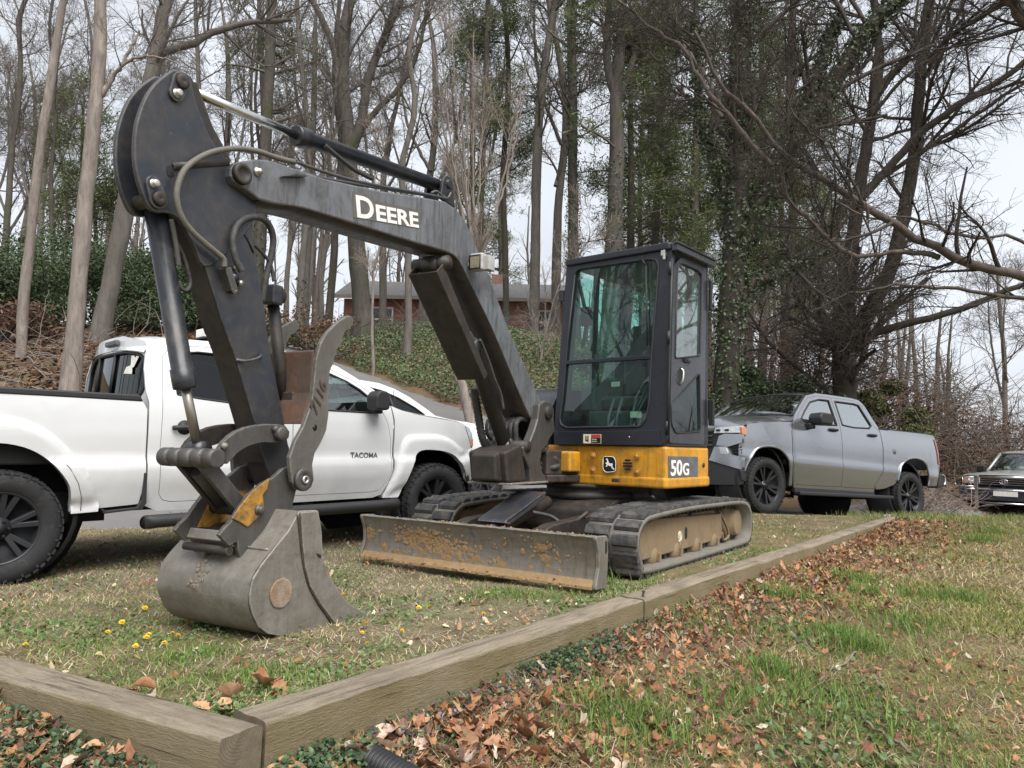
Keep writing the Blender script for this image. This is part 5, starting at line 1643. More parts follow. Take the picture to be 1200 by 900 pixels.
def wheel(root, x, y, r, rr, w, side, rim_mat, spokes=6, split=True, tread=True, turn=0.0):
    """tyre, alloy and hub; `side` +1 faces the left of the car."""
    Mw = np.eye(4); Mw[:3, 3] = (x, y, r)
    Mw = Mw @ rotz(turn)
    t = MB(Mw)
    o = side * w / 2
    t.lathe([(rr, -w * .42), (rr + .02, -w * .47), ((rr + r) / 2, -w * .5), (r - .025, -w * .47), (r - .006, -w * .38), (r, -w * .2), (r, w * .2), (r - .006, w * .38), (r - .025, w * .47), ((rr + r) / 2, w * .505), (rr + .02, w * .47), (rr, w * .40)], (0, 0, 0), (0, side, 0), 56, caps=(False, False))
    if tread:
        n = 44
        for k in range(n):
            a = 2 * PI * k / n
            rx = np.array([[math.cos(a), 0, -math.sin(a)], [0, 1, 0], [math.sin(a), 0, math.cos(a)]])
            for (yy, dw, ra) in ((.40, .16, -.010), (.14, .2, .001), (-.14, .2, .001), (-.40, .16, -.010)):
                aa = a + (PI / n if yy in (.14, -.40) else 0)
                rx = np.array([[math.cos(aa), 0, -math.sin(aa)], [0, 1, 0], [math.sin(aa), 0, math.cos(aa)]])
                c = rx @ np.array([r + ra, yy * w, 0])
                t.box(c, (.014, dw * w, .034), rx)
        for k in range(22):                        # raised lettering blocks and ribs on the sidewall
            a = 2 * PI * k / 22
            rx = np.array([[math.cos(a), 0, -math.sin(a)], [0, 1, 0], [math.sin(a), 0, math.cos(a)]])
            t.box(rx @ np.array([r - .03, side * w * .478, 0]), (.022, .006, .016), rx)
    wo = t.build('wheel', M_tyre, root)
    s = MB(Mw)
    s.lathe([(rr + .002, -.01), (rr + .012, .012), (rr - .002, .016), (rr - .012, .004), (rr - .016, -.06), (.05, -.10), (0, -.10)], (0, side * w * .36, 0), (0, side, 0), 48, caps=(False, False))
    rim = s.build('rim', rim_mat, wo)
    s = MB(Mw)
    for k in range(spokes):
        a = 2 * PI * k / spokes + .26
        for d in ((-.17, .17) if split else (0,)):
            p0 = np.array([.055 * math.cos(a + d * .3), side * (w * .36 - .02), .055 * math.sin(a + d * .3)])
            p1 = np.array([rr * .985 * math.cos(a + d), side * (w * .36 + .002), rr * .985 * math.sin(a + d)])
            u = (p1 - p0) / np.linalg.norm(p1 - p0); v = np.array([0, side, 0]); wv = np.cross(u, v)
            b0, b1 = (.021, .024) if split else (.03, .034)
            V = []
            for p, b in ((p0, b0), (p1, b1)):
                for sx_, dv in ((-1, -.03), (1, -.03), (.75, .006), (-.75, .006)):
                    V.append(p + wv * b * sx_ + v * dv)
            s.add(V, [(0, 1, 5, 4), (1, 2, 6, 5), (2, 3, 7, 6), (3, 0, 4, 7), (4, 5, 6, 7), (3, 2, 1, 0)])
    s.build('spokes', rim_mat, wo, .004)
    s = MB(Mw)
    s.lathe([(.075, -.02), (.075, .0), (.036, .006), (.034, .016), (0, .018)], (0, side * (w * .36 - .012), 0), (0, side, 0), 24)
    for k in range(6):
        a = 2 * PI * k / 6
        s.cyl((.056 * math.cos(a), side * (w * .36 - .012), .056 * math.sin(a)), (.056 * math.cos(a), side * (w * .36 + .006), .056 * math.sin(a)), .009, 6)
    s.build('hub', rim_mat, wo)
    s = MB(Mw); s.lathe([(0, 0), (rr * .82, 0), (rr * .82, .03), (0, .03)], (0, side * (w * .36 - .12), 0), (0, side, 0), 30); s.build('brake_disc', M_linr, wo)
    return wo

def sheet(name, outline, hw, side, mat, root, holes=(), step=.045, thick=.02, off=0.0):
    """one body panel on one flank; hw(x, z) is its half width."""
    mb = MB()
    panel(mb, outline, lambda x, z: (x, side * (hw(x, z) + off), z), step, holes, thick, flip=side > 0, inner=(0, -side, 0))
    return mb.build(name, mat, root)

def pane(name, outline, hw, side, mat, root, off=-.012):
    mb = MB()
    panel(mb, outline, lambda x, z: (x, side * (hw(x, z) + off), z), .12, (), 0, flip=side > 0)
    return mb.build(name, mat, root)

def seal(name, outline, hw, side, root, r=.008, off=0.0, mat=None):
    mb = MB(); L = dense(outline, .06); L = L + L[:1]
    mb.tube([(x, side * (hw(x, z) + off), z) for x, z in L], r, 5)
    return mb.build(name, mat or M_trim, root)

def shrink(poly, d):
    P = np.array(poly, float); n = len(P)
    a = sum(P[i][0] * P[(i + 1) % n][1] - P[(i + 1) % n][0] * P[i][1] for i in range(n))
    out = []
    for i in range(n):
        e0 = P[i] - P[i - 1]; e1 = P[(i + 1) % n] - P[i]
        n0 = np.array([-e0[1], e0[0]]) / (np.linalg.norm(e0) + 1e-9); n1 = np.array([-e1[1], e1[0]]) / (np.linalg.norm(e1) + 1e-9)
        if a < 0: n0, n1 = -n0, -n1
        m = n0 + n1; m = 2 * m / max(np.linalg.norm(m), .8) ** 2
        out.append(tuple(P[i] + m * d))
    return out

def loft(name, rows, mat, root, flip=False, thick=0.0):
    """surface through rows of points (each row the same length)."""
    mb = MB(); k = len(rows[0])
    mb.add([p for r in rows for p in r], [((i * k + j, i * k + j + 1, (i + 1) * k + j + 1, (i + 1) * k + j) if not flip else (i * k + j, (i + 1) * k + j, (i + 1) * k + j + 1, i * k + j + 1)) for i in range(len(rows) - 1) for j in range(k - 1)], True)
    return mb.build(name, mat, root, solid=thick)

def interp(x, xs, ys): return float(np.interp(x, xs, ys))

# ------------------------------------------------ white pickup
WP = empty('pickup_truck', [-3.952, 5.635, -0.09], mat3=[[0.7246, -0.6892, -0.004], [0.6891, 0.7245, -0.0139], [0.0125, 0.0073, 0.9999]])
tag(WP, 'white pickup truck with lifted bed end and dark alloys, parked behind the excavator bucket', 'pickup truck')
RW = .374; WB = 3.61
def hw_t(x, z):
    h = interp(z, [.40, .55, .66, .735, .79, .815, .84, 1.0, 1.15, 1.25, 1.30], [.83, .865, .89, .897, .895, .876, .868, .878, .876, .868, .855])
    if z > 1.27:
        h = .862 - (z - 1.27) * .36 - max(0, z - 1.62) ** 2 * 1.6
    if x > 3.6: h -= (x - 3.6) ** 2 * .34
    if x < -.9: h -= (-.9 - x) ** 2 * .25
    return h
ARB0 = [(-.40, .47), (-.41, .53), (-.39, .645), (-.32, .755), (-.228, .85), (-.11, .91), (-.03, .935), (.109, .908), (.226, .845), (.317, .752), (.39, .64), (.41, .52), (.41, .46)]
ARB = spline(ARB0, 3)
bed_o = [(.862, .49), (.892, .666), (.886, 1.19), (.855, 1.245), (-.05, 1.262), (-1.12, 1.28), (-1.16, 1.25), (-1.17, .62), (-.62, .50)] + ARB
door_r = [(1.0, .56), (1.03, .515), (1.09, .498), (2.02, .50), (2.055, .54), (2.06, 1.26), (2.05, 1.66), (1.95, 1.70), (1.30, 1.712), (1.09, 1.695), (1.02, 1.60), (1.0, 1.28), (.992, .83)]
door_f = [(2.075, .54), (2.11, .50), (2.86, .50), (2.96, .515), (3.04, .60), (3.07, .71), (3.063, .985), (3.02, 1.15), (2.945, 1.275), (2.925, 1.345), (2.84, 1.43), (2.70, 1.515), (2.50, 1.60), (2.36, 1.645), (2.067, 1.66)]
win_r = [(1.11, 1.31), (1.28, 1.288), (1.56, 1.262), (1.97, 1.248), (1.97, 1.63), (1.9, 1.655), (1.30, 1.665), (1.13, 1.64), (1.09, 1.56)]
win_f = [(2.14, 1.24), (2.86, 1.228), (2.885, 1.25), (2.88, 1.345), (2.76, 1.44), (2.63, 1.51), (2.445, 1.578), (2.30, 1.61), (2.14, 1.625)]
body_o = [(.905, .475), (.90, 1.24), (.88, 1.33), (.88, 1.50), (.905, 1.66), (.96, 1.735), (1.06, 1.762), (1.5, 1.772), (2.0, 1.755), (2.36, 1.705), (2.56, 1.645), (2.72, 1.56), (2.90, 1.455), (3.01, 1.375), (3.06, 1.31), (3.09, 1.16), (3.085, .70), (3.05, .57), (2.99, .47), (2.9, .445), (1.0, .43)]
fen_o = [(3.02, .47), (3.105, .70), (3.108, 1.16), (3.075, 1.30), (3.19, 1.262), (3.33, 1.232), (3.58, 1.20), (3.83, 1.176), (4.0, 1.15), (4.04, 1.095), (4.155, .90), (4.06, .855), (4.0, .66), (3.958, .71), (3.847, .82), (3.692, .872), (3.496, .889), (3.377, .872), (3.318, .799), (3.262, .665), (3.212, .535), (3.15, .45)]
fl_b0 = [(-.60, .455), (-.60, .53), (-.55, .66), (-.475, .79), (-.38, .91), (-.26, 1.02), (-.12, 1.092), (-.04, 1.11), (.1, 1.09), (.247, 1.019), (.371, .909), (.467, .79), (.543, .652), (.591, .513), (.586, .453), (.415, .446), (.41, .52), (.39, .64), (.317, .752), (.226, .845), (.109, .908), (-.03, .935), (-.11, .91), (-.228, .85), (-.32, .755), (-.39, .645), (-.41, .53), (-.41, .455)]
fl_f0 = [(3.0, .44), (3.097, .634), (3.147, .78), (3.185, .929), (3.232, 1.006), (3.301, 1.028), (3.538, 1.039), (3.743, 1.011), (3.923, .931), (4.062, .853), (4.055, .60), (4.022, .61), (3.958, .71), (3.847, .82), (3.692, .872), (3.496, .889), (3.377, .872), (3.318, .799), (3.262, .665), (3.212, .535), (3.16, .44)]
fl_b = spline(fl_b0[:14], 3) + [fl_b0[14]] + spline(fl_b0[15:], 3)
fl_f = spline(fl_f0[:10], 3) + [fl_f0[10]] + spline(fl_f0[11:], 3)
flo_b, flo_f = spline(fl_b0[:14], 3), spline(fl_f0[:10], 3)
def flare_hw(outer):
    P = np.array(dense(outer, .03))
    def f(x, z):
        d = np.sqrt(((P - (x, z)) ** 2).sum(1)).min()
        return hw_t(x, z) + .012 + .030 * min(1, d / .05) ** .6
    return f
for side in (-1, 1):
    sheet('bed_side', bed_o, hw_t, side, M_wht, WP)
    sheet('cab_side', body_o, hw_t, side, M_wht, WP, [shrink(door_r, -.004), shrink(door_f, -.004)])
    for nm, o_, w_ in (('rear_door', door_r, win_r), ('front_door', door_f, win_f)):
        d_ = sheet(nm, o_, hw_t, side, M_wht, WP, [w_])
        pane('window', w_, hw_t, side, M_glz if nm == 'rear_door' else M_glc, d_)
        seal('window_seal', w_, hw_t, side, d_)
        hx = 1.16 if nm == 'rear_door' else 2.25
        s = MB(); s.tube(spline([(hx - .085, side * (hw_t(hx, 1.06) + .012), 1.055), (hx - .05, side * (hw_t(hx, 1.06) + .04), 1.058), (hx + .05, side * (hw_t(hx, 1.06) + .04), 1.062), (hx + .085, side * (hw_t(hx, 1.06) + .012), 1.062)], 5), .019, 8)
        s.lathe([(0, 0), (.052, .0), (.056, .004), (0, .006)], (hx, side * (hw_t(hx, 1.06)), 1.06), (0, side, 0), 20)
        s.build('handle', M_trim, d_)
    sheet('front_fender', fen_o, hw_t, side, M_wht, WP)
    sheet('fender_flare', fl_b, flare_hw(flo_b), side, M_wht, WP, thick=.07, step=.03)
    sheet('fender_flare', fl_f, flare_hw(flo_f), side, M_wht, WP, thick=.07, step=.03)
    s = MB(); fd = [(.40, .60), (.43, .78), (.40, .79), (.33, .78), (.28, .79)]
    s.tube([(x, side * (flare_hw(flo_b)(x, z) + .001), z) for x, z in [(.475, .465), (.47, .56), (.44, .66), (.385, .76), (.36, .79)]], .0026, 4); s.build('flap_seam', M_gry, WP)
    bmp_o = [(4.0, .60), (4.06, .545), (4.12, .54), (4.16, .60), (4.19, .70), (4.188, .82), (4.155, .893), (4.065, .850), (4.0, .66)]
    sheet('bumper_side', bmp_o, hw_t, side, M_wht, WP, off=.02)
    # headlamp wrapping the corner
    hl = [(4.045, 1.135), (4.10, 1.11), (4.155, 1.06), (4.19, .93), (4.165, .90), (4.05, 1.095)]
    sheet('headlamp', hl, hw_t, side, M_lmp, WP, off=.004)
    s = MB(); s.box((4.15, side * (hw_t(4.15, .97) + .006), .96), (.03, .012, .07)); s.build('side_marker', M_amb, WP)
    wheel(WP, 0, side * .79, RW, .235, .265, side, M_rim, 6, True)
    wheel(WP, WB, side * .79, RW, .235, .265, side, M_rim, 6, True)
    # mirror
    s = MB(); mz, my = 1.32, side * 1.0
    s.prism(rnd([(2.76, 1.25), (2.90, 1.25), (2.92, 1.33), (2.89, 1.42), (2.80, 1.43), (2.755, 1.38)], .03), my - .085, my + .085)
    s.prism([(2.84, 1.22), (2.93, 1.22), (2.92, 1.28), (2.85, 1.28)], side * .84, side * .95)
    s.build('wing_mirror', M_trim, WP, .02, 3)
    # step bar, dark strip round the bed's lower front corner
    s = MB(); s.tube(spline([(.95, side * .93, .36), (1.05, side * .97, .37), (2.9, side * .98, .385), (3.06, side * .92, .39)], 6), .05, 12); 
    s.box((1.35, side * .8, .36), (.06, .3, .04)); s.box((2.6, side * .8, .37), (.06, .3, .04)); s.build('step_bar', M_trim, WP)
    s = MB(); s.prism([(.60, .475), (.64, .455), (.845, .470), (.875, .52), (.878, .72), (.90, .72), (.905, .50), (.88, .455), (.62, .435)], side * .85, side * .90); s.build('bed_corner_strip', M_trim, WP, .004)
    s = MB(); s.prism([(3.02, .28), (3.10, .28), (3.14, .56), (3.04, .52)], side * .64, side * .86); s.build('mud_flap', M_trim, WP)
    s = MB(); s.prism([(-.50, .30), (-.47, .30), (-.44, .55), (-.50, .55)], side * .66, side * .88); s.build('mud_flap', M_trim, WP)
    s = MB(); s.box((.35, side * .80, 1.275), (2.45, .10, .03)) if False else s.prism([(.86, 1.246), (-1.14, 1.274), (-1.14, 1.322), (.835, 1.296)], side * .775, side * .872); s.build('bed_rail', M_trim, WP, .012)
    # wheel housings
    for xc in (0, WB):
        s = MB(); s.lathe([(.60, -.30), (.47, -.28), (.47, .06), (.44, .06)], (xc, side * .80, .46), (0, side, 0), 30, caps=(True, False)); s.prism([(xc - .62, .40), (xc + .62, .40), (xc + .5, .9), (xc - .5, .9)], side * .50, side * .52); s.build('wheel_well', M_linr, WP)
# badge lettering on the near front door and white scraps
a, b_ = [(2.634, 0.816), (2.924, 0.812)]
m_ = fr((a[0], -(hw_t(2.6, .83) + .004), a[1]), (b_[0] - a[0], 0, b_[1] - a[1]), (0, 0, 1))
tx = text_mesh('lettering', 'TACOMA', .075, np.eye(4), M_gry, WP, .003, .001)
co = span(tx); relay_w = (b_[0] - a[0]) / co[:, 0].max()
Q = co * np.array([relay_w, 1, .95]) @ m_[:3, :3].T + m_[:3, 3]; tx.data.vertices.foreach_set('co', Q.ravel()); tx.data.update()
# roof, windscreen, bonnet, nose
T7 = np.linspace(-1, 1, 11)
def railz(x): return interp(x, [.88, .905, .96, 1.06, 1.5, 2.0, 2.36], [1.62, 1.66, 1.735, 1.762, 1.772, 1.755, 1.705])
rows = []
for x in (.885, .92, .97, 1.06, 1.25, 1.6, 2.0, 2.2, 2.36):
    z = railz(x); h = hw_t(x, z)
    rows.append([(x - .055 * (1 - t * t) * (x < 1.5) + .05 * (1 - t * t) * (x > 2.1), t * h, z + .045 * (1 - abs(t) ** 2.5)) for t in T7])
loft('roof', rows, M_wht, WP, True)
def ap(u): return (interp(u, [0, .35, .65, 1], [2.36, 2.62, 2.86, 3.02]), interp(u, [0, .35, .65, 1], [1.705, 1.615, 1.48, 1.375]))
rows = []
for u in np.linspace(0, 1, 8):
    x, z = ap(u); h = hw_t(x, z) - .01
    rows.append([(x + (.05 + .14 * u) * (1 - t * t), t * h, z + (.045 - .06 * u) * (1 - abs(t) ** 2.5)) for t in T7])
loft('windscreen', rows, M_glc, WP, True)
rows = []
for x, z in ((3.06, 1.30), (3.19, 1.262), (3.33, 1.232), (3.58, 1.20), (3.83, 1.176), (4.0, 1.15), (4.06, 1.115)):
    h = hw_t(x, z)
    rows.append([(x + .15 * (1 - t * t) * (1 if x > 3.9 else .6), t * h, z + .055 * (1 - abs(t) ** 3)) for t in T7])
loft('bonnet', rows, M_wht, WP, True)
def nose(z0, z1, x0, x1, mat, name, bow=.14, w0=.80):
    rows = []
    for u in np.linspace(0, 1, 4):
        z = z0 + (z1 - z0) * u; x = x0 + (x1 - x0) * u
        rows.append([(x + bow * (1 - t * t), t * w0, z) for t in T7])
    loft(name, rows, mat, WP, False)
nose(.52, .86, 4.16, 4.18, M_wht, 'front_bumper', .14, .80); nose(.86, 1.10, 4.17, 4.09, M_trim, 'grille', .12, .62); nose(.34, .52, 4.05, 4.16, M_trim, 'air_dam')
s = MB(); s.box((4.27, 0, .98), (.02, .5, .02)); s.build('grille_bar', M_sil, WP)
# cab back with its dark three-part window
CBX = .885
def backp(y, z): return (CBX + .035 * max(0, z - 1.3) / .4 - .10 * (1 - (y / .78) ** 2) + .02, y, z)
bgl = [(.70, 1.30), (.745, 1.34), (.70, 1.52), (.60, 1.605), (.40, 1.645), (-.40, 1.645), (-.62, 1.62), (-.70, 1.57), (-.745, 1.36), (-.71, 1.30)]
s = MB()
panel(s, [(.83, .55), (.83, 1.27), (.80, 1.45), (.74, 1.64), (.66, 1.72), (.3, 1.785), (-.3, 1.785), (-.66, 1.72), (-.74, 1.64), (-.80, 1.45), (-.83, 1.27), (-.83, .55)], backp, .06, [bgl], .02, flip=True, inner=(1, 0, 0))
s.build('cab_back', M_wht, WP)
s = MB(); panel(s, bgl, lambda y, z: tuple(np.array(backp(y, z)) + (.01, 0, 0)), .1, (), 0, flip=True); bg = s.build('rear_window', glass('dark_rear_glass', (.03, .033, .033), -.02, 0.0), WP)
s = MB(); L = dense(rnd(bgl, .05), .06); s.tube([backp(y, z) for y, z in L + L[:1]], .015, 6)
for y in (-.20, .22):
    s.tube([tuple(np.array(backp(y, z)) + (-.002, 0, 0)) for z in (1.30, 1.45, 1.645)], .012, 6)
s.build('window_seal', M_trim, bg)
stk = [(-.44, 1.49), (-.585, 1.48), (-.575, 1.53), (-.60, 1.535), (-.665, 1.625), (-.625, 1.63), (-.60, 1.605), (-.575, 1.632), (-.535, 1.625), (-.545, 1.55), (-.47, 1.54)]
stk = [(y * .93, z - .012) for y, z in stk]
s = MB(); panel(s, stk, lambda y, z: tuple(np.array(backp(y, z)) + (-.004, 0, 0)), .03, (), .002, flip=True, inner=(1, 0, 0)); s.build('torn_sticker', M_white, bg)
s = MB(); s.box((CBX - .055, -.12, 1.735), (.03, .30, .045)); s.build('cargo_lamp', M_gry, WP, .01)
s = MB(); s.box((1.42, -.52, 1.845), (.07, .20, .075)); tp_ = s.build('roof_box', M_white, WP, .008)
s = MB(); s.box((1.42, -.52, 1.803), (.10, .22, .012)); s.build('magnet_base', M_trim, tp_)
s = MB()
for k, z in enumerate((1.862, 1.84)):
    for j in range(5):
        s.box((1.385 + j * .016, -.6215, z), (.010, .003, .010))
s.build('print', M_gry, tp_)
# bed, tailgate, insides, underbody
s = MB(); s.box((-.15, 0, .80), (2.0, 1.5, .03)); s.box((.82, 0, 1.0), (.03, 1.6, .5)); s.box((-.15, .76, 1.02), (2.0, .03, .45)); s.box((-.15, -.76, 1.02), (2.0, .03, .45)); s.build('bed_liner', M_trim, WP)
s = MB(); s.box((-1.165, 0, .98), (.05, 1.62, .62)); s.build('tailgate', M_wht, WP, .02)
s = MB(); s.box((-1.25, 0, .60), (.16, 1.70, .18)); s.build('rear_bumper', M_sil, WP, .03)
s = MB()
for side in (-1, 1):
    s.prism([(-1.15, .70), (-1.16, 1.18), (-1.185, 1.18), (-1.185, .70)], side * .72, side * .84)
s.build('tail_lamp', M_tail, WP)
s = MB(); s.box((1.75, 0, .50), (2.2, 1.6, .12)); s.box((-.2, .42, .52), (2.2, .10, .14)); s.box((-.2, -.42, .52), (2.2, .10, .14)); s.box((3.5, 0, .52), (1.1, .9, .2)); s.cyl((0, -.7, .384), (0, .7, .384), .06, 10); s.lathe([(0, -.16), (.16, -.1), (.16, .1), (0, .16)], (0, 0, .384), (0, 1, 0), 16); s.box((.45, -.45, .47), (.5, .35, .22)); s.cyl((WB, -.7, .384), (WB, .7, .384), .05, 10)
s.build('underbody', M_linr, WP)
s = MB()
for y in (-.40, .40):
    s.prism(rnd([(1.35, .75), (1.9, .78), (1.85, .95), (1.5, .95), (1.42, 1.5), (1.28, 1.5)], .04), y - .25, y + .25)
    s.prism(rnd([(2.15, .75), (2.65, .78), (2.6, .95), (2.3, .95), (2.2, 1.52), (2.08, 1.52)], .04), y - .25, y + .25)
    s.prism(rnd([(2.17, 1.5), (2.24, 1.5), (2.22, 1.66), (2.16, 1.66)], .02), y - .13, y + .13)
s.box((1.95, 0, .72), (2.1, 1.5, .1)); s.prism([(2.85, .8), (3.1, .8), (3.15, 1.22), (2.98, 1.24)], -.75, .75)
s.build('interior', M_uph, WP, .02)
s = MB(); s.tube([(2.78 + .0, .36 + .19 * math.cos(a), 1.18 + .19 * math.sin(a)) for a in np.linspace(0, 2 * PI, 21)], .016, 6); s.build('steering_wheel', M_trim, WP)
s = MB(); aq = (3.12, -.80, 1.31); s.tube([(3.17, -.80, 1.27), (3.16, -.80, 1.33), (3.13, -.80, 1.45)], [.012, .004, .003], 6); s.build('aerial', M_trim, WP)

# ------------------------------------------------ white crossover behind it
WC = empty('white_car', (-.37, 11.6, 0), R(38.2))
WC.location.z = gz(-.37, 11.6) + .03
tag(WC, 'white crossover car mostly hidden behind the white pickup truck', 'car')
HC = .88
def hw_c(x, z):
    h = interp(z, [.25, .5, .75, .95], [.86, .90, .905, .89])
    if z > .98: h = .885 - (z - .98) * .42
    if x > .3: h -= (x - .3) ** 2 * .5
    if x < -2.9: h -= (-2.9 - x) ** 2 * .3
    return h
CY = .90                                  # the car's middle lies this far to the left of the near wheels
roofc = [(-3.35, .98), (-3.30, 1.25), (-3.12, 1.52), (-2.85, 1.66), (-2.4, 1.72), (-2.0, 1.725), (-1.72, 1.70), (-1.48, 1.63), (-1.25, 1.52), (-1.0, 1.36), (-.86, 1.26)]
side_c = [(-3.40, .40), (-3.35, .98)] + roofc[1:] + [(-.55, 1.205), (-.17, 1.165), (.25, 1.08), (.55, .95), (.66, .78), (.68, .45), (.5, .30), (.40, .30), (.38, .45), (.28, .62), (.12, .72), (0, .745), (-.15, .72), (-.30, .62), (-.38, .45), (-.40, .25), (-2.26, .25), (-2.28, .45), (-2.40, .64), (-2.66, .74), (-2.9, .64), (-3.02, .45), (-3.04, .28)]
winc = [(-3.10, 1.30), (-3.0, 1.48), (-2.75, 1.60), (-2.3, 1.645), (-1.95, 1.635), (-1.70, 1.59), (-1.45, 1.50), (-1.2, 1.37), (-1.05, 1.27), (-1.6, 1.235), (-2.6, 1.23)]
dC = fr((0, CY, 0))
def csheet(name, outline, hw, side, mat, parent, holes=(), off=0, thick=.02):
    mb = MB(dC); panel(mb, outline, lambda x, z: (x, side * (hw(x, z) + off), z), .07, holes, thick, flip=side > 0, inner=(0, -side, 0)); return mb.build(name, mat, parent)
for side in (-1, 1):
    sd_ = csheet('body_side', side_c, hw_c, side, M_wht, WC, [winc])
    csheet('side_window', winc, hw_c, side, M_glz, sd_, off=-.01, thick=0)
    s = MB(dC); L = winc + winc[:1]; s.tube([(x, side * hw_c(x, z), z) for x, z in dense(L, .1, False)], .012, 5)
    for x, z0, z1 in ((-1.52, 1.24, 1.53), (-2.35, 1.24, 1.64)):
        s.tube([(x, side * (hw_c(x, z0) + .003), z0), (x - .08, side * (hw_c(x, z1) + .003), z1)], .022, 5)
    s.build('window_frame', M_trim, sd_)
    s = MB(dC); s.prism(rnd([(-1.30, 1.08), (-1.14, 1.08), (-1.15, 1.20), (-1.28, 1.21)], .03), side * .90, side * 1.04); s.build('wing_mirror', M_trim, WC, .015)
    hl = [(.30, .98), (.52, .90), (.62, .80), (.40, .84)]
    csheet('headlamp', hl, hw_c, side, M_lmp, WC, off=.006)
    for x in (0, -2.66):
        Wt = wheel(WC, x, CY + side * .80, .345, .225, .22, side, M_rim, 5, True, False)
        s = MB(dC); s.lathe([(.52, -.25), (.40, -.24), (.40, .03), (.36, .03)], (x, side * .82, .38), (0, side, 0), 24, caps=(True, False)); s.build('wheel_well', M_linr, WC)
rows = []
for x, z in roofc[1:]:
    h = hw_c(x, z); rows.append([(x + (.10 * (1 - t * t) if x > -1.6 else (-.06 * (1 - t * t) if x < -2.8 else 0)), CY + t * h, z + .04 * (1 - abs(t) ** 3)) for t in T7])
loft('roof', rows[:7], M_wht, WC, True); loft('windscreen', rows[6:], M_glc, WC, True)
rows = []
for x, z in ((-.86, 1.26), (-.55, 1.205), (-.17, 1.165), (.25, 1.08), (.55, .95), (.66, .78), (.68, .45), (.52, .25)):
    h = hw_c(x, z); rows.append([(x + .12 * (1 - t * t), CY + t * h, z + .05 * (1 - abs(t) ** 3)) for t in T7])
loft('bonnet', rows, M_wht, WC, True)
rows = []
for x, z in ((-3.30, 1.25), (-3.35, .98), (-3.42, .7), (-3.40, .35)):
    h = hw_c(x, z); rows.append([(x - .06 * (1 - t * t), CY + t * h, z) for t in T7])
loft('tail', rows, M_wht, WC)
s = MB(dC); s.box((-1.35, 0, .38), (3.6, 1.5, .25)); s.build('underbody', M_linr, WC)
s = MB(dC)
for y in (-.4, .4):
    s.prism(rnd([(-1.9, .6), (-1.45, .6), (-1.5, .8), (-1.75, .8), (-1.85, 1.4), (-1.98, 1.4)], .04), y - .24, y + .24); s.prism(rnd([(-1.93, 1.38), (-1.87, 1.38), (-1.88, 1.52), (-1.94, 1.52)], .02), y - .12, y + .12)
s.build('interior', M_uph, WC, .02)

# ------------------------------------------------ grey crew-cab pickup
GP = empty('pickup_truck', [6.439, 13.987, -0.31], mat3=[[-0.848, 0.5295, 0.0226], [-0.5266, -0.8466, 0.0767], [0.0597, 0.0531, 0.9968]])
tag(GP, 'grey metallic crew cab pickup truck with black wheels on the driveway', 'pickup truck')
GB, GR = 3.745, .418
def hw_s(x, z):
    h = interp(z, [.36, .50, .62, .74, .82, .88, .92, 1.05, 1.2, 1.32, 1.42, 1.5], [.925, .955, .975, .990, 1.003, .998, .988, .992, .986, .974, .958, .943])
    if z > 1.5 and .5 < x < 3.3:
        h = .945 - (z - 1.5) * .36 - max(0, z - 1.9) ** 2 * 2.0
    if x > 3.7: h -= (x - 3.7) ** 2 * .16
    if x < -.6: h -= (-.6 - x) ** 2 * .18
    return h
ar_r = [(-.594, .617), (-.605, .754), (-.567, .954), (-.44, 1.06), (-.20, 1.095), (.067, 1.05), (.257, .92), (.32, .80), (.36, .66)]
bed_s = [(.755, 1.525), (-.2, 1.552), (-.93, 1.565), (-.985, 1.53), (-1.01, 1.26), (-1.02, 1.0), (-.97, .90), (-.90, .64)] + spline(ar_r, 3) + [(.43, .60), (.69, .52), (.93, .49), (.975, .54), (.77, .82), (.735, 1.2)]
dr_s = [(1.00, .50), (.995, .55), (.795, .84), (.765, 1.2), (.78, 1.50), (.90, 1.56), (.95, 1.64), (1.07, 1.955), (1.2, 1.985), (1.845, 1.965), (1.865, 1.48), (1.885, .49)]
df_s = [(1.90, .49), (1.88, 1.48), (1.865, 1.965), (2.2, 1.955), (2.50, 1.885), (2.78, 1.66), (2.93, 1.53), (3.04, 1.38), (3.085, 1.25), (3.085, .70), (3.05, .53), (3.02, .47)]
wr_s = [(1.80, 1.50), (1.78, 1.91), (1.25, 1.925), (1.12, 1.91), (1.0, 1.64), (.965, 1.565), (1.06, 1.51), (1.5, 1.485)]
wf_s = [(1.95, 1.48), (1.94, 1.905), (2.2, 1.895), (2.47, 1.82), (2.70, 1.64), (2.83, 1.52), (2.80, 1.475), (2.55, 1.44)]
cab_s = [(.99, .44), (.985, .53), (.785, .82), (.75, 1.2), (.765, 1.53), (.85, 1.70), (.95, 1.93), (1.02, 2.02), (1.2, 2.035), (1.85, 2.02), (2.2, 2.005), (2.52, 1.925), (2.80, 1.71), (2.98, 1.56), (3.07, 1.44), (3.12, 1.25), (3.115, .70), (3.08, .52), (3.05, .42)]
ar_f = [(3.174, .44), (3.187, .671), (3.256, .855), (3.401, .97), (3.62, 1.008), (3.877, .975), (4.03, .86), (4.13, .70), (4.16, .60)]
fen_s = [(3.10, .45), (3.13, .70), (3.135, 1.25), (3.085, 1.43), (3.4, 1.405), (3.8, 1.355), (4.10, 1.30), (4.14, 1.20), (4.15, 1.12), (4.24, 1.08), (4.27, .80), (4.24, .60)] + spline(ar_f[::-1], 3)
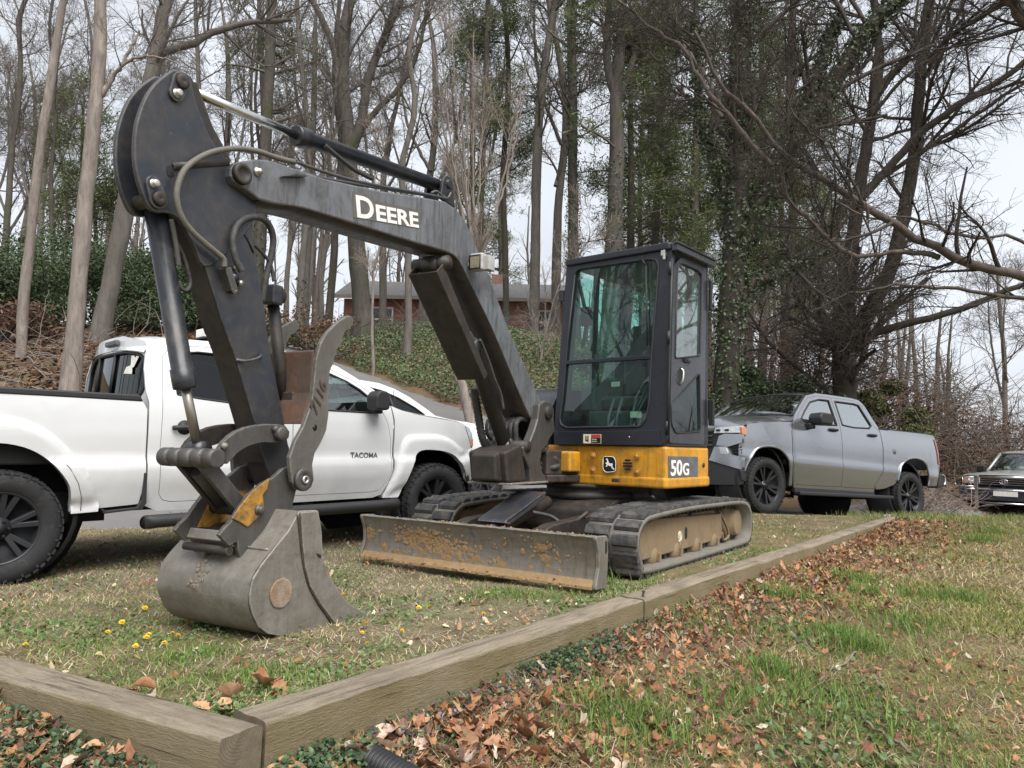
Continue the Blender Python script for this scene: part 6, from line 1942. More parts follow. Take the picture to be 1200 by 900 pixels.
for side in (1, -1):
    sheet('bed_side', bed_s, hw_s, side, M_slv, GP, step=.06)
    sheet('cab_side', cab_s, hw_s, side, M_slv, GP, [shrink(dr_s, -.005), shrink(df_s, -.005)], step=.06)
    for nm, o_, w_ in (('rear_door', dr_s, wr_s), ('front_door', df_s, wf_s)):
        d_ = sheet(nm, o_, hw_s, side, M_slv, GP, [w_], step=.06)
        pane('window', w_, hw_s, side, M_gls, d_)
        seal('window_seal', w_, hw_s, side, d_, .014)
        hx = 1.02 if nm == 'rear_door' else 2.08
        s = MB(); hy = side * (hw_s(hx, 1.40)); s.tube(spline([(hx - .10, hy + side * .01, 1.395), (hx - .06, hy + side * .04, 1.395), (hx + .06, hy + side * .04, 1.395), (hx + .10, hy + side * .01, 1.395)], 5), .02, 8); s.box((hx - .02, hy, 1.37), (.12, .012, .05)); s.build('handle', M_trim, d_)
    sheet('front_fender', fen_s, hw_s, side, M_slv, GP, step=.06)
    s = MB(); s.tube([(x, side * (hw_s(x, z) + .006), z) for x, z in spline(ar_f, 4)], .022, 6); s.build('arch_lip', M_slv, GP)
    s = MB(); s.tube([(x, side * (hw_s(x, z) + .006), z) for x, z in spline(ar_r, 4)], .022, 6); s.build('arch_lip', M_slv, GP)
    s = MB(); s.prism([(.60, .40), (.60, .345), (3.05, .31), (3.05, .365)], side * .93, side * 1.06); s.build('running_board', M_trim, GP, .015)
    s = MB(); s.prism([(.99, .44), (3.05, .42), (3.05, .36), (.99, .37)], side * .90, side * .955); s.build('sill', M_trim, GP)
    wheel(GP, 0, side * .875, GR, .285, .285, side, M_rimb, 6, True)
    wheel(GP, GB, side * .875, GR, .285, .285, side, M_rimb, 6, True)
    for xc in (0, GB):
        s = MB(); s.lathe([(.62, -.32), (.545, -.30), (.545, .05), (.50, .06)], (xc, side * .86, .50), (0, side, 0), 30, caps=(True, False)); s.prism([(xc - .62, .45), (xc + .62, .45), (xc + .5, 1.05), (xc - .5, 1.05)], side * .52, side * .54); s.build('wheel_well', M_linr, GP)
    s = MB(); my = side * 1.12
    s.prism(rnd([(2.46, 1.42), (2.74, 1.42), (2.77, 1.52), (2.72, 1.60), (2.48, 1.60), (2.43, 1.52)], .03), my - .12, my + .12)
    s.prism([(2.62, 1.36), (2.76, 1.34), (2.80, 1.44), (2.66, 1.44)], side * .93, side * 1.06)
    s.build('wing_mirror', M_trim, GP, .03, 3)
    tl = [(-.95, 1.54), (-1.0, 1.26), (-1.005, 1.02), (-.955, 1.02), (-.945, 1.3), (-.90, 1.54)]
    sheet('tail_lamp', [(-.935, 1.49), (-.96, 1.30), (-.975, 1.04), (-1.02, 1.03), (-1.015, 1.26), (-.988, 1.50)], hw_s, side, M_tail, GP, off=.012)
    s = MB(); s.prism([(-.945, .60), (-1.02, .62), (-1.14, .66), (-1.14, .86), (-1.0, .87)], side * .74, side * .985); s.build('bumper_corner', M_trim, GP, .03)
    s = MB(); s.tube(spline([(-1.10, side * .992, .67), (-1.14, side * .99, .72), (-1.13, side * .99, .82), (-1.06, side * .992, .85)], 5), .016, 6); s.build('chrome_step', M_sil, GP)
    # bedrail cap
    s = MB(); s.prism([(.76, 1.527), (-.2, 1.554), (-.94, 1.567), (-.93, 1.578), (-.2, 1.566), (.76, 1.54)], side * .80, side * .952); s.build('bed_rail', M_trim, GP, .004)
# roof, glass, bonnet
def rz_s(x): return interp(x, [.95, 1.02, 1.2, 1.85, 2.2, 2.52], [1.93, 2.02, 2.035, 2.02, 2.005, 1.925])
rows = []
for x in (.95, 1.02, 1.2, 1.5, 1.85, 2.2, 2.38, 2.52):
    z = rz_s(x); h = hw_s(x, z); rows.append([(x + .10 * (1 - t * t) * (x > 2.1), t * h, z + .05 * (1 - abs(t) ** 2.5)) for t in T7])
loft('roof', rows, M_slv, GP, True)
rows = []
for u in np.linspace(0, 1, 8):
    x, z = interp(u, [0, .5, 1], [2.53, 2.81, 3.02]), interp(u, [0, .5, 1], [1.925, 1.715, 1.545]); h = hw_s(x, z) - .02
    rows.append([(x + (.10 + .15 * u) * (1 - t * t), t * h, z + (.05 - .02 * u) * (1 - abs(t) ** 2.5)) for t in T7])
loft('windscreen', rows, glass('windscreen_glass', (.12, .14, .14), .55, 0.0), GP, True)
s = MB(); r0 = [r_ for r_ in rows]; 
for r_ in (rows[0], rows[-1]):
    s.tube([(p[0], p[1], p[2] + .004) for p in r_], .014, 5)
s.tube([r_[0] for r_ in rows], .014, 5); s.tube([r_[-1] for r_ in rows], .014, 5)
s.build('windscreen_seal', M_trim, GP)
s = MB(); s.prism([(1.55, 2.05), (1.40, 2.08), (1.28, 2.13), (1.22, 2.07)], -.03, .03); s.build('shark_fin', M_slv, GP, .01)
rows = []
for x, z in ((2.99, 1.535), (3.08, 1.45), (3.4, 1.405), (3.8, 1.355), (4.10, 1.30), (4.20, 1.262), (4.225, 1.235), (4.20, 1.20)):
    h = hw_s(x, z) - .005
    rows.append([(x + (.27 if x > 4.05 else .18) * (1 - t * t), t * h, z + (.10 if x < 4.19 else .07 if z > 1.25 else .035 if z > 1.21 else 0) * (1 - abs(t) ** 4) + .035 * math.exp(-((abs(t) - .55) / .12) ** 2) * (3.2 < x < 4.15)) for t in np.linspace(-1, 1, 21)])
loft('bonnet', rows, M_slv, GP, True)
s = MB(); s.prism([(3.05, 1.50), (3.25, 1.50), (3.28, 1.44), (3.05, 1.42)], -.80, .80); s.build('cowl', M_trim, GP)
def face(y, z, x0): return (x0 + .26 * (1 - (y / .95) ** 2), y, z)
s = MB(); panel(s, rnd([(-.93, .55), (.93, .55), (.95, 1.24), (-.95, 1.24)], .05), lambda y, z: face(y, z, 4.20), .08, (), .03, inner=(-1, 0, 0)); s.build('grille', M_trim, GP)
for k, z in enumerate((.98, 1.05, 1.12, 1.19)):
    s = MB(); s.tube([face(y, z, 4.225) for y in np.linspace(-.55, .55, 9)], .014, 5); s.build('grille_bar', M_linr if k % 2 else M_trim, GP)
for sg in (1, -1):
    s = MB(); panel(s, [(sg * .58, 1.165), (sg * .90, 1.165), (sg * .955, 1.17), (sg * .965, 1.265), (sg * .90, 1.26), (sg * .60, 1.245)], lambda y, z: face(y, z, 4.235), .06, (), .03, flip=sg < 0, inner=(-1, 0, 0)); hl_ = s.build('headlamp', M_lmp, GP)
    s = MB()
    for y in (.64, .76): s.box(face(sg * y, 1.205, 4.235), (.03, .07, .03))
    s.build('projector', M_trim, hl_, .006)
    s = MB(); sheet_a = [(4.10, 1.15), (4.16, 1.16), (4.18, 1.25), (4.12, 1.255)]
    s.prism(rnd([(4.13, 1.13), (4.235, 1.14), (4.25, 1.25), (4.15, 1.262)], .02), sg * .90, sg * .972); s.build('side_marker', M_amb, GP, .01)
    s = MB(); panel(s, [(sg * .62, .98), (sg * .80, .96), (sg * .97, 1.02), (sg * .97, 1.14), (sg * .74, 1.15), (sg * .66, 1.12)], lambda y, z: face(y, z, 4.25), .06, (), .05, flip=sg < 0, inner=(-1, 0, 0)); s.build('bumper_wing', M_slv, GP)
    s = MB(); panel(s, [(sg * .52, .76), (sg * .97, .62), (sg * .98, .80), (sg * .84, .84), (sg * .78, .96), (sg * .60, .96)], lambda y, z: face(y, z, 4.26), .06, (), .06, flip=sg < 0, inner=(-1, 0, 0)); s.build('bumper_wing', M_slv, GP)
    s = MB()
    for z in (.87, .91, .95): s.tube([face(sg * y, z, 4.235) for y in (.84, .9, .96)], .010, 5)
    s.build('side_vent', M_linr, GP)
    s = MB(); panel(s, [(sg * .70, .855), (sg * .82, .84), (sg * .77, .95), (sg * .68, .955)], lambda y, z: face(y, z, 4.275), .06, (), .03, flip=sg < 0, inner=(-1, 0, 0)); s.build('chrome_blade', M_sil, GP)
s = MB(); panel(s, rnd([(-.96, .40), (.96, .40), (.97, .63), (.5, .77), (-.5, .77), (-.97, .63)], .03), lambda y, z: face(y, z, 4.245), .08, (), .05, inner=(-1, 0, 0)); s.build('front_bumper', M_trim, GP)
for sg in (1, -1):
    s = MB(); s.prism([(4.05, .45), (4.17, .44), (4.25, .46), (4.27, .62), (4.20, .63)], sg * .90, sg * .975); s.build('bumper_cap', M_trim, GP, .02)
s = MB(); s.lathe([(0, 0), (.045, 0), (.045, .008), (0, .012)], (.42, .985, 1.16), (0, 1, 0), 14); s.build('fuel_cap', M_gry, GP)
s = MB(); s.box((-.96, 0, 1.25), (.06, 1.7, .60)); s.build('tailgate', M_slv, GP, .03)
s = MB(); s.box((-1.05, 0, .74), (.18, 1.6, .2)); s.build('rear_bumper', M_trim, GP, .03)
s = MB(); s.box((-.1, 0, .95), (1.6, 1.55, .05)); s.box((.72, 0, 1.2), (.05, 1.8, .6)); s.build('bed_liner', M_trim, GP)
s = MB(); s.box((.93, 0, 1.76), (.03, 1.2, .30)); s.build('rear_window', M_glz, GP)
s = MB(); s.box((2.0, 0, .55), (2.2, 1.7, .2)); s.box((-.1, .45, .55), (2.0, .1, .15)); s.box((-.1, -.45, .55), (2.0, .1, .15)); s.box((3.7, 0, .6), (1.1, .9, .25)); s.cyl((0, -.8, GR), (0, .8, GR), .07, 10); s.cyl((GB, -.8, GR), (GB, .8, GR), .06, 10); s.box((.8, -.4, .48), (.7, .4, .22)); s.build('underbody', M_linr, GP)
s = MB()
for y in (-.45, .45):
    s.prism(rnd([(1.35, .85), (1.9, .85), (1.85, 1.05), (1.5, 1.05), (1.4, 1.75), (1.25, 1.75)], .04), y - .28, y + .28); s.prism(rnd([(2.2, .85), (2.7, .85), (2.65, 1.05), (2.35, 1.05), (2.22, 1.78), (2.08, 1.78)], .04), y - .28, y + .28)
s.prism([(2.9, .9), (3.2, .9), (3.2, 1.4), (3.0, 1.42)], -.85, .85); s.box((2.0, 0, .82), (2.2, 1.6, .1)); s.build('interior', M_uph, GP, .02)

# ------------------------------------------------ old four-wheel drive with a bull bar
OS = empty('old_suv', (11.35, 17.4, -.63), R(-143))
tag(OS, 'old two-tone dark and silver off-roader with a bull bar at the lawn edge', 'car')
def hw_o(x, z):
    h = interp(z, [.3, .55, .9, 1.1], [.90, .94, .95, .91])
    if z > 1.12: h = .90 - (z - 1.12) * .24
    if x > -.2: h -= (x + .2) ** 2 * .4
    return h
so = [(-.08, .48), (-.04, .80), (-.06, 1.02), (-.30, 1.075), (-1.10, 1.11), (-1.42, 1.13), (-1.98, 1.56), (-2.2, 1.63), (-4.5, 1.63), (-4.62, 1.1), (-4.65, .5), (-4.0, .48), (-3.95, .72), (-3.7, .88), (-3.4, .88), (-3.15, .72), (-3.1, .48), (-1.22, .48), (-1.18, .70), (-.98, .88), (-.68, .88), (-.46, .72), (-.42, .48)]
wo = [(-1.66, 1.17), (-2.0, 1.50), (-4.35, 1.54), (-4.45, 1.17)]
for side in (1, -1):
    up_o = [p for p in so]
    sheet('body_side', so, hw_o, side, M_blu, OS, [wo], step=.12)
    pane('side_window', wo, hw_o, side, M_glz, OS)
    for k, x in enumerate((-2.7, -3.6)):
        s = MB(); s.tube([(x, side * (hw_o(x, 1.17) + .004), 1.17), (x + .02, side * (hw_o(x, 1.5) + .004), 1.52)], .03, 5); s.build('pillar', M_blu, OS)
    wheel(OS, -.83, side * .80, .39, .22, .26, side, M_rim, 6, False, False); wheel(OS, -3.55, side * .80, .39, .22, .26, side, M_rim, 6, False, False)
    s = MB(); s.prism(rnd([(-1.55, 1.12), (-1.42, 1.12), (-1.42, 1.27), (-1.53, 1.28)], .03), side * .92, side * 1.10); s.build('wing_mirror', M_trim, OS, .02)
    s = MB(); s.prism([(-.10, .86), (-.035, .86), (-.045, 1.0), (-.11, 1.01)], side * .50, side * .74); hl_ = s.build('headlamp', M_lmp, OS, .01)
    s = MB(); s.prism([(-.16, .86), (-.06, .86), (-.07, 1.0), (-.17, 1.01)], side * .76, side * .90); s.build('turn_lamp', M_amb, OS, .01)
    s = MB(); s.prism([(.03, .46), (.045, .46), (.045, .54), (.03, .54)], side * .60, side * .86); s.build('bumper_lamp', M_tail, OS)
    # side cages of the bull bar
    s = MB()
    c = [(.06, side * .56, 1.02), (.04, side * .98, .98), (-.02, side * 1.03, .97), (-.02, side * 1.03, .80), (.04, side * .98, .79), (.06, side * .56, .80)]
    s.tube(c, .018, 7)
    for y in (.70, .84): s.tube([(.055, side * y, 1.0), (.055, side * y, .80)], .012, 6)
    s.tube([(-.02, side * 1.03, .90), (.06, side * .56, .92)], .012, 6)
    s.build('lamp_cage', M_sil, OS)
    s = MB(); s.prism([(.03, .34), (.085, .34), (.085, 1.06), (.03, 1.06)], side * .50, side * .58); s.build('bar_upright', M_sil, OS, .008)
for z, w_, r_ in ((1.04, .56, .024), (.74, .56, .026), (.44, .46, .022)):
    s = MB(); s.tube([(.06, -w_, z), (.065, 0, z), (.06, w_, z)], r_, 8); s.build('bar_rail', M_sil, OS)
s = MB(); s.tube([(.06, .56, .74), (.05, .80, .73), (-.0, .98, .72)], .026, 8); s.tube([(.06, -.56, .74), (.05, -.80, .73), (-.0, -.98, .72)], .026, 8); s.build('bar_rail', M_sil, OS)
s = MB(); s.prism([(-.08, .84), (-.05, .84), (-.06, 1.02), (-.09, 1.02)], -.5, .5); gr_ = s.build('grille', M_linr, OS)
for z in (.86, .91, .96, 1.005):
    s = MB(); s.box((-.045, 0, z), (.02, .96, .014)); s.build('grille_bar', M_sil, gr_)
s = MB()
def ell(rx, rz, tilt=0): return [(-.03, rx * math.cos(a), .93 + rz * math.sin(a)) for a in np.linspace(0, 2 * PI, 21)]
s.tube(ell(.085, .058), .008, 5); s.tube(ell(.030, .056), .007, 5); s.tube([(-.03, .055 * math.cos(a), .955 + .024 * math.sin(a)) for a in np.linspace(0, 2 * PI, 17)], .007, 5); s.build('emblem', M_sil, OS)
s = MB(); s.box((.0, 0, .64), (.15, 1.86, .30)); s.build('front_bumper', M_blu, OS, .04)
s = MB(); s.box((.085, .07, .655), (.01, .50, .11)); pl_ = s.build('licence_plate', M_white, OS, .004)
rows = []
for x, z in ((-1.42, 1.13), (-1.1, 1.11), (-.6, 1.09), (-.3, 1.075), (-.10, 1.03)):
    h = hw_o(x, z); rows.append([(x + .05 * (1 - t * t), t * h, z + .05 * (1 - abs(t) ** 3)) for t in T7])
loft('bonnet', rows, M_bei, OS, True)
rows = []
for x, z in ((-2.02, 1.58), (-1.8, 1.42), (-1.6, 1.26), (-1.42, 1.13)):
    h = hw_o(x, z) - .03; rows.append([(x + .08 * (1 - t * t), t * h, z + .02 * (1 - t * t)) for t in T7])
ws_ = loft('windscreen', rows, M_glc, OS, True)
s = MB()
for sgn in (0, -1): s.tube([r_[sgn] for r_ in rows], .035, 6)
s.tube(rows[0], .03, 5); s.build('windscreen_frame', M_bei, OS)
rows = []
for x, z in ((-2.0, 1.58), (-2.2, 1.63), (-3.2, 1.65), (-4.5, 1.63), (-4.62, 1.1), (-4.66, .5)):
    h = hw_o(x, z); rows.append([(x, t * h, z + .04 * (1 - abs(t) ** 3) * (z > 1.5)) for t in T7])
loft('roof', rows, M_bei, OS)
s = MB(); s.box((-2.3, 0, .55), (4.2, 1.6, .2)); s.build('underbody', M_linr, OS)
s = MB()
for y in (-.42, .42):
    s.prism(rnd([(-2.6, .7), (-2.1, .7), (-2.15, .9), (-2.4, .9), (-2.5, 1.4), (-2.65, 1.4)], .04), y - .26, y + .26); s.prism(rnd([(-2.6, 1.38), (-2.52, 1.38), (-2.53, 1.58), (-2.6, 1.58)], .02), y - .13, y + .13)
s.build('interior', M_uph, OS, .02)
s = MB(); rg = np.random.RandomState(3)
for k in range(4):
    y = -.5 + .33 * k; bx = -1.72; s.lathe([(0, -.05), (.07, -.03), (.08, 0), (.06, .05), (0, .06)], (-1.62, y, 1.22), (0, 0, 1), 10)
s.build('dash_clutter', M_cream, OS)


# ================================================================== TREES AND UNDERGROWTH
def bark(name, a, b, sc=9, moss=None):
    m, nt, bs = nmat(name)
    v = coords(nt, 'Object', (1, 1, .22))
    n1 = noise(nt, sc, 6, .7, v, .5); n2 = noise(nt, 1.1, 4, .6, coords(nt))
    c = ramp(nt, n1, [(.3, a), (.7, b)])
    c = mixc(nt, ramp(nt, n2, [(.4, (0,) * 3), (.7, (.6,) * 3)]), c, tuple((x + y) * .36 for x, y in zip(a, b)))
    if moss:
        n3 = noise(nt, 1.7, 5, .65, coords(nt, 'Object', (1, 1, .6)))
        c = mixc(nt, ramp(nt, n3, [(.5, (0,) * 3), (.66, (.75,) * 3)]), c, moss)
    nt.links.new(c, bs.inputs['Base Color'])
    bs.inputs['Roughness'].default_value = .92
    bs.inputs['Specular IOR Level'].default_value = .15
    bump(nt, bs, n1, .8, .02)
    return m
M_bk_pale = bark('pale_bark', (.125, .104, .09), (.33, .285, .25), 12)
M_bk_grey = bark('grey_brown_bark', (.092, .082, .072), (.19, .17, .15), 9)
M_bk_dark = bark('dark_bark', (.056, .049, .043), (.13, .114, .10), 8, (.06, .07, .03))
M_bk_limb = bark('limb_bark', (.060, .050, .042), (.165, .14, .12), 14)
M_bk_blk = bark('shaded_bark', (.026, .022, .019), (.072, .060, .051), 8, (.04, .045, .02))
M_tw_dk = bark('dark_twig_bark', (.035, .029, .025), (.085, .072, .062), 3)
M_tw = bark('twig_bark', (.082, .070, .060), (.18, .156, .135), 3)
M_tw_pale = bark('pale_twig_bark', (.19, .155, .13), (.33, .28, .24), 3)
M_needle = vcol_mat('pine_needles', .65, .25)
M_ivy = vcol_mat('ivy_leaves', .45, .12, .4)
M_leaf = vcol_mat('dead_leaves', .8, .15, .2, .35, 60)
M_grass = vcol_mat('grass_blades', .6, .30, .25, .15, 4)

def tubes(P, Rr, n):
    """P: B x k x 3 centre lines, Rr: B x k radii -> vertices and quads of n-sided tubes."""
    B, k, _ = P.shape
    d = P[:, -1] - P[:, 0]; d /= np.linalg.norm(d, axis=1)[:, None] + 1e-9
    ref = np.where(np.abs(d[:, 2:3]) < .8, np.array([[0, 0, 1.0]]), np.array([[1.0, 0, 0]]))
    u = np.cross(d, ref); u /= np.linalg.norm(u, axis=1)[:, None] + 1e-9
    w = np.cross(d, u)
    a = np.arange(n) * 2 * PI / n
    ring = np.cos(a)[None, :, None] * u[:, None] + np.sin(a)[None, :, None] * w[:, None]         # B n 3
    V = P[:, :, None, :] + Rr[:, :, None, None] * ring[:, None]
    idx = np.arange(B * k * n).reshape(B, k, n)
    q = np.stack([idx[:, :-1], np.roll(idx, -1, 2)[:, :-1], np.roll(idx, -1, 2)[:, 1:], idx[:, 1:]], -1).reshape(-1, 4)
    return V.reshape(-1, 3), q

def sprout(P, Rr, rg, count, tmin, L, ang, up, kink, k, rr, lt=.55, droop=0.0, minr=.0025):
    """children along parent centre lines; returns their centre lines and radii. L: (min, max) length."""
    B = len(P); kk = P.shape[1]
    ln = np.linalg.norm(np.diff(P, axis=1), axis=2).sum(1)
    pick = rg.choice(B, count, p=ln / ln.sum())
    t = tmin + (1 - tmin) * rg.rand(count) ** .85
    f = t * (kk - 1); i = np.minimum(f.astype(int), kk - 2); fr_ = (f - i)[:, None]
    p0 = P[pick, i] * (1 - fr_) + P[pick, i + 1] * fr_
    r0 = Rr[pick, i] * (1 - fr_[:, 0]) + Rr[pick, i + 1] * fr_[:, 0]
    d = P[pick, i + 1] - P[pick, i]; d /= np.linalg.norm(d, axis=1)[:, None] + 1e-9
    s = rg.normal(size=(count, 3)); s -= d * (s * d).sum(1)[:, None]; s /= np.linalg.norm(s, axis=1)[:, None] + 1e-9
    a = rg.normal(ang, .22, count)[:, None]
    q = d * np.cos(a) + s * np.sin(a)
    Ls = rg.uniform(L[0], L[1], count) * (1 - lt * t)
    pts = [p0]
    for j in range(k - 1):
        q = q + rg.normal(0, kink, (count, 3)) + np.array([0, 0, up - droop * j / k])
        q /= np.linalg.norm(q, axis=1)[:, None] + 1e-9
        pts.append(pts[-1] + q * (Ls / (k - 1))[:, None])
    Q = np.stack(pts, 1)
    rs = np.maximum(r0 * rr * rg.uniform(.7, 1.1, count), minr)
    RR = rs[:, None] * np.linspace(1, .38, k)[None]
    return Q, np.maximum(RR, minr * .7)

def resample(path, k, wob=0.0, rg=None):
    P = np.array(spline(path, 10)) if len(path) > 2 else np.array(path, float)
    s = np.r_[0, np.cumsum(np.linalg.norm(np.diff(P, axis=0), axis=1))]
    t = np.linspace(0, s[-1], k)
    Q = np.stack([np.interp(t, s, P[:, i]) for i in range(3)], 1)
    if wob and rg is not None:
        Q[1:-1] += rg.normal(0, wob, (k - 2, 3))
    return Q

def emit(name, chunks, mat, parent, smooth=True):
    V, F, b = [], [], 0
    for v, f in chunks:
        V.append(v); F.append(f + b); b += len(v)
    me = fast_mesh(name, np.concatenate(V), np.concatenate(F), mat, None, smooth, True)
    return link(name, me, parent)

def leaf_cloud(name, C, size, mat, cols, rg, parent, flat=None, aspect=.6, tri=False, normals=None, jit=.5):
    """one small leaf per centre C; colours drawn from cols; normals bias the facing."""
    n = len(C)
    nrm = rg.normal(size=(n, 3))
    if normals is not None:
        nrm = nrm * jit + normals
    nrm /= np.linalg.norm(nrm, axis=1)[:, None]
    t = rg.normal(size=(n, 3)); t -= nrm * (t * nrm).sum(1)[:, None]; t /= np.linalg.norm(t, axis=1)[:, None]
    b = np.cross(nrm, t)
    s = (size * rg.uniform(.6, 1.35, n))[:, None]
    if tri:
        V = np.stack([C - t * s * .5 - b * s * aspect * .5, C + t * s * .7, C - t * s * .5 + b * s * aspect * .5], 1)
        F = np.arange(n * 3).reshape(n, 3)
    else:
        up_ = nrm * s * .10
        V = np.stack([C - t * s * .5, C - t * s * .22 + b * s * aspect * .46 + up_, C + t * s * .22 + b * s * aspect * .36 + up_, C + t * s * .55, C + t * s * .22 - b * s * aspect * .36 + up_, C - t * s * .22 - b * s * aspect * .46 + up_], 1)
        i6 = np.arange(n)[:, None] * 6
        F = np.concatenate([i6 + np.array([[0, 1, 2, 3]]), i6 + np.array([[0, 3, 4, 5]])])
    cols = np.array(cols)
    cc = cols[rg.randint(len(cols), size=n)] * rg.uniform(.75, 1.3, (n, 1))
    if not tri:
        cc = np.concatenate([cc, cc])
    me = fast_mesh(name, V.reshape(-1, 3), F, mat, cc, False, not tri)
    return link(name, me, parent)

NEEDLE_C = [(.08, .11, .042), (.10, .135, .052), (.14, .165, .065), (.062, .088, .036), (.16, .165, .07)]
IVY_C = [(.032, .054, .022), (.042, .068, .026), (.055, .082, .032), (.028, .044, .02), (.075, .095, .04)]

def px3(pts, Y, dy=None):
    """(x, z) pairs standing at depth Y (or running away in depth by dy)."""
    n = len(pts)
    return [(p[0], Y + (dy or 0) * i / max(1, n - 1), p[1]) for i, p in enumerate(pts)]

def tree(name, label, trunk, r0, r1, limbs=(), seed=0, bk=None, tw=None, group=None, top=5.0, kids=(26, 160, 900, 2600), tmin=.45, Ls=((1.6, 4.2), (.8, 1.9), (.4, 1.0), (.2, .55)), up=(.10, .06, .03, .0), ang=(.85, .8, .75, .7), ivy=0, ivy_r=.10, needles=0, cat='tree', kink=(.10, .16, .2, .22), ivz=(0, 99), ltmin=.22, extend=True, needle_size=.22, twigr=.0035, sub=None):
    rg = np.random.RandomState(seed)
    T = [np.array(p, float) for p in trunk]
    g0 = gz(T[0][0], T[0][1]) - .15
    if T[0][2] > g0 + .05:                      # root it in the ground
        T = [np.array([T[0][0], T[0][1], g0])] + T
    if extend and top:
        d = T[-1] - T[-2]; d /= np.linalg.norm(d)
        r2 = r1 * .45
        T = T + [T[-1] + d * top * .5 + rg.normal(0, .15, 3), T[-1] + d * top + rg.normal(0, .3, 3)]
    base = np.array(T[0])
    ntr = 26
    tp = resample(T, ntr, .008 * 1.0, rg)
    hh = tp[:, 2]
    ztop = trunk[-1][2]
    rad = np.where(hh <= ztop, r0 + (r1 - r0) * (hh - hh[0]) / max(ztop - hh[0], .1), r1 * np.clip(1 - (hh - ztop) / max(hh[-1] - ztop, .1) * .75, .2, 1))
    rad[0] *= 1.35; rad[1] *= 1.12
    rad = rad * rg.uniform(.93, 1.07, ntr)
    root = empty(name, tuple(base))
    tag(root, label, cat, group)
    off = base
    chunks = [tubes((tp - off)[None], rad[None], 12)]
    lev0P, lev0R = [tp], [rad]
    bigs = []
    for lp, a, b in limbs:
        q = resample(lp, ntr, .012, rg)
        rr_ = np.linspace(a, b, ntr)
        chunks.append(tubes((q - off)[None], rr_[None], 9))
        bigs.append((q, rr_)); lev0P.append(q); lev0R.append(rr_)
    emit('trunk', chunks, bk or M_bk_grey, root)
    P0, R0 = np.stack(lev0P), np.stack(lev0R)
    cr = []
    if kids[0]:
        if limbs:
            PA, RA = sprout(P0[:1], R0[:1], rg, max(1, kids[0] // 3), tmin, Ls[0], ang[0], up[0], kink[0], 7, .42)
            PB, RB = sprout(P0[1:], R0[1:], rg, kids[0] - kids[0] // 3, ltmin, Ls[0], ang[0], up[0], kink[0], 7, .5)
            P1, R1 = np.concatenate([PA, PB]), np.minimum(np.concatenate([RA, RB]), .045)
        else:
            P1, R1 = sprout(P0, R0, rg, kids[0], tmin, Ls[0], ang[0], up[0], kink[0], 7, .40)
        cr.append(tubes(P1 - off, R1, 5))
        Pn, Rn = P1, R1
        for lv in (1, 2, 3):
            if lv < len(kids) and kids[lv]:
                Pn, Rn = sprout(Pn, Rn, rg, kids[lv], .18, Ls[lv], ang[lv], up[lv], kink[lv], (6, 5, 4)[lv - 1], .55, minr=twigr * (2.2, 1.4, 1)[lv - 1])
                cr.append(tubes(Pn - off, Rn, (4, 3, 3)[lv - 1]))
        emit('crown', cr, tw or M_tw, root)
        if needles:
            ends = Pn[:, -1] - off
            k = rg.randint(len(ends), size=needles)
            dirs = Pn[k, -1] - Pn[k, -2]
            C = ends[k] + rg.normal(0, .16, (needles, 3))
            leaf_cloud('foliage', C, needle_size, M_needle, NEEDLE_C, rg, root, aspect=.16, tri=True)
    if ivy:
        w = np.concatenate([np.linalg.norm(np.diff(p, axis=0), axis=1) for p in lev0P])
        k = rg.choice(len(w), ivy, p=w / w.sum())
        A = np.concatenate([p[:-1] for p in lev0P]); Bq = np.concatenate([p[1:] for p in lev0P]); RR = np.concatenate([r[:-1] for r in lev0R])
        f = rg.rand(ivy, 1)
        c = A[k] * (1 - f) + Bq[k] * f
        ax = Bq[k] - A[k]; ax /= np.linalg.norm(ax, axis=1)[:, None] + 1e-9
        s = rg.normal(size=(ivy, 3)); s -= ax * (s * ax).sum(1)[:, None]; s /= np.linalg.norm(s, axis=1)[:, None]
        lump = .5 + .5 * np.sin(c[:, 2] * 2.3 + np.arctan2(s[:, 1], s[:, 0]) * 2) * np.sin(c[:, 2] * 5.1 + 1)
        keep = (rg.rand(ivy) < .35 + .65 * lump) & (c[:, 2] > ivz[0]) & (c[:, 2] < ivz[1])
        c = c + s * (RR[k] + rg.rand(ivy) * ivy_r * (.4 + lump))[:, None]
        leaf_cloud('ivy', c[keep] - off, .065, M_ivy, IVY_C, rg, root, aspect=.85, normals=s[keep] + np.array([0, 0, .3]), jit=.6)
    return root

LIGHT = (10, 60, 300, 900)
# left group
tree('bare_tree', 'slender pale trunk leaning right at the far left edge of the wood', px3([(-9.875, 1.727), (-9.878, 2.449), (-9.89, 4.014), (-9.79, 6.686), (-9.656, 8.513), (-9.529, 10)], 15.0), .105, .075, seed=1, bk=M_bk_pale, tmin=.72, kids=(12, 80, 400, 1100))
_l = [(px3([(-7.719, 7.274), (-7.623, 7.507), (-7.449, 7.775), (-7.28, 8.145), (-7.127, 8.515)], 13.5), .045, .022), (px3([(-7.717, 7.241), (-7.442, 7.676), (-7.136, 7.882), (-6.786, 7.889), (-6.414, 7.797), (-5.973, 7.608)], 13.5, -.4), .04, .008)]
tree('bare_tree', 'stout pale trunk with a dark broken side branch, beside the pickup cab', px3([(-7.974, 1.538), (-7.945, 2.001), (-7.924, 4.196), (-7.881, 6.125), (-7.831, 7.768), (-7.886, 9.103)], 13.5), .165, .105, _l, 2, M_bk_pale, tmin=.75, kids=(8, 60, 330, 900), Ls=((.8, 2.4), (.5, 1.3), (.3, .8), (.2, .5)))
_l = [(px3([(-8.284, 9.609), (-7.969, 9.9), (-7.59, 10.112), (-7.104, 10.531), (-6.355, 10.834), (-5.48, 11.017)], 16.5, .8), .10, .05)]
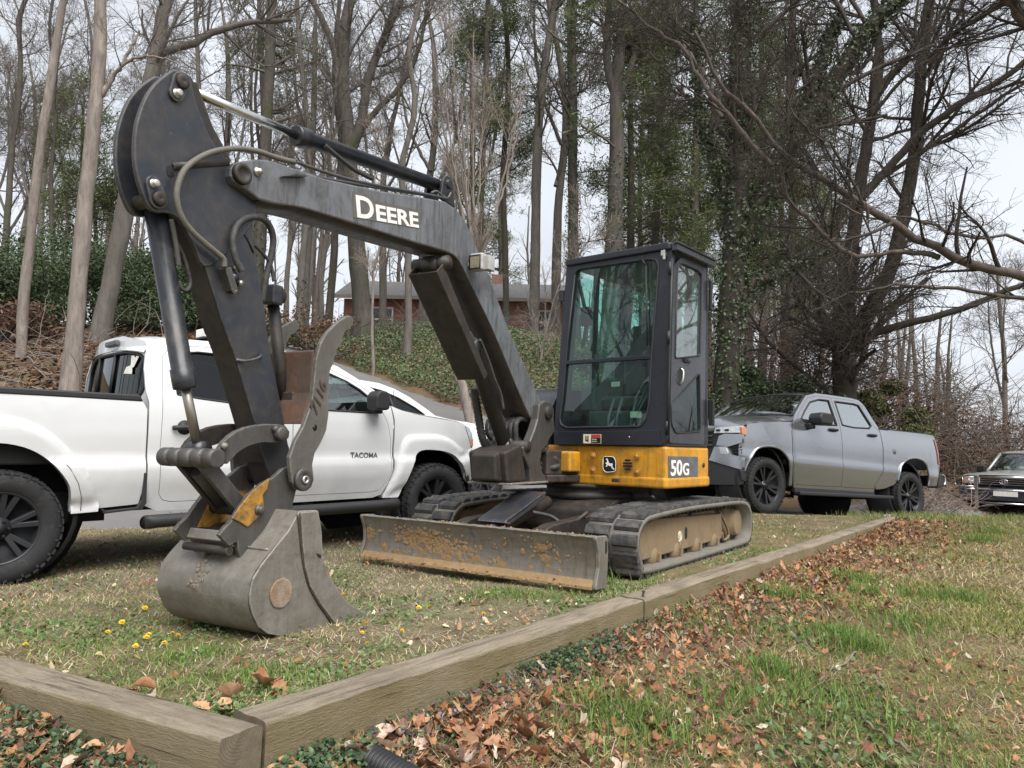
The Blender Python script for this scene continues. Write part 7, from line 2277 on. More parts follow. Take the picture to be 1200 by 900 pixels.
tree('bare_tree', 'grey forked trunk rising behind the excavator stick head', px3([(-9.19, 2.639), (-8.981, 4.366), (-8.722, 6.32), (-8.432, 8.514), (-8.218, 10.14), (-8.109, 10.962)], 16.5), .215, .135, _l, 3, M_bk_grey, tmin=.5, kids=(16, 130, 700, 2000))
tree('bare_tree', 'spindly dark tree with many upright twigs at the left border', px3([(-14.393, 3.548), (-14.509, 6.984), (-14.503, 9.498), (-14.44, 11.288), (-14.624, 13.098), (-14.463, 13.624)], 21.0), .10, .06, seed=4, bk=M_bk_dark, tmin=.3, kids=(26, 190, 1100, 3000))
tree('bare_tree', 'thin bare tree between the two palest trunks', px3([(-14.693, 3.964), (-15.001, 6.754), (-15.258, 9.6), (-15.253, 11.921), (-15.646, 14.27), (-15.617, 15.463)], 24.0), .07, .045, seed=5, bk=M_bk_dark, tmin=.25, kids=(24, 180, 1000, 2600))
tree('bare_tree', 'thin straight trunk just left of the stick head', px3([(-16.903, 5.458), (-16.985, 8.259), (-17.23, 10.384), (-17.655, 13.617), (-17.733, 16.914), (-18.167, 19.137)], 30.0), .085, .05, seed=6, bk=M_bk_grey, tmin=.3, kids=(24, 190, 1100, 2600))
tree('bare_tree', 'thin grey trunk right above the stick head pin', px3([(-11.623, 5.562), (-11.901, 9.503), (-12.27, 13.876), (-12.5, 16.276), (-12.662, 18.011)], 28.0), .11, .075, seed=7, bk=M_bk_grey, tmin=.35, kids=(24, 190, 1100, 2800))
tree('pine_tree', 'tall pine trunk showing above and below the boom tip', px3([(-9.063, 4.66), (-8.986, 7.392), (-8.967, 10.795), (-8.947, 14.271), (-8.975, 16.846)], 26.0), .23, .17, seed=8, bk=M_bk_dark, tmin=.4, kids=(34, 170, 700, 0), needles=7000, needle_size=.18, Ls=((1.5, 3.5), (.6, 1.5), (.3, .7), (.2, .5)), ang=(1.25, .9, .8, .7), up=(.03, .05, .05, 0), ivy=1800, ivz=(5.5, 9))
_l = [(px3([(-6.114, 11.73), (-5.777, 12.881), (-5.582, 14.532), (-5.002, 16.208), (-4.469, 17.562)], 27.0), .20, .12), (px3([(-5.765, 12.553), (-5.093, 13.289), (-4.353, 13.963), (-3.691, 15.235), (-3.325, 16.913), (-2.862, 17.596)], 27.0, -1.0), .12, .05), (px3([(-6.512, 13.852), (-6.896, 15.501), (-7.461, 16.826), (-7.842, 17.491)], 27.0), .18, .10)]
tree('bare_tree', 'thick dark forked trunk standing before the brick house', px3([(-5.382, 4.637), (-5.518, 5.824), (-5.787, 8.033), (-6.059, 10.272), (-6.259, 12.216), (-6.525, 14.182), (-6.538, 16.176), (-6.397, 17.521)], 27.0), .37, .19, _l, 9, M_bk_dark, tmin=.45, kids=(30, 240, 1400, 3800), Ls=((2, 5), (1, 2.4), (.5, 1.3), (.25, .7)))
tree('bare_tree', 'dark leaning trunk left of the brick house', px3([(-7.246, 4.986), (-7.114, 7.522), (-7.075, 9.919), (-6.981, 12.7), (-7.364, 15.515), (-7.285, 18.745)], 29.0), .17, .09, seed=10, bk=M_bk_dark, tmin=.4, kids=(24, 180, 1000, 2600))
tree('bare_tree', 'forked mossy trunk glimpsed through the black hose loop', px3([(-6.903, 4.26), (-6.881, 6.92), (-6.765, 8.771), (-6.925, 11.219), (-7.265, 13.853), (-7.456, 15.635)], 24.0), .12, .07, [(px3([(-6.806, 7.772), (-6.524, 8.347), (-6.398, 9.352), (-6.137, 11.236), (-5.993, 13.288)], 24.0), .08, .04)], 11, M_bk_grey, tmin=.35, kids=(26, 190, 1000, 2600), ivy=2600, ivz=(3.8, 6.2))
tree('bare_tree', 'bare crooked tree behind the boom lettering', px3([(-3.115, 4.426), (-3.213, 7.521), (-3.468, 9.091), (-3.114, 10.959), (-3.328, 12.842), (-3.065, 14.485)], 22.0), .12, .07, seed=12, bk=M_bk_grey, tmin=.25, kids=(34, 260, 1500, 3800))
tree('pine_tree', 'slim pine with a green crown over the boom elbow', px3([(-0.257, 5.143), (-0.42, 9.37), (-0.579, 13.29), (-0.437, 17.699), (-0.748, 21.368)], 33.0), .15, .11, seed=13, bk=M_bk_dark, tmin=.3, kids=(44, 220, 900, 0), needles=11000, needle_size=.22, Ls=((1.2, 3.2), (.6, 1.5), (.3, .7), (.2, .5)), ang=(1.3, .9, .8, .7), up=(.02, .05, .05, 0))
tree('bare_tree', 'straight brown trunk half way between the boom and the cab', px3([(0.812, 3.879), (0.845, 7.918), (0.84, 12.191), (0.96, 15.464), (1.243, 17.682), (1.535, 19.552)], 30.0), .235, .15, seed=14, bk=M_bk_grey, tmin=.4, kids=(26, 200, 1100, 2800))
tree('ivy_tree', 'straight trunk wrapped in green ivy left of the cab roof', px3([(2.346, 4.549), (2.234, 8.137), (2.135, 13.154), (2, 18.319)], 28.0), .215, .17, seed=15, bk=M_bk_dark, tmin=.45, kids=(20, 150, 900, 2200), ivy=6500, ivy_r=.16, ivz=(6.5, 30))
_l = [(px3([(3.395, 12.843), (3.119, 14.001), (3.048, 15.234), (3.155, 16.48)], 25.0), .17, .11), (px3([(3.454, 12.783), (3.916, 14.141), (4.264, 15.259), (4.615, 16.511)], 25.0), .14, .08)]
tree('pine_tree', 'broad trunk dividing into three stems above the cab roof', px3([(3.243, 3.747), (3.333, 6.506), (3.397, 9.165), (3.435, 11.568), (3.393, 13.087), (3.525, 14.934), (3.572, 16.489)], 25.0), .345, .17, _l, 16, M_bk_dark, tmin=.35, kids=(34, 170, 800, 0), needles=6000, Ls=((1.2, 3.0), (.6, 1.4), (.3, .7), (.2, .5)), ang=(1.2, .9, .8, .7), up=(0, .04, .05, 0), ivy=5200, ivy_r=.12, ivz=(6, 11), needle_size=.26)
tree('pine_tree', 'dark slim pine behind the cab roof corner', px3([(5.606, 4.528), (5.691, 8.722), (5.881, 13.742), (5.974, 17.41), (6.002, 19.646)], 30.0), .16, .12, seed=17, bk=M_bk_dark, tmin=.3, kids=(50, 230, 1000, 0), needles=10000, needle_size=.22, Ls=((1.4, 3.4), (.6, 1.5), (.3, .7), (.2, .5)), ang=(1.35, .9, .8, .7), up=(-.03, .04, .05, 0))
tree('pine_tree', 'full green pine filling the gap between cab and ivy tree', px3([(6.528, 3.573), (6.528, 7.015), (6.623, 11.181), (6.72, 14.458), (6.625, 17.795)], 27.0), .17, .13, seed=18, bk=M_bk_dark, tmin=.12, kids=(80, 420, 2000, 0), needles=42000, needle_size=.17, Ls=((1.5, 3.4), (.7, 1.6), (.3, .8), (.2, .5)), ang=(1.4, .9, .8, .7), up=(-.05, .03, .05, 0))
tree('pine_tree', 'soft green pine showing between the ivy tree and the twin-stemmed tree', px3([(10.01, 3.333), (10.081, 7.088), (10.253, 11.256), (10.225, 14.531), (10.326, 17.873)], 27.0), .17, .13, seed=26, bk=M_bk_dark, tmin=.2, kids=(80, 420, 2000, 0), needles=36000, needle_size=.17, Ls=((1.2, 2.8), (.7, 1.5), (.3, .8), (.2, .5)), ang=(1.4, .9, .8, .7), up=(-.05, .03, .05, 0))
tree('pine_tree', 'loose green pine whose boughs hang behind the boom elbow', px3([(-1.439, 4.503), (-1.47, 8.833), (-1.43, 13.266), (-1.388, 17.803), (-1.367, 20.112)], 31.0), .15, .11, seed=27, bk=M_bk_dark, tmin=.35, kids=(50, 260, 1200, 0), needles=16000, needle_size=.19, Ls=((1.2, 3.0), (.7, 1.5), (.3, .8), (.2, .5)), ang=(1.35, .9, .8, .7), up=(-.03, .03, .05, 0))
# the great ivy tree behind the cab
_l = [(px3([(4.645, 4.968), (4.972, 5.671), (5.248, 6.36), (5.562, 7.129), (6.078, 7.777), (6.564, 8.618), (7.128, 9.506), (7.765, 10.134), (8.442, 10.689)], 15.5, -1.0), .21, .11),
      (px3([(5.776, 7.552), (6.03, 8.068), (6.25, 8.624), (6.527, 9.406), (6.713, 9.875), (6.989, 10.348)], 15.0, .6), .15, .10),
      (px3([(4.541, 5.957), (4.362, 6.286), (4.182, 6.709), (3.857, 7.431), (3.675, 8.198), (3.565, 8.955), (3.527, 9.622)], 15.5, -1.0), .09, .04),
      (px3([(4.64, 4.023), (5.054, 4.43), (5.539, 4.621), (6.044, 4.923), (6.494, 5.079), (6.843, 5.525), (7.141, 6.121), (7.512, 6.61)], 15.5, .8), .15, .06)]
tree('ivy_tree', 'massive ivy-clad tree with spreading limbs directly behind the cab', px3([(4.38, 1.028), (4.437, 2.085), (4.495, 3.335), (4.59, 4.784), (4.687, 6.256), (4.767, 7.75), (4.776, 9.457), (4.856, 10.614)], 15.5), .27, .22, _l, 19, M_bk_blk, tw=M_tw_dk, tmin=.4, kids=(40, 300, 1700, 4200), ivy=22000, ivy_r=.13, Ls=((1.4, 3.2), (.7, 1.7), (.35, .9), (.2, .5)), twigr=.003)
# twin-stemmed tree behind the grey truck
_l = [(px3([(8.48, 4.169), (8.66, 5.727), (8.812, 6.853), (9.064, 8.494), (9.366, 10.253), (9.5, 11.329), (9.397, 12.884)], 19.0), .20, .10),
      (px3([(8.552, 3.292), (8.918, 4.222), (9.373, 5.117), (9.747, 6.197), (10.177, 8.517), (10.337, 10.552), (10.62, 12.909)], 19.0, -.5), .20, .12),
      (px3([(9.411, 10.254), (9.827, 10.821), (10.264, 11.251), (10.755, 11.966), (11.301, 12.924)], 19.0, .6), .12, .06),
      (px3([(8.779, 3.779), (9.569, 4.059), (10.382, 4.274), (11.331, 4.625), (12.219, 5.02), (13.104, 5.26), (14, 5.724)], 19.0, -2.5), .11, .03),
      (px3([(8.478, 7.024), (9.251, 7.947), (9.786, 8.626), (10.517, 9.224), (11.47, 9.807), (12.231, 10.411), (12.975, 11.041), (13.88, 11.746)], 18.5, -2), .115, .045),
      (px3([(8.593, 7.402), (9.886, 8.272), (10.724, 8.825), (11.834, 9.611), (12.944, 10.176), (13.83, 10.49)], 18.5, -2), .07, .02),
      (px3([(8.998, 9.372), (9.672, 10.289), (10.783, 10.995), (11.89, 11.361), (12.996, 11.613)], 18.5, -1.5), .055, .018)]
tree('bare_tree', 'large bare tree with twin stems and long side limbs behind the grey pickup truck', px3([(8.391, 1.443), (8.447, 2.201), (8.44, 3.071), (8.453, 3.838), (8.509, 4.612)], 19.0), .30, .27, _l, 20, M_bk_blk, tw=M_tw_dk, tmin=.3, ltmin=.42, extend=False, kids=(84, 760, 5000, 10500), Ls=((1.8, 5.0), (.9, 2.3), (.4, 1.1), (.2, .6)), up=(.02, -.01, -.03, -.05), ivy=1500, ivz=(4.5, 7.5), ivy_r=.1)
# the tree off to the right whose limbs hang into the view
_l = [(px3([(6.386, 2.701), (5.767, 2.617), (5.245, 2.714), (4.808, 2.776), (4.459, 2.885), (4.024, 3.082), (3.649, 3.3), (3.369, 3.448), (3.149, 3.562), (2.885, 3.711), (2.691, 3.835), (2.558, 3.923), (2.355, 4.158), (2.115, 4.402), (1.927, 4.63), (1.73, 5.008)], 7.6, -.5), .060, .017),
      (px3([(2.524, 3.696), (2.357, 3.831), (2.164, 4.054), (2.046, 4.191), (1.944, 4.277), (1.707, 4.606), (1.622, 4.764), (1.382, 4.892), (1.185, 5.022), (0.953, 5.196), (0.694, 5.406)], 7.2, -.3), .030, .012),
      (px3([(2.029, 4.173), (1.928, 4.399), (1.945, 4.594), (1.792, 4.856), (1.69, 5.122), (1.621, 5.479)], 7.2, .3), .024, .012),
      (px3([(4.314, 2.883), (3.968, 2.929), (3.533, 2.876), (3.273, 2.906), (3.101, 3.053), (2.955, 3.202), (2.756, 3.358), (2.662, 3.526), (2.629, 3.759)], 7.5, -.25), .030, .022),
      (px3([(6.583, 5.04), (5.95, 5.16), (5.41, 5.377), (5.159, 5.505), (4.963, 5.674), (4.738, 5.842)], 7.7, -.4), .066, .04),
      (px3([(6.11, 2.429), (5.587, 2.489), (5.152, 2.587), (4.804, 2.669), (4.279, 2.73), (3.751, 2.647), (3.353, 2.479)], 7.6, .8), .030, .008),
      (px3([(6.134, 2.964), (5.609, 3.043), (5.262, 3.198), (4.823, 3.252), (4.387, 3.469), (4.034, 3.498), (3.683, 3.682), (3.378, 3.995), (3.159, 4.266)], 7.6, .9), .022, .006),
      (px3([(3.553, 3.236), (3.411, 3.472), (3.284, 3.628), (3.071, 3.864), (2.813, 3.975), (2.598, 4.167), (2.383, 4.659)], 7.4, -.6), .018, .005)]
tree('bare_tree', 'old tree standing off to the right, its pale limbs reaching across the sky', [(8.6, 8.4, -.25), (8.45, 8.2, 1.2), (8.1, 7.9, 3.0), (8.3, 7.8, 6)], .34, .16, _l, 21, M_bk_limb, tmin=.5, top=2, kids=(170, 1150, 4800, 9500), Ls=((.5, 1.7), (.3, .9), (.15, .5), (.08, .3)), up=(.02, -.02, -.03, -.04), tw=M_tw_dk, twigr=.0016)
# pale many-stemmed sapling
_l = []
rgS = np.random.RandomState(77)
_b = np.array(px3([(-0.843, 4.855)], 15.5)[0])
for k in range(13):
    a = rgS.uniform(-.5, .5); L = rgS.uniform(3.0, 5.2)
    e = _b + np.array([a * L * .55, rgS.uniform(-.9, .9), L]); m1 = _b + (e - _b) * .4 + np.array([a * .35, 0, -.1])
    _l.append(([tuple(_b + rgS.normal(0, .05, 3) + (0, 0, -.6 + .12 * k * .5)), tuple(m1), tuple(e)], .032, .008))
tree('sapling', 'pale many-stemmed sapling rising behind the boom elbow', px3([(-0.789, 1.169), (-0.906, 1.625), (-1.042, 2.117), (-1.161, 2.612), (-1.132, 3.58), (-0.972, 4.307), (-0.844, 4.928)], 15.5), .115, .06, _l, 22, M_bk_pale, tw=M_tw_pale, extend=False, tmin=.6, kids=(44, 260, 1100, 1500), Ls=((.7, 2.0), (.4, 1.1), (.2, .6), (.1, .3)), ang=(.45, .5, .55, .6), up=(.16, .12, .06, .02), twigr=.003)
tree('sapling', 'thin pale sapling at the road edge above the white car', px3([(-3.621, 2.389), (-3.662, 3.554), (-3.709, 4.23), (-3.704, 5.369), (-3.556, 6.29), (-3.732, 7.444)], 19.5), .045, .024, seed=23, bk=M_bk_pale, tw=M_tw_pale, top=2, tmin=.3, kids=(18, 110, 400, 600), Ls=((.6, 1.8), (.3, .9), (.2, .5), (.1, .3)), ang=(.6, .6, .6, .6), up=(.12, .08, .03, 0), twigr=.003)
tree('sapling', 'crooked pale sapling in front of the house corner right of the boom', px3([(0.737, 2.106), (0.764, 3.252), (0.932, 4.18), (1.149, 4.999), (1.417, 5.637)], 20.0), .035, .02, seed=24, bk=M_bk_pale, tw=M_tw_pale, top=2, tmin=.2, kids=(24, 150, 600, 900), Ls=((.7, 2.0), (.4, 1.0), (.2, .5), (.1, .3)), ang=(.7, .6, .6, .6), up=(.1, .06, .03, 0), twigr=.003)
tree('pine_tree', 'dark evergreen standing behind the two palest trunks', px3([(-16.938, 5.293), (-17.055, 8), (-17.22, 11.441), (-17.346, 14.314)], 29.0), .15, .05, seed=25, bk=M_bk_dark, top=.6, tmin=.10, kids=(74, 360, 1500, 0), needles=17000, needle_size=.19, Ls=((1.2, 2.4), (.6, 1.3), (.3, .7), (.2, .5)), ang=(1.35, .9, .8, .7), up=(-.03, .03, .04, 0))

# the wood further back: three kinds, each copied
def clones(proto, spots, rg):
    for i, (x, y) in enumerate(spots):
        c = copy_tree(proto) if i else proto
        c.location = (x, y, gz(x, y) - .1)
        c.rotation_euler = (0, 0, rg.uniform(0, 6.28))
        s = rg.uniform(.85, 1.25); c.scale = (s, s, s * rg.uniform(.9, 1.1))
rgW = np.random.RandomState(40)
protos = []
for k in range(3):
    b0 = np.array([0, 0, 0.0])
    tr_ = [(0, 0, 0), (.15 * (k - 1), .1, 4), (.2, -.1 * k, 8), (.1 - .3 * k, .2, 12)]
    protos.append(tree('bare_tree', 'bare grey tree in the deep wood beyond the house and road', tr_, .20, .11, [([(0, .1, 5), (.9, .4, 7.5), (1.4, .6, 11), (1.7, .5, 14)], .09, .03), ([(.1, -.1, 6.5), (-1.0, .2, 9), (-1.5, 0, 13)], .08, .03)], 50 + k, M_bk_grey, group='bare trees of the deep wood', top=4, tmin=.3, kids=(26, 200, 1000, 2600), Ls=((1.8, 4.2), (.9, 2.2), (.5, 1.2), (.25, .7)), twigr=.006))
sp = [(-12.5, 31), (-9.6, 34), (-6.3, 36), (-4.2, 35), (-2.4, 38), (1.9, 33.5)]
for k in range(34):
    y = rgW.uniform(33, 62); x = rgW.uniform(-.75, .80) * y
    if abs(x + 3.2) < 8.6 and y < 51: continue
    if x > .42 * y and rgW.rand() < .55: continue
    sp.append((x, y))
for k in range(3): clones(protos[k], sp[k::3], rgW)
back = copy_tree(protos[0]); back['label'] = 'unseen bare tree added out of view for reflections in glass and paint'; back['group'] = 'unseen bare trees added for reflections'
_bs = [(24, -1), (27, 9), (-16, 1), (-21, -2), (-18.5, 6), (-9, -16)]  # out-of-view trees, added to be mirrored in glass and paint
for i, (x, y) in enumerate(_bs):
    c = back if i == 0 else copy_tree(back)
    c.location = (x, y, gz(x, y) - .2); c.rotation_euler = (0, 0, i * 1.7); c.scale = (1, 1, rgW.uniform(.8, 1.1))
pp = tree('pine_tree', 'green pine in the deep wood among the bare trees', [(0, 0, 0), (.1, .1, 5), (0, .2, 10), (.1, 0, 15)], .19, .09, seed=60, bk=M_bk_dark, group='pines of the deep wood', top=3, tmin=.25, kids=(60, 280, 1100, 0), needles=9000, needle_size=.24, Ls=((1.4, 3.4), (.7, 1.6), (.4, .8), (.2, .5)), ang=(1.35, .9, .8, .7), up=(-.02, .03, .04, 0))
clones(pp, [(-1, 54), (5.5, 36), (8, 46), (11, 33), (15, 40), (7.5, 31), (13, 36)], rgW)

# ---- evergreen bushes at the left
def bush(x, y, rx, rz, seed, label, cols=IVY_C, n=9000, leaf=.11, name='evergreen_bush', group=None, mat=None, stems=14):
    rg = np.random.RandomState(seed)
    z = gz(x, y)
    root = empty(name, (x, y, z)); tag(root, label, 'bush', group)
    C, lob = [], []
    nl = 16
    ctr = np.stack([rg.normal(0, rx * .45, nl), rg.normal(0, rx * .4, nl), np.abs(rg.normal(rz * .5, rz * .25, nl))], 1)
    k = rg.randint(nl, size=n)
    d = rg.normal(size=(n, 3)); d /= np.linalg.norm(d, axis=1)[:, None]
    rr = (rg.rand(n, 1) ** .45) * rg.uniform(.25, .5, nl)[k][:, None] * rx
    C = ctr[k] + d * rr * np.array([1, 1, .8])
    C[:, 2] = np.abs(C[:, 2])
    leaf_cloud('foliage', C, leaf, mat or M_ivy, cols, rg, root, aspect=.45, normals=d * .5 + np.array([0, 0, .5]), jit=.7)
    P = np.zeros((stems, 5, 3)); 
    for i in range(stems):
        e = ctr[i % nl] * rg.uniform(.8, 1.2); b = rg.normal(0, .1, 3) * (1, 1, 0)
        for j in range(5):
            P[i, j] = b + (e - b) * j / 4 + rg.normal(0, .04, 3)
    emit('stem', [tubes(P, np.tile(np.linspace(.03, .008, 5), (stems, 1)), 5)], M_tw, root)
    return root
for i, (x, y, rx, rz, lb) in enumerate([(-11.6, 18.2, 1.9, 2.2, 'dark evergreen bush at the far left edge'), (-9.4, 18.6, 1.7, 2.0, 'dark evergreen bush between the first and second trunks'), (-7.6, 19.2, 1.5, 1.7, 'dark evergreen bush behind the stout pale trunk'), (-13.6, 20.5, 2.2, 2.7, 'tall evergreen bush rising over the others at the left'), (-9.9, 21.5, 2.0, 2.2, 'rounded evergreen bush behind the front row at the left')]):
    bush(x, y, rx, rz, 70 + i, lb, [(.055, .085, .034), (.07, .105, .042), (.09, .125, .055), (.045, .066, .03)], 15000, .085)
for i, (x, y, rx, rz, lb) in enumerate([(-6.3, 18.0, 1.0, 1.3, 'russet-leaved bush below the evergreens'), (-5.2, 20.5, 1.1, 1.3, 'russet-leaved bush left of the stick foot'), (-11.0, 16.2, 1.0, .9, 'low straw-brown bush on the leafy bank')]):
    bush(x, y, rx, rz, 80 + i, lb, [(.12, .055, .035), (.16, .08, .05), (.09, .05, .035), (.2, .12, .07)], 1500, .10, 'dry_bush', stems=40)
for i, (x, y, rx, rz, lb) in enumerate([(6.6, 18.6, 1.3, 1.9, 'ivy mound behind the cab of the grey pickup'), (9.6, 19.8, 1.0, 1.7, 'olive-green mound behind the tail of the grey pickup'), (4.7, 18.0, 1.2, 1.8, 'ivy mound at the foot of the great ivy tree'), (3.0, 20.5, 1.2, 1.4, 'low green bush between the boom and the cab')]):
    bush(x, y, rx, rz, 90 + i, lb, IVY_C if i != 1 else [(.09, .10, .03), (.06, .075, .025), (.12, .11, .04)], 9000, .10)

# ---- ivy on the bank behind the road, leaf litter banks, brush
def scatter_on(n, rg, box, test, lift):
    x = rg.uniform(box[0], box[1], n); y = rg.uniform(box[2], box[3], n)
    k = test(x, y); x, y = x[k], y[k]
    return np.stack([x, y, ground_z(x, y) + rg.uniform(*lift, len(x))], 1)
rg = np.random.RandomState(101)
def ivy_area(x, y):
    road = np.array([(2.4, 13.4), (1.2, 14.6), (.02, 15.8), (-1.14, 16.9), (-2.0, 17.65), (-2.76, 18.6), (-3.96, 19.8), (-7, 22.6), (-10, 25.5)])
    yr = np.interp(-x, -road[:, 0], road[:, 1])
    return (y > yr + .25 + .3 * np.sin(x * 5)) & (y < 33)
C = scatter_on(130000, rg, (-10, 5, 14, 33), ivy_area, (.02, .30))
tag(leaf_cloud('ivy_ground_cover', C, .062, M_ivy, [(.055, .095, .032), (.075, .12, .04), (.10, .145, .05), (.035, .06, .024), (.14, .15, .07), (.15, .115, .07)], rg, None, aspect=.9, normals=np.tile([0, -.35, .8], (len(C), 1)), jit=.5), kind='stuff')
C = scatter_on(26000, rg, (-16, -2.4, 11.8, 24), lambda x, y: (y > 12.2 + .3 * np.sin(x * 3)) & (y < 13.2 - .98 * (x + 2.3) + .3 * np.sin(x * 4)), (.0, .06))
tag(leaf_cloud('leaf_litter', C, .13, M_leaf, [(.16, .085, .05), (.21, .12, .07), (.10, .06, .042), (.26, .17, .11), (.13, .10, .085)], rg, None, aspect=.7, normals=np.tile([0, -.2, .9], (len(C), 1)), jit=.5), kind='stuff')
C = scatter_on(16000, rg, (1.5, 20, 12.5, 24), lambda x, y: (y > 15.8 + .25 * np.abs(x - 5)) | (x > 7.6) & (y > 13.9) & (y < 15.3) , (.0, .08))
tag(leaf_cloud('leaf_litter', C, .13, M_leaf, [(.16, .085, .05), (.21, .12, .07), (.10, .06, .042), (.26, .17, .11)], rg, None, aspect=.7, normals=np.tile([0, -.2, .9], (len(C), 1)), jit=.5), kind='stuff')

def brush(name, n, rg, box, h, L, r, mat, dense_fn=None, up=.25, kind='stuff'):
    x = rg.uniform(box[0], box[1], n); y = rg.uniform(box[2], box[3], n)
    z = ground_z(x, y) + rg.rand(n) ** 1.4 * h(x, y)
    p = np.stack([x, y, z], 1)
    q = rg.normal(size=(n, 3)) * np.array([1, 1, .7]) + np.array([0, 0, up]); q /= np.linalg.norm(q, axis=1)[:, None]
    Ls = rg.uniform(L[0], L[1], n); k = 6
    pts = [p]
    for j in range(k - 1):
        q = q + rg.normal(0, .22, (n, 3)) - np.array([0, 0, .06]); q /= np.linalg.norm(q, axis=1)[:, None]
        pts.append(pts[-1] + q * (Ls / (k - 1))[:, None])
    P = np.stack(pts, 1)
    gzz = ground_z(P[:, :, 0], P[:, :, 1]) + .03
    P[:, :, 2] = np.maximum(P[:, :, 2], gzz)
    rs = r * rg.uniform(.5, 1.6, n)
    o = emit(name, [tubes(P, rs[:, None] * np.linspace(1, .35, k)[None], 3)], mat, None)
    tag(o, kind=kind)
    return o
M_brush = bark('brush_bark', (.10, .078, .064), (.22, .18, .15), 4)
rg = np.random.RandomState(111)
brush('brush_thicket', 5200, rg, (6.8, 19, 19.5, 26), lambda x, y: np.clip(3.6 - np.abs(x - 11) * .28, .9, 3.4), (.7, 2.6), .010, M_brush, up=.2)
brush('brush_thicket', 900, rg, (7.2, 8.9, 14.4, 16.4), lambda x, y: .55 + 0 * x, (.3, 1.0), .006, M_tw_pale, up=.5)
brush('fallen_twigs', 550, rg, (-15, -6.6, 12.6, 17), lambda x, y: .25 + 0 * x, (.4, 1.8), .009, M_tw_pale, up=.05)
brush('undergrowth', 1100, rg, (-9, 8, 24, 30), lambda x, y: .7 + 0 * x, (.4, 1.2), .010, M_tw, up=.7)
C = scatter_on(5000, rg, (7.4, 16, 19.5, 24.5), lambda x, y: x > 0, (.2, 2.2))
tag(leaf_cloud('dry_leaves', C, .10, M_leaf, [(.14, .075, .05), (.19, .10, .06), (.10, .06, .045)], rg, None, aspect=.6), kind='stuff')

# ---- woodland that closes the view all round, seen in glass and paint as well
rg = np.random.RandomState(120)
def far_wood(name, a0, a1, rad, n, h, seed):
    rg = np.random.RandomState(seed)
    a = rg.uniform(a0, a1, n); r = rad * rg.uniform(.9, 1.25, n)
    x, y = r * np.sin(a), r * np.cos(a)
    z = ground_z(x, y) - .3
    H = h * rg.uniform(.55, 1.1, n)
    k = 5
    P = np.zeros((n, k, 3))
    ln = rg.normal(0, .06, (n, 2))
    for j in range(k):
        t = j / (k - 1)
        P[:, j, 0] = x + ln[:, 0] * H * t + rg.normal(0, .12, n); P[:, j, 1] = y + ln[:, 1] * H * t; P[:, j, 2] = z + H * t
    R_ = (.02 * H * rg.uniform(.6, 1.2, n))[:, None] * np.linspace(1, .25, k)[None]
    Q, S = sprout(P, R_, rg, n * 9, .25, (1.5, 5.0), .7, .1, .15, 5, .5, minr=.02)
    Q2, S2 = sprout(Q, S, rg, n * 34, .2, (.8, 2.6), .7, .06, .2, 4, .5, minr=.012)
    o = emit(name, [tubes(P, R_, 5), tubes(Q, S, 3), tubes(Q2, S2, 3)], M_tw, None)
    tag(o, kind='stuff')
far_wood('far_woodland', -.85, .55, 66, 120, 15, 121)
far_wood('far_woodland', .5, 1.15, 85, 90, 9, 122)
far_wood('far_woodland', 1.2, 5.5, 58, 220, 13, 123)

# ---- brick house on the rise
def brick_mat():
    m, nt, b = nmat('red_brick')
    br = N(nt, 'ShaderNodeTexBrick'); br.inputs['Scale'].default_value = 1.0
    br.inputs['Brick Width'].default_value = .21; br.inputs['Row Height'].default_value = .075; br.inputs['Mortar Size'].default_value = .008
    br.inputs['Color1'].default_value = (.26, .085, .055, 1); br.inputs['Color2'].default_value = (.20, .065, .045, 1); br.inputs['Mortar'].default_value = (.34, .30, .27, 1)
    tc = N(nt, 'ShaderNodeTexCoord'); mp = N(nt, 'ShaderNodeMapping'); mp.inputs['Rotation'].default_value = (R(90), 0, 0)
    nt.links.new(tc.outputs['Object'], mp.inputs[0]); nt.links.new(mp.outputs[0], br.inputs['Vector'])
    nt.links.new(mixc(nt, .35, br.outputs['Color'], ramp(nt, noise(nt, 1.2, 5, .6, coords(nt)), [(.3, (.16, .055, .04)), (.7, (.30, .12, .085))])), b.inputs['Base Color'])
    b.inputs['Roughness'].default_value = .9
    return m
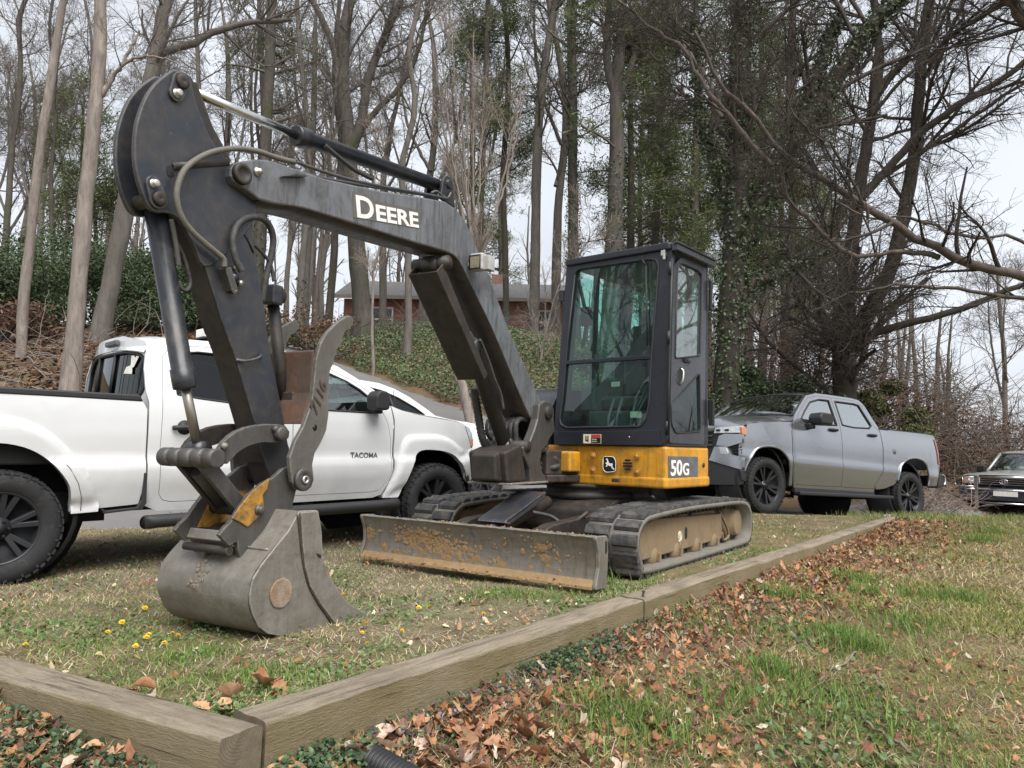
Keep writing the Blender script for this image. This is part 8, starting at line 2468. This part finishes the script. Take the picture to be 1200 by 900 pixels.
def house():
    x0, x1, y0, y1 = -9.6, 3.2, 42.0, 50.0
    zb = gz(-3, 42) - .6
    root = empty('brick_house', (-3.2, 42, zb)); tag(root, 'low red brick house with a grey shingle roof among the trees on the rise', 'house')
    L = np.array([-3.2, 42, zb])
    mbr = brick_mat()
    zt = 9.05 - zb
    s = MB(); s.box((0, 4, zt / 2), (x1 - x0, 8, zt)); w = s.build('wall', mbr, root)
    s = MB()
    ov = .55; hw_, rz = (x1 - x0) / 2 + .5, 1.75
    s.add([(-hw_, -ov, zt - .05), (hw_, -ov, zt - .05), (hw_, 4, zt + rz), (-hw_, 4, zt + rz), (-hw_, 8 + ov, zt - .05), (hw_, 8 + ov, zt - .05),
           (-hw_, -ov, zt + .10), (hw_, -ov, zt + .10), (hw_, 4, zt + rz + .15), (-hw_, 4, zt + rz + .15), (-hw_, 8 + ov, zt + .10), (hw_, 8 + ov, zt + .10)],
          [(0, 3, 2, 1), (3, 4, 5, 2), (6, 7, 8, 9), (9, 8, 11, 10), (0, 1, 7, 6), (4, 10, 11, 5), (0, 6, 9, 3), (3, 9, 10, 4), (1, 2, 8, 7), (2, 5, 11, 8)])
    rm = plain('grey_shingles', (.115, .11, .11), .9, var=.3, scale=5, bmp=.4, bscale=12)
    rf = s.build('roof', rm, root)
    s = MB(); s.box((0, -ov - .03, zt + .02), (2 * hw_, .05, .2)); s.build('fascia', plain('fascia_board', (.20, .17, .15), .8), rf)
    s = MB(); s.box((2.2, 4.6, zt + rz), (.8, .6, 1.6)); s.build('chimney', mbr, rf)
    mfr = plain('window_frame_white', (.62, .60, .57), .7)
    for xx, wd in ((-4.25, 1.25), (-1.2, 1.6), (1.3, 1.2), (5.0, .9)):
        s = MB()
        for dx in (-wd / 2, 0, wd / 2): s.box((dx + xx, -.03, zt - 1.15), (.09, .12, 1.35))
        for dz in (-.65, 0, .65): s.box((xx, -.028, zt - 1.15 + dz), (wd + .09, .11, .08))
        f = s.build('window', mfr, root)
        s = MB(); s.box((xx, -.004, zt - 1.15), (wd, .03, 1.3)); s.build('pane', M_glz, f)
    s = MB(); s.box((-5.9, -.03, zt - 1.5), (.12, .10, 2.2)); s.box((-4.98, -.03, zt - 1.5), (.12, .10, 2.2)); 
    return root
house()


# ================================================================== GROUND COVER
def vnoise(x, y, sc, seed):
    rg = np.random.RandomState(seed); G = rg.rand(64, 64)
    u, v = x * sc + 100, y * sc + 100
    i, j = np.floor(u).astype(int), np.floor(v).astype(int); f, g = u - i, v - j
    f = f * f * (3 - 2 * f); g = g * g * (3 - 2 * g)
    a = G[i % 64, j % 64] * (1 - f) + G[(i + 1) % 64, j % 64] * f
    b = G[i % 64, (j + 1) % 64] * (1 - f) + G[(i + 1) % 64, (j + 1) % 64] * f
    return a * (1 - g) + b * g
def fbm(x, y, sc, seed): return .55 * vnoise(x, y, sc, seed) + .3 * vnoise(x, y, sc * 2.3, seed + 1) + .15 * vnoise(x, y, sc * 5.1, seed + 2)

def spread(n, rg, r0, r1, a0=-.72, a1=.72):
    """points thinning out with distance from where the photographer stands."""
    a = rg.uniform(a0, a1, n); r = r0 + (r1 - r0) * rg.rand(n) ** 1.15
    return r * np.sin(a), r * np.cos(a)

def on_timber(x, y):
    dx, dy = x - KC[0], y - KC[1]
    s = dx * DN[0] + dy * DN[1]; t = dx * D[0] + dy * D[1]
    q = dx * WN[0] + dy * WN[1]; p = dx * W[0] + dy * W[1]
    return ((s > -.165) & (s < .006) & (t > -.05) & (t < TLEN)) | ((q > -.006) & (q < .165) & (p > -.02) & (p < 2.65))

def in_track(x, y):
    c, s = math.cos(R(-124.46)), math.sin(R(-124.46))
    dx, dy = x - .722, y - 6.64
    u, v = dx * c + dy * s, -dx * s + dy * c
    return (np.abs(u) < 1.3) & (np.abs(np.abs(v) - .8) < .2)

def blades(name, x, y, L, wd, lean, col, rg, bend=.5, lift=0.0):
    n = len(x)
    z = ground_z(x, y) + lift
    az = rg.uniform(0, 2 * PI, n)
    d = np.stack([np.cos(az) * np.sin(lean), np.sin(az) * np.sin(lean), np.cos(lean)], 1)
    sd_ = np.stack([-np.sin(az + rg.normal(0, .6, n)), np.cos(az), np.zeros(n)], 1)
    sd_ /= np.linalg.norm(sd_, axis=1)[:, None]
    p = np.stack([x, y, z - .004], 1)
    m = p + d * (L * .55)[:, None]
    d2 = d + np.stack([np.cos(az), np.sin(az), -np.ones(n) * .6], 1) * (bend * rg.rand(n))[:, None]
    d2 /= np.linalg.norm(d2, axis=1)[:, None]
    t = m + d2 * (L * .45)[:, None]
    t[:, 2] = np.maximum(t[:, 2], z + .004)
    h = sd_ * (wd * .5)[:, None]
    V = np.stack([p - h, p + h, m + h * .75, m - h * .75, t], 1).reshape(-1, 3)
    b = np.arange(n) * 5
    F = np.concatenate([np.stack([b, b + 1, b + 2], 1), np.stack([b, b + 2, b + 3], 1), np.stack([b + 3, b + 2, b + 4], 1)])
    cc = np.concatenate([col, col, col])
    o = link(name, fast_mesh(name, V, F, M_grass, cc))
    tag(o, kind='stuff')
    return o

def palette(rg, n, cols, v=.25):
    c = np.array(cols)[rg.randint(len(cols), size=n)]
    return c * rg.uniform(1 - v, 1 + v, (n, 1)) * rg.uniform(.93, 1.07, (n, 3))

STRAW = [(.42, .325, .18), (.52, .41, .245), (.32, .24, .135), (.60, .49, .32), (.24, .175, .10), (.68, .57, .40)]
GREEN = [(.145, .215, .045), (.18, .25, .055), (.115, .175, .04), (.23, .28, .085)]
OLIVE = [(.28, .275, .085), (.34, .31, .11), (.23, .235, .07)]
rg = np.random.RandomState(200)

# ---- the pad: trodden straw, thin green, gravel
x, y = spread(330000, rg, 1.9, 13.5)
d_, t_ = wedge(x, y)
ok = (d_ < 0) & ~on_timber(x, y) & ~in_track(x, y) & (y < 11.0 + .1 * x)
x, y, d_ = x[ok], y[ok], d_[ok]
gn = fbm(x, y, 1.3, 5); bare = fbm(x, y, 1.0, 9)
edge_ = np.exp(-((d_ + .16) / .10) ** 2)                      # lusher against the timbers
isg = rg.rand(len(x)) < np.clip((gn - .44) * 3.4, .10, .62) + edge_ * .4
keep = rg.rand(len(x)) < np.clip(.35 + (bare - .35) * 2.2, .18, 1)
k = keep & ~isg
n = k.sum()
blades('dry_grass', x[k], y[k], rg.uniform(.02, .065, n), rg.uniform(.0020, .0040, n), rg.uniform(.9, 1.5, n), palette(rg, n, STRAW, .4), rg, .3, .004)
k = keep & isg
n = k.sum()
blades('short_grass', x[k], y[k], rg.uniform(.018, .042, n), rg.uniform(.003, .006, n), rg.uniform(.6, 1.4, n), palette(rg, n, GREEN + OLIVE[:1]), rg, .6)

# ---- the slope below: greener, rougher
x, y = spread(360000, rg, 1.7, 13.0)
d_, t_ = wedge(x, y)
ok = (d_ > .0) & ~on_timber(x, y)
x, y, d_ = x[ok], y[ok], d_[ok]
gn = fbm(x, y, .9, 15); g2 = fbm(x, y, 2.2, 25)
litter = np.clip(1.25 - d_ * 1.3, 0, 1) * np.clip(.4 + fbm(x, y, 1.1, 35), 0, 1)
pg = np.clip((gn - .24) * 2.6 + (g2 - .5) * 1.0, .03, .9) * (1 - .6 * litter)
u = rg.rand(len(x))
k = u < pg
n = k.sum()
blades('meadow_grass', x[k], y[k], rg.uniform(.018, .055, n), rg.uniform(.0025, .005, n), rg.uniform(.5, 1.35, n), palette(rg, n, GREEN + OLIVE + OLIVE + OLIVE, .35), rg, .7)
k = (u > pg) & (rg.rand(len(x)) < .8)
n = k.sum()
blades('dry_grass', x[k], y[k], rg.uniform(.03, .10, n), rg.uniform(.002, .004, n), rg.uniform(.8, 1.5, n), palette(rg, n, STRAW), rg, .4, .004)

# a second, finer coat over the far part of the slope
x, y = spread(110000, rg, 5.5, 12.5, -.2, .74)
d_, t_ = wedge(x, y)
ok = (d_ > .05) & ~on_timber(x, y) & (y < 11.6)
x, y = x[ok], y[ok]
gn = fbm(x, y, .9, 15); k = rg.rand(len(x)) < np.clip(gn * 1.7 - .18, .15, .95)
n = k.sum()
blades('meadow_grass', x[k], y[k], rg.uniform(.03, .08, n), rg.uniform(.004, .008, n), rg.uniform(.4, 1.3, n), palette(rg, n, GREEN + OLIVE + OLIVE, .35), rg, .7)
n = (~k).sum()
blades('dry_grass', x[~k], y[~k], rg.uniform(.03, .09, n), rg.uniform(.004, .007, n), rg.uniform(.8, 1.5, n), palette(rg, n, STRAW, .35), rg, .4, .004)

# ---- rank green tufts
TU = [(6.026, 11.095), (5.62, 8.841), (5.167, 8.322), (2.719, 6.017), (2.613, 5.579), (1.888, 4.35), (1.899, 4.214), (1.86, 5.135), (0.827, 2.528), (1.546, 3.19), (1.38, 3.5), (1.276, 3.7), (3.076, 5.628), (3.378, 5.66), (3.606, 7.173), (0.544, 2.95), (0.42, 2.768), (0.593, 5.065), (0.427, 3.04), (1.721, 4.237), (1.761, 2.681), (1.652, 2.603), (1.171, 4.289), (1.044, 3.293), (2.447, 4.725)]
TU2 = [(0.683, 4.834), (0.557, 4.764), (0.85, 5.092), (0.974, 5.304), (1.849, 6.03), (2.307, 6.668), (-0.052, 4.619), (-0.125, 4.483), (0.126, 4.508), (-1.153, 6.594), (-0.946, 5.879), (-0.983, 2.938), (-0.856, 2.843), (-1.351, 3.144), (-1.223, 3.217), (-1.423, 2.909), (-1.771, 3.242), (0.333, 4.606), (-1.222, 2.819), (-0.841, 2.701), (-0.824, 2.949)]
xs_, ys_, Ls_ = [], [], []
for (cx, cy) in TU + TU2:
    on_pad = (cx, cy) in TU2
    m = rg.randint(200, 420); r = rg.uniform(.05, .15) * (.9 if on_pad else 1)
    xs_.append(rg.normal(cx, r * 1.3, m)); ys_.append(rg.normal(cy, r, m)); Ls_.append(rg.uniform(.06, .17, m) * (.30 if on_pad else .85))
x, y, Lt = np.concatenate(xs_), np.concatenate(ys_), np.concatenate(Ls_)
ok = ~on_timber(x, y) & ~in_track(x, y); x, y, Lt = x[ok], y[ok], Lt[ok]
n = len(x)
blades('grass_tufts', x, y, Lt, rg.uniform(.003, .006, n), np.abs(rg.normal(.55, .40, n)), palette(rg, n, [(.13, .22, .045), (.17, .27, .06), (.105, .18, .038), (.22, .30, .095)], .2), rg, .8)
# crest and far edges of the lawn, so the drive does not cut it with a straight line
a = rg.uniform(0, 1, 9000); x = 4.7 + a * 6.5 + rg.normal(0, .15, 9000); y = 10.1 + a * 1.2 + rg.normal(0, .45, 9000); n = 9000
ok = ~on_timber(x, y)
x, y = x[ok], y[ok]; n = len(x)
blades('crest_grass', x, y, rg.uniform(.05, .14, n), rg.uniform(.004, .007, n), np.abs(rg.normal(.4, .3, n)), palette(rg, n, GREEN + GREEN + STRAW[:3]), rg, .8)

# ---- fallen leaves
def leaf_shape(kind, rg):
    """one dry leaf about 10 cm long: outline with lobes, folded along the midrib and curled."""
    if kind == 0:      # lobed oak
        half = [(0, 0), (.012, .012), (.022, .016), (.018, .026), (.034, .034), (.024, .044), (.040, .056), (.028, .066), (.030, .078), (.016, .084), (.010, .096), (0, .104)]
    elif kind == 1:    # pointed
        half = [(0, 0), (.014, .012), (.026, .034), (.024, .058), (.014, .080), (0, .10)]
    else:              # broad three-pointed
        half = [(0, 0), (.018, .006), (.036, .022), (.050, .046), (.030, .048), (.026, .066), (.034, .084), (.012, .082), (0, .104)]
    curl, fold, tw = rg.uniform(-9, 14), rg.uniform(.25, 1.1), rg.uniform(-4, 4)
    V, F = [], []
    n = len(half)
    def P(x, y):
        z = abs(x) * fold + (y - .05) ** 2 * curl + x * (y - .05) * tw * 3 + rg.uniform(-.0016, .0016)
        return (x, y - .05, z)
    mid = [P(0, h[1]) for h in half]
    rt = [P(h[0], h[1]) for h in half]; lf = [P(-h[0] * rg.uniform(.85, 1.1), h[1]) for h in half]
    V = mid + rt + lf
    for i in range(n - 1):
        F.append((i, n + i, n + i + 1, i + 1)); F.append((i, i + 1, 2 * n + i + 1, 2 * n + i))
    zmin = min(v[2] for v in V)
    V = [(v[0], v[1], v[2] - zmin) for v in V]
    return V, F
def leaf_material():
    m, nt, b = nmat('fallen_leaf')
    oi = N(nt, 'ShaderNodeObjectInfo')
    c = ramp(nt, oi.outputs['Random'], [(0, (.30, .135, .055)), (.2, (.43, .22, .105)), (.4, (.22, .11, .06)), (.55, (.54, .32, .175)), (.72, (.34, .165, .085)), (.86, (.46, .345, .255)), (1, (.60, .47, .37))])
    f = noise(nt, 60, 4, .6, coords(nt))
    c = mixc(nt, ramp(nt, f, [(.35, (0,) * 3), (.7, (.55,) * 3)]), c, (.10, .06, .035))
    nt.links.new(c, b.inputs['Base Color']); b.inputs['Roughness'].default_value = .62; b.inputs['Specular IOR Level'].default_value = .35
    return m
M_fleaf = leaf_material()
rgl = np.random.RandomState(300)
lmesh = []
for k in range(9):
    V, F = leaf_shape(k % 3, rgl)
    lmesh.append(mesh_from('fallen_leaf', V, F, [M_fleaf], [True] * len(F)))
cand = []
for _ in range(900):
    u = rgl.rand()
    if u < .45:        # drifted against the long timber
        t, s = rgl.uniform(-.15, 3.6), abs(rgl.normal(.06, .38)) + .02
        q = KC + D * t + DN * s
    elif u < .60:      # before the short timber
        t, s = rgl.uniform(.15, 2.0), abs(rgl.normal(.05, .28)) + .18
        q = KC + W * t + WN * s
    elif u < .72:      # strays on the pad by the corner
        q = KC + D * rgl.uniform(.05, 1.4) + W * rgl.uniform(.02, 1.3)
    else:
        xx, yy = spread(1, rgl, 1.9, 5.2, -.2, .72); q = np.array([xx[0], yy[0]])
        if wedge(q[0], q[1])[0] < .05: continue
    if on_timber(np.array([q[0]]), np.array([q[1]]))[0]: continue
    cand.append((math.hypot(q[0], q[1]), q))
cand.sort(key=lambda c: c[0])
for dd, q in cand[:300]:
    o = link('fallen_leaf', lmesh[rgl.randint(9)], ground)
    o.location = (q[0], q[1], gz(q[0], q[1]) + rgl.uniform(.004, .03))
    o.rotation_euler = (rgl.normal(0, .45), rgl.normal(0, .45), rgl.uniform(0, 6.28))
    s = rgl.uniform(.45, 1.0); o.scale = (s, s, s)

def litter(name, x, y, size, rg, cols, lift=(0, .025)):
    n = len(x)
    z = ground_z(x, y) + rg.uniform(*lift, n)
    shp = np.array([(0, -.5), (.26, -.28), (.20, -.05), (.36, .12), (.14, .30), (0, .55), (-.16, .28), (-.34, .10), (-.2, -.06), (-.28, -.30)])
    az = rg.uniform(0, 2 * PI, n); tx, ty = rg.normal(0, .5, n), rg.normal(0, .5, n)
    fold = rg.uniform(-.2, .9, n); curl = rg.uniform(-.6, .9, n)
    S = size * rg.uniform(.55, 1.25, n)
    X = shp[None, :, 0] * rg.uniform(.7, 1.1, (n, 1)); Y = np.repeat(shp[None, :, 1], n, 0)
    Zl = np.abs(X) * fold[:, None] + Y * Y * curl[:, None] + rg.normal(0, .03, X.shape)
    Zl = Zl + X * tx[:, None] + Y * ty[:, None]
    Zl -= Zl.min(1)[:, None]
    c, s = np.cos(az)[:, None], np.sin(az)[:, None]
    V = np.stack([x[:, None] + (X * c - Y * s) * S[:, None], y[:, None] + (X * s + Y * c) * S[:, None], z[:, None] + Zl * S[:, None]], -1).reshape(-1, 3)
    b = np.arange(n)[:, None] * 10
    tri = np.array([(0, 1, 9), (1, 2, 9), (2, 8, 9), (2, 3, 8), (3, 7, 8), (3, 4, 7), (4, 6, 7), (4, 5, 6)])
    F = (b[:, :, None] + tri[None]).reshape(-1, 3)
    col = palette(rg, n, cols, .3)
    o = link(name, fast_mesh(name, V, F, M_leaf, np.repeat(col, 8, 0)))
    tag(o, kind='stuff')
DARKC = [(.19, .09, .06), (.15, .085, .07), (.24, .12, .08)]
LEAFC = [(.33, .15, .07), (.40, .20, .10), (.25, .11, .06), (.46, .28, .165), (.36, .165, .08), (.19, .095, .06), (.46, .37, .28), (.26, .13, .08)]
n = 10500
t = rg.uniform(-.3, 9.6, n); s = np.abs(rg.normal(0, .40, n)) + .015
p = KC[None] + D[None] * t[:, None] + DN[None] * s[:, None]
k = rg.rand(n) < .35 + .65 * fbm(p[:, 0], p[:, 1], 1.2, 44)
litter('leaf_drift', p[k, 0], p[k, 1], .040, rg, LEAFC + DARKC)
n = 1600
t = rg.uniform(.1, 2.6, n); s = np.abs(rg.normal(0, .3, n)) + .175
p = KC[None] + W[None] * t[:, None] + WN[None] * s[:, None]
litter('leaf_drift', p[:, 0], p[:, 1], .042, rg, LEAFC + DARKC)
x, y = spread(15000, rg, 1.8, 12.5, -.3, .72); d_, t_ = wedge(x, y)
k = (d_ > .02) & ~on_timber(x, y) & (rg.rand(len(x)) < np.clip((fbm(x, y, .8, 55) - .36) * 3.2, .06, 1))
litter('leaf_scatter', x[k], y[k], .032, rg, LEAFC + DARKC, (0, .02))
x, y = spread(12000, rg, 2.0, 11, -.72, .6); d_, t_ = wedge(x, y)
k = (d_ < -.02) & ~on_timber(x, y) & ~in_track(x, y) & (rg.rand(len(x)) < np.clip((fbm(x, y, 1.4, 65) - .45) * 3, .04, 1))
litter('leaf_scatter', x[k], y[k], .032, rg, LEAFC + STRAW, (0, .012))

# ---- ground ivy and small weeds by the timbers, with violet flowers
def weed(name, P, size, rg, cols, lift=.05):
    n = len(P)
    C = np.stack([P[:, 0], P[:, 1], ground_z(P[:, 0], P[:, 1]) + rg.rand(n) ** 1.3 * lift], 1)
    o = leaf_cloud(name, C, size, M_ivy, cols, rg, None, aspect=.95, normals=np.tile([0, -.25, .9], (n, 1)), jit=.55)
    tag(o, kind='stuff')
WEED = [(.045, .075, .030), (.06, .10, .04), (.035, .06, .028), (.08, .12, .05)]
n = 13000
t = np.abs(rg.normal(.55, .95, n)) - .2; s = np.abs(rg.normal(0, .10, n)) + .012
p = KC[None] + D[None] * t[:, None] + DN[None] * s[:, None]
k = (rg.rand(n) < np.clip((fbm(p[:, 0], p[:, 1], 2.6, 71) - .32) * 3.5, .05, 1))
weed('ground_ivy', p[k], .016, rg, WEED, .055)
n = 10000
t = rg.uniform(-.05, 2.4, n); s = np.abs(rg.normal(0, .16, n)) + .172
p = KC[None] + W[None] * t[:, None] + WN[None] * s[:, None]
k = rg.rand(n) < np.clip((fbm(p[:, 0], p[:, 1], 2.2, 73) - .32) * 3.2, .08, 1)
weed('ground_ivy', p[k], .016, rg, WEED, .05)
x, y = spread(34000, rg, 2.0, 7, -.72, .5); d_, t_ = wedge(x, y)
k = (d_ < -.01) & ~on_timber(x, y) & ~in_track(x, y) & (rg.rand(len(x)) < np.clip((fbm(x, y, 1.7, 75) - .50) * 5 + .35 * np.exp(-((d_ + .22) / .12) ** 2), 0, 1))
weed('clover', np.stack([x[k], y[k]], 1), .017, rg, [(.10, .165, .045), (.135, .205, .06), (.08, .13, .038)], .03)
x, y = spread(16000, rg, 1.8, 7, -.2, .72); d_, t_ = wedge(x, y)
k = (d_ > .05) & (rg.rand(len(x)) < np.clip((fbm(x, y, 1.3, 77) - .56) * 6, 0, 1))
weed('broadleaf_weeds', np.stack([x[k], y[k]], 1), .026, rg, [(.07, .12, .035), (.10, .15, .05), (.055, .09, .03), (.13, .17, .06)], .035)
n = 220
t = np.abs(rg.normal(.7, .7, n)); s = np.abs(rg.normal(.03, .09, n)) + .01
p = KC[None] + D[None] * t[:, None] + DN[None] * s[:, None]
t = rg.uniform(.1, 2.2, 70); s = np.abs(rg.normal(.02, .12, 70)) + .18
p = np.concatenate([p, KC[None] + W[None] * t[:, None] + WN[None] * s[:, None]])
C = np.stack([p[:, 0], p[:, 1], ground_z(p[:, 0], p[:, 1]) + rg.uniform(.012, .04, len(p))], 1)
tag(leaf_cloud('violet_flowers', C, .013, vcol_mat('violet_petals', .5), [(.15, .135, .27), (.20, .18, .32), (.12, .11, .22)], rg, None, aspect=.9), kind='stuff')

# ---- gravel on the pad
x, y = spread(9000, rg, 2.3, 10.5, -.72, .5); d_, t_ = wedge(x, y)
k = (d_ < -.05) & ~on_timber(x, y) & ~in_track(x, y) & (rg.rand(len(x)) < np.clip((fbm(x, y, .9, 81) - .42) * 4, .05, 1))
x, y = x[k], y[k]; n = len(x)
oct_ = np.array([(1, 0, 0), (-1, 0, 0), (0, 1, 0), (0, -1, 0), (0, 0, 1), (0, 0, -1.0)])
tri = np.array([(0, 2, 4), (2, 1, 4), (1, 3, 4), (3, 0, 4), (2, 0, 5), (1, 2, 5), (3, 1, 5), (0, 3, 5)])
V = oct_[None] * rg.uniform(.5, 1.3, (n, 6, 1)) * (rg.uniform(.003, .010, n) * 1.0)[:, None, None] * np.array([1, 1, .7])
V = V + np.stack([x, y, ground_z(x, y) + .002], 1)[:, None]
F = (np.arange(n)[:, None, None] * 6 + tri[None]).reshape(-1, 3)
col = np.repeat(palette(rg, n, [(.30, .28, .26), (.22, .205, .19), (.40, .38, .35), (.17, .15, .135)], .2), 8, 0)
o = link('gravel', fast_mesh('gravel', V.reshape(-1, 3), F, vcol_mat('gravel_stone', .9), col)); tag(o, kind='stuff')

# ---- dandelions
M_dand = plain('dandelion_petals', (.78, .52, .02), .6, var=.15, scale=90)
M_stem = plain('dandelion_stem', (.10, .15, .05), .6)
def dandelion():
    root = empty('dandelion', (0, 0, 0))
    tag(root, 'yellow dandelion flower open in the worn grass around the bucket and blade', 'flower', 'dandelions in the lawn')
    s = MB(); rgd = np.random.RandomState(5)
    for ringn, rr, zz, tilt in ((15, .021, .0, .1), (12, .016, .003, .35), (8, .010, .006, .7)):
        for k in range(ringn):
            a = 2 * PI * k / ringn + rgd.uniform(-.1, .1); w = .0042; L = rr * rgd.uniform(.85, 1.1)
            c, sn = math.cos(a), math.sin(a)
            s.add([(-w * .4 * -sn, -w * .4 * c, zz), (c * L * .7 + w * sn, sn * L * .7 - w * c, zz + L * tilt * .6), (c * L, sn * L, zz + L * tilt), (c * L * .7 - w * sn, sn * L * .7 + w * c, zz + L * tilt * .6)], [(0, 1, 2, 3)])
    s.v = [[v[0], v[1], v[2] + .05] for v in s.v]
    s.build('flower_head', M_dand, root)
    s = MB(); s.tube([(0, .004, 0), (.003, 0, .03), (0, 0, .052)], .0022, 5); s.build('stem', M_stem, root)
    return root
DN_ = [(-1.897, 3.997), (-1.848, 3.687), (-1.829, 3.5), (-1.659, 3.598), (-1.673, 3.529), (-1.595, 3.393), (-1.527, 3.509), (-1.542, 3.678), (-1.571, 3.306), (-1.572, 3.25), (-1.47, 3.3), (-0.913, 2.926), (-2.728, 4.334), (-2.67, 4.501), (-0.654, 3.649), (-0.599, 3.297), (-0.675, 3.531), (-0.503, 3.561), (-0.48, 4.112), (-0.405, 4.141), (-0.159, 4.099), (-0.122, 3.957), (-0.957, 4.471), (-0.316, 4.852), (-1.688, 3.719), (-1.464, 3.419), (-1.602, 3.454), (-2.042, 3.269)]
d0 = dandelion()
for i, (x, y) in enumerate(DN_):
    o = d0 if i == 0 else copy_tree(d0)
    o.location = (x, y, gz(x, y) - .012); o.rotation_euler = (rgl.normal(-.25, .2), rgl.normal(0, .2), rgl.uniform(0, 6))
    s = rgl.uniform(.5, .82); o.scale = (s, s, s)

# ---- black corrugated drain pipe at the foot of the picture
s = MB()
pa, pb = np.array([-.415, 2.44]), np.array([.15, 2.14])
za, zb_ = gz(*pa) + .012, gz(*pb) + .02
k = 270
P = [(pa[0] + (pb[0] - pa[0]) * i / k, pa[1] + (pb[1] - pa[1]) * i / k, za + (zb_ - za) * i / k + .012) for i in range(k + 1)]
rr = [.047 + .0045 * (1, 1, .6, -1, -1, -.2)[i % 6] for i in range(k + 1)]
s.tube(P, rr, 22, caps=False)
s.tube(P[::-1], [r - .004 for r in rr[::-1]], 22, caps=False)
o = s.build('drain_pipe', plain('black_corrugated_plastic', (.018, .018, .02), .45, var=.2), None)
tag(o, 'black corrugated drain pipe lying among the dead leaves at the bottom edge', 'drain pipe')
# ---- sticks
M_stick_ = bark('stick_bark', (.16, .12, .09), (.30, .25, .20), 14)
for i, (pts, r) in enumerate([([(1.502, 3.282), (1.483, 3.152), (1.507, 3.061), (1.54, 2.934)], .006), ([(1.452, 3.584), (1.643, 3.794), (1.857, 4.077)], .005), ([(3.04, 6.265), (3.45, 6.646), (3.624, 6.494)], .005), ([(0.091, 2.942), (0.193, 3.035), (0.326, 3.024)], .005)]):
    s = MB(); s.tube([(x, y, gz(x, y) + .02 + .008 * math.sin(j * 2.1)) for j, (x, y) in enumerate(spline(pts, 4))], r, 6)
    o = s.build('stick', M_stick_)
    tag(o, ['crooked fallen stick lowest on the grassy slope', 'short stick leaning among the leaves mid slope', 'thin stick on the upper right of the slope', 'thin stick among the leaves near the drain pipe'][i], 'stick')
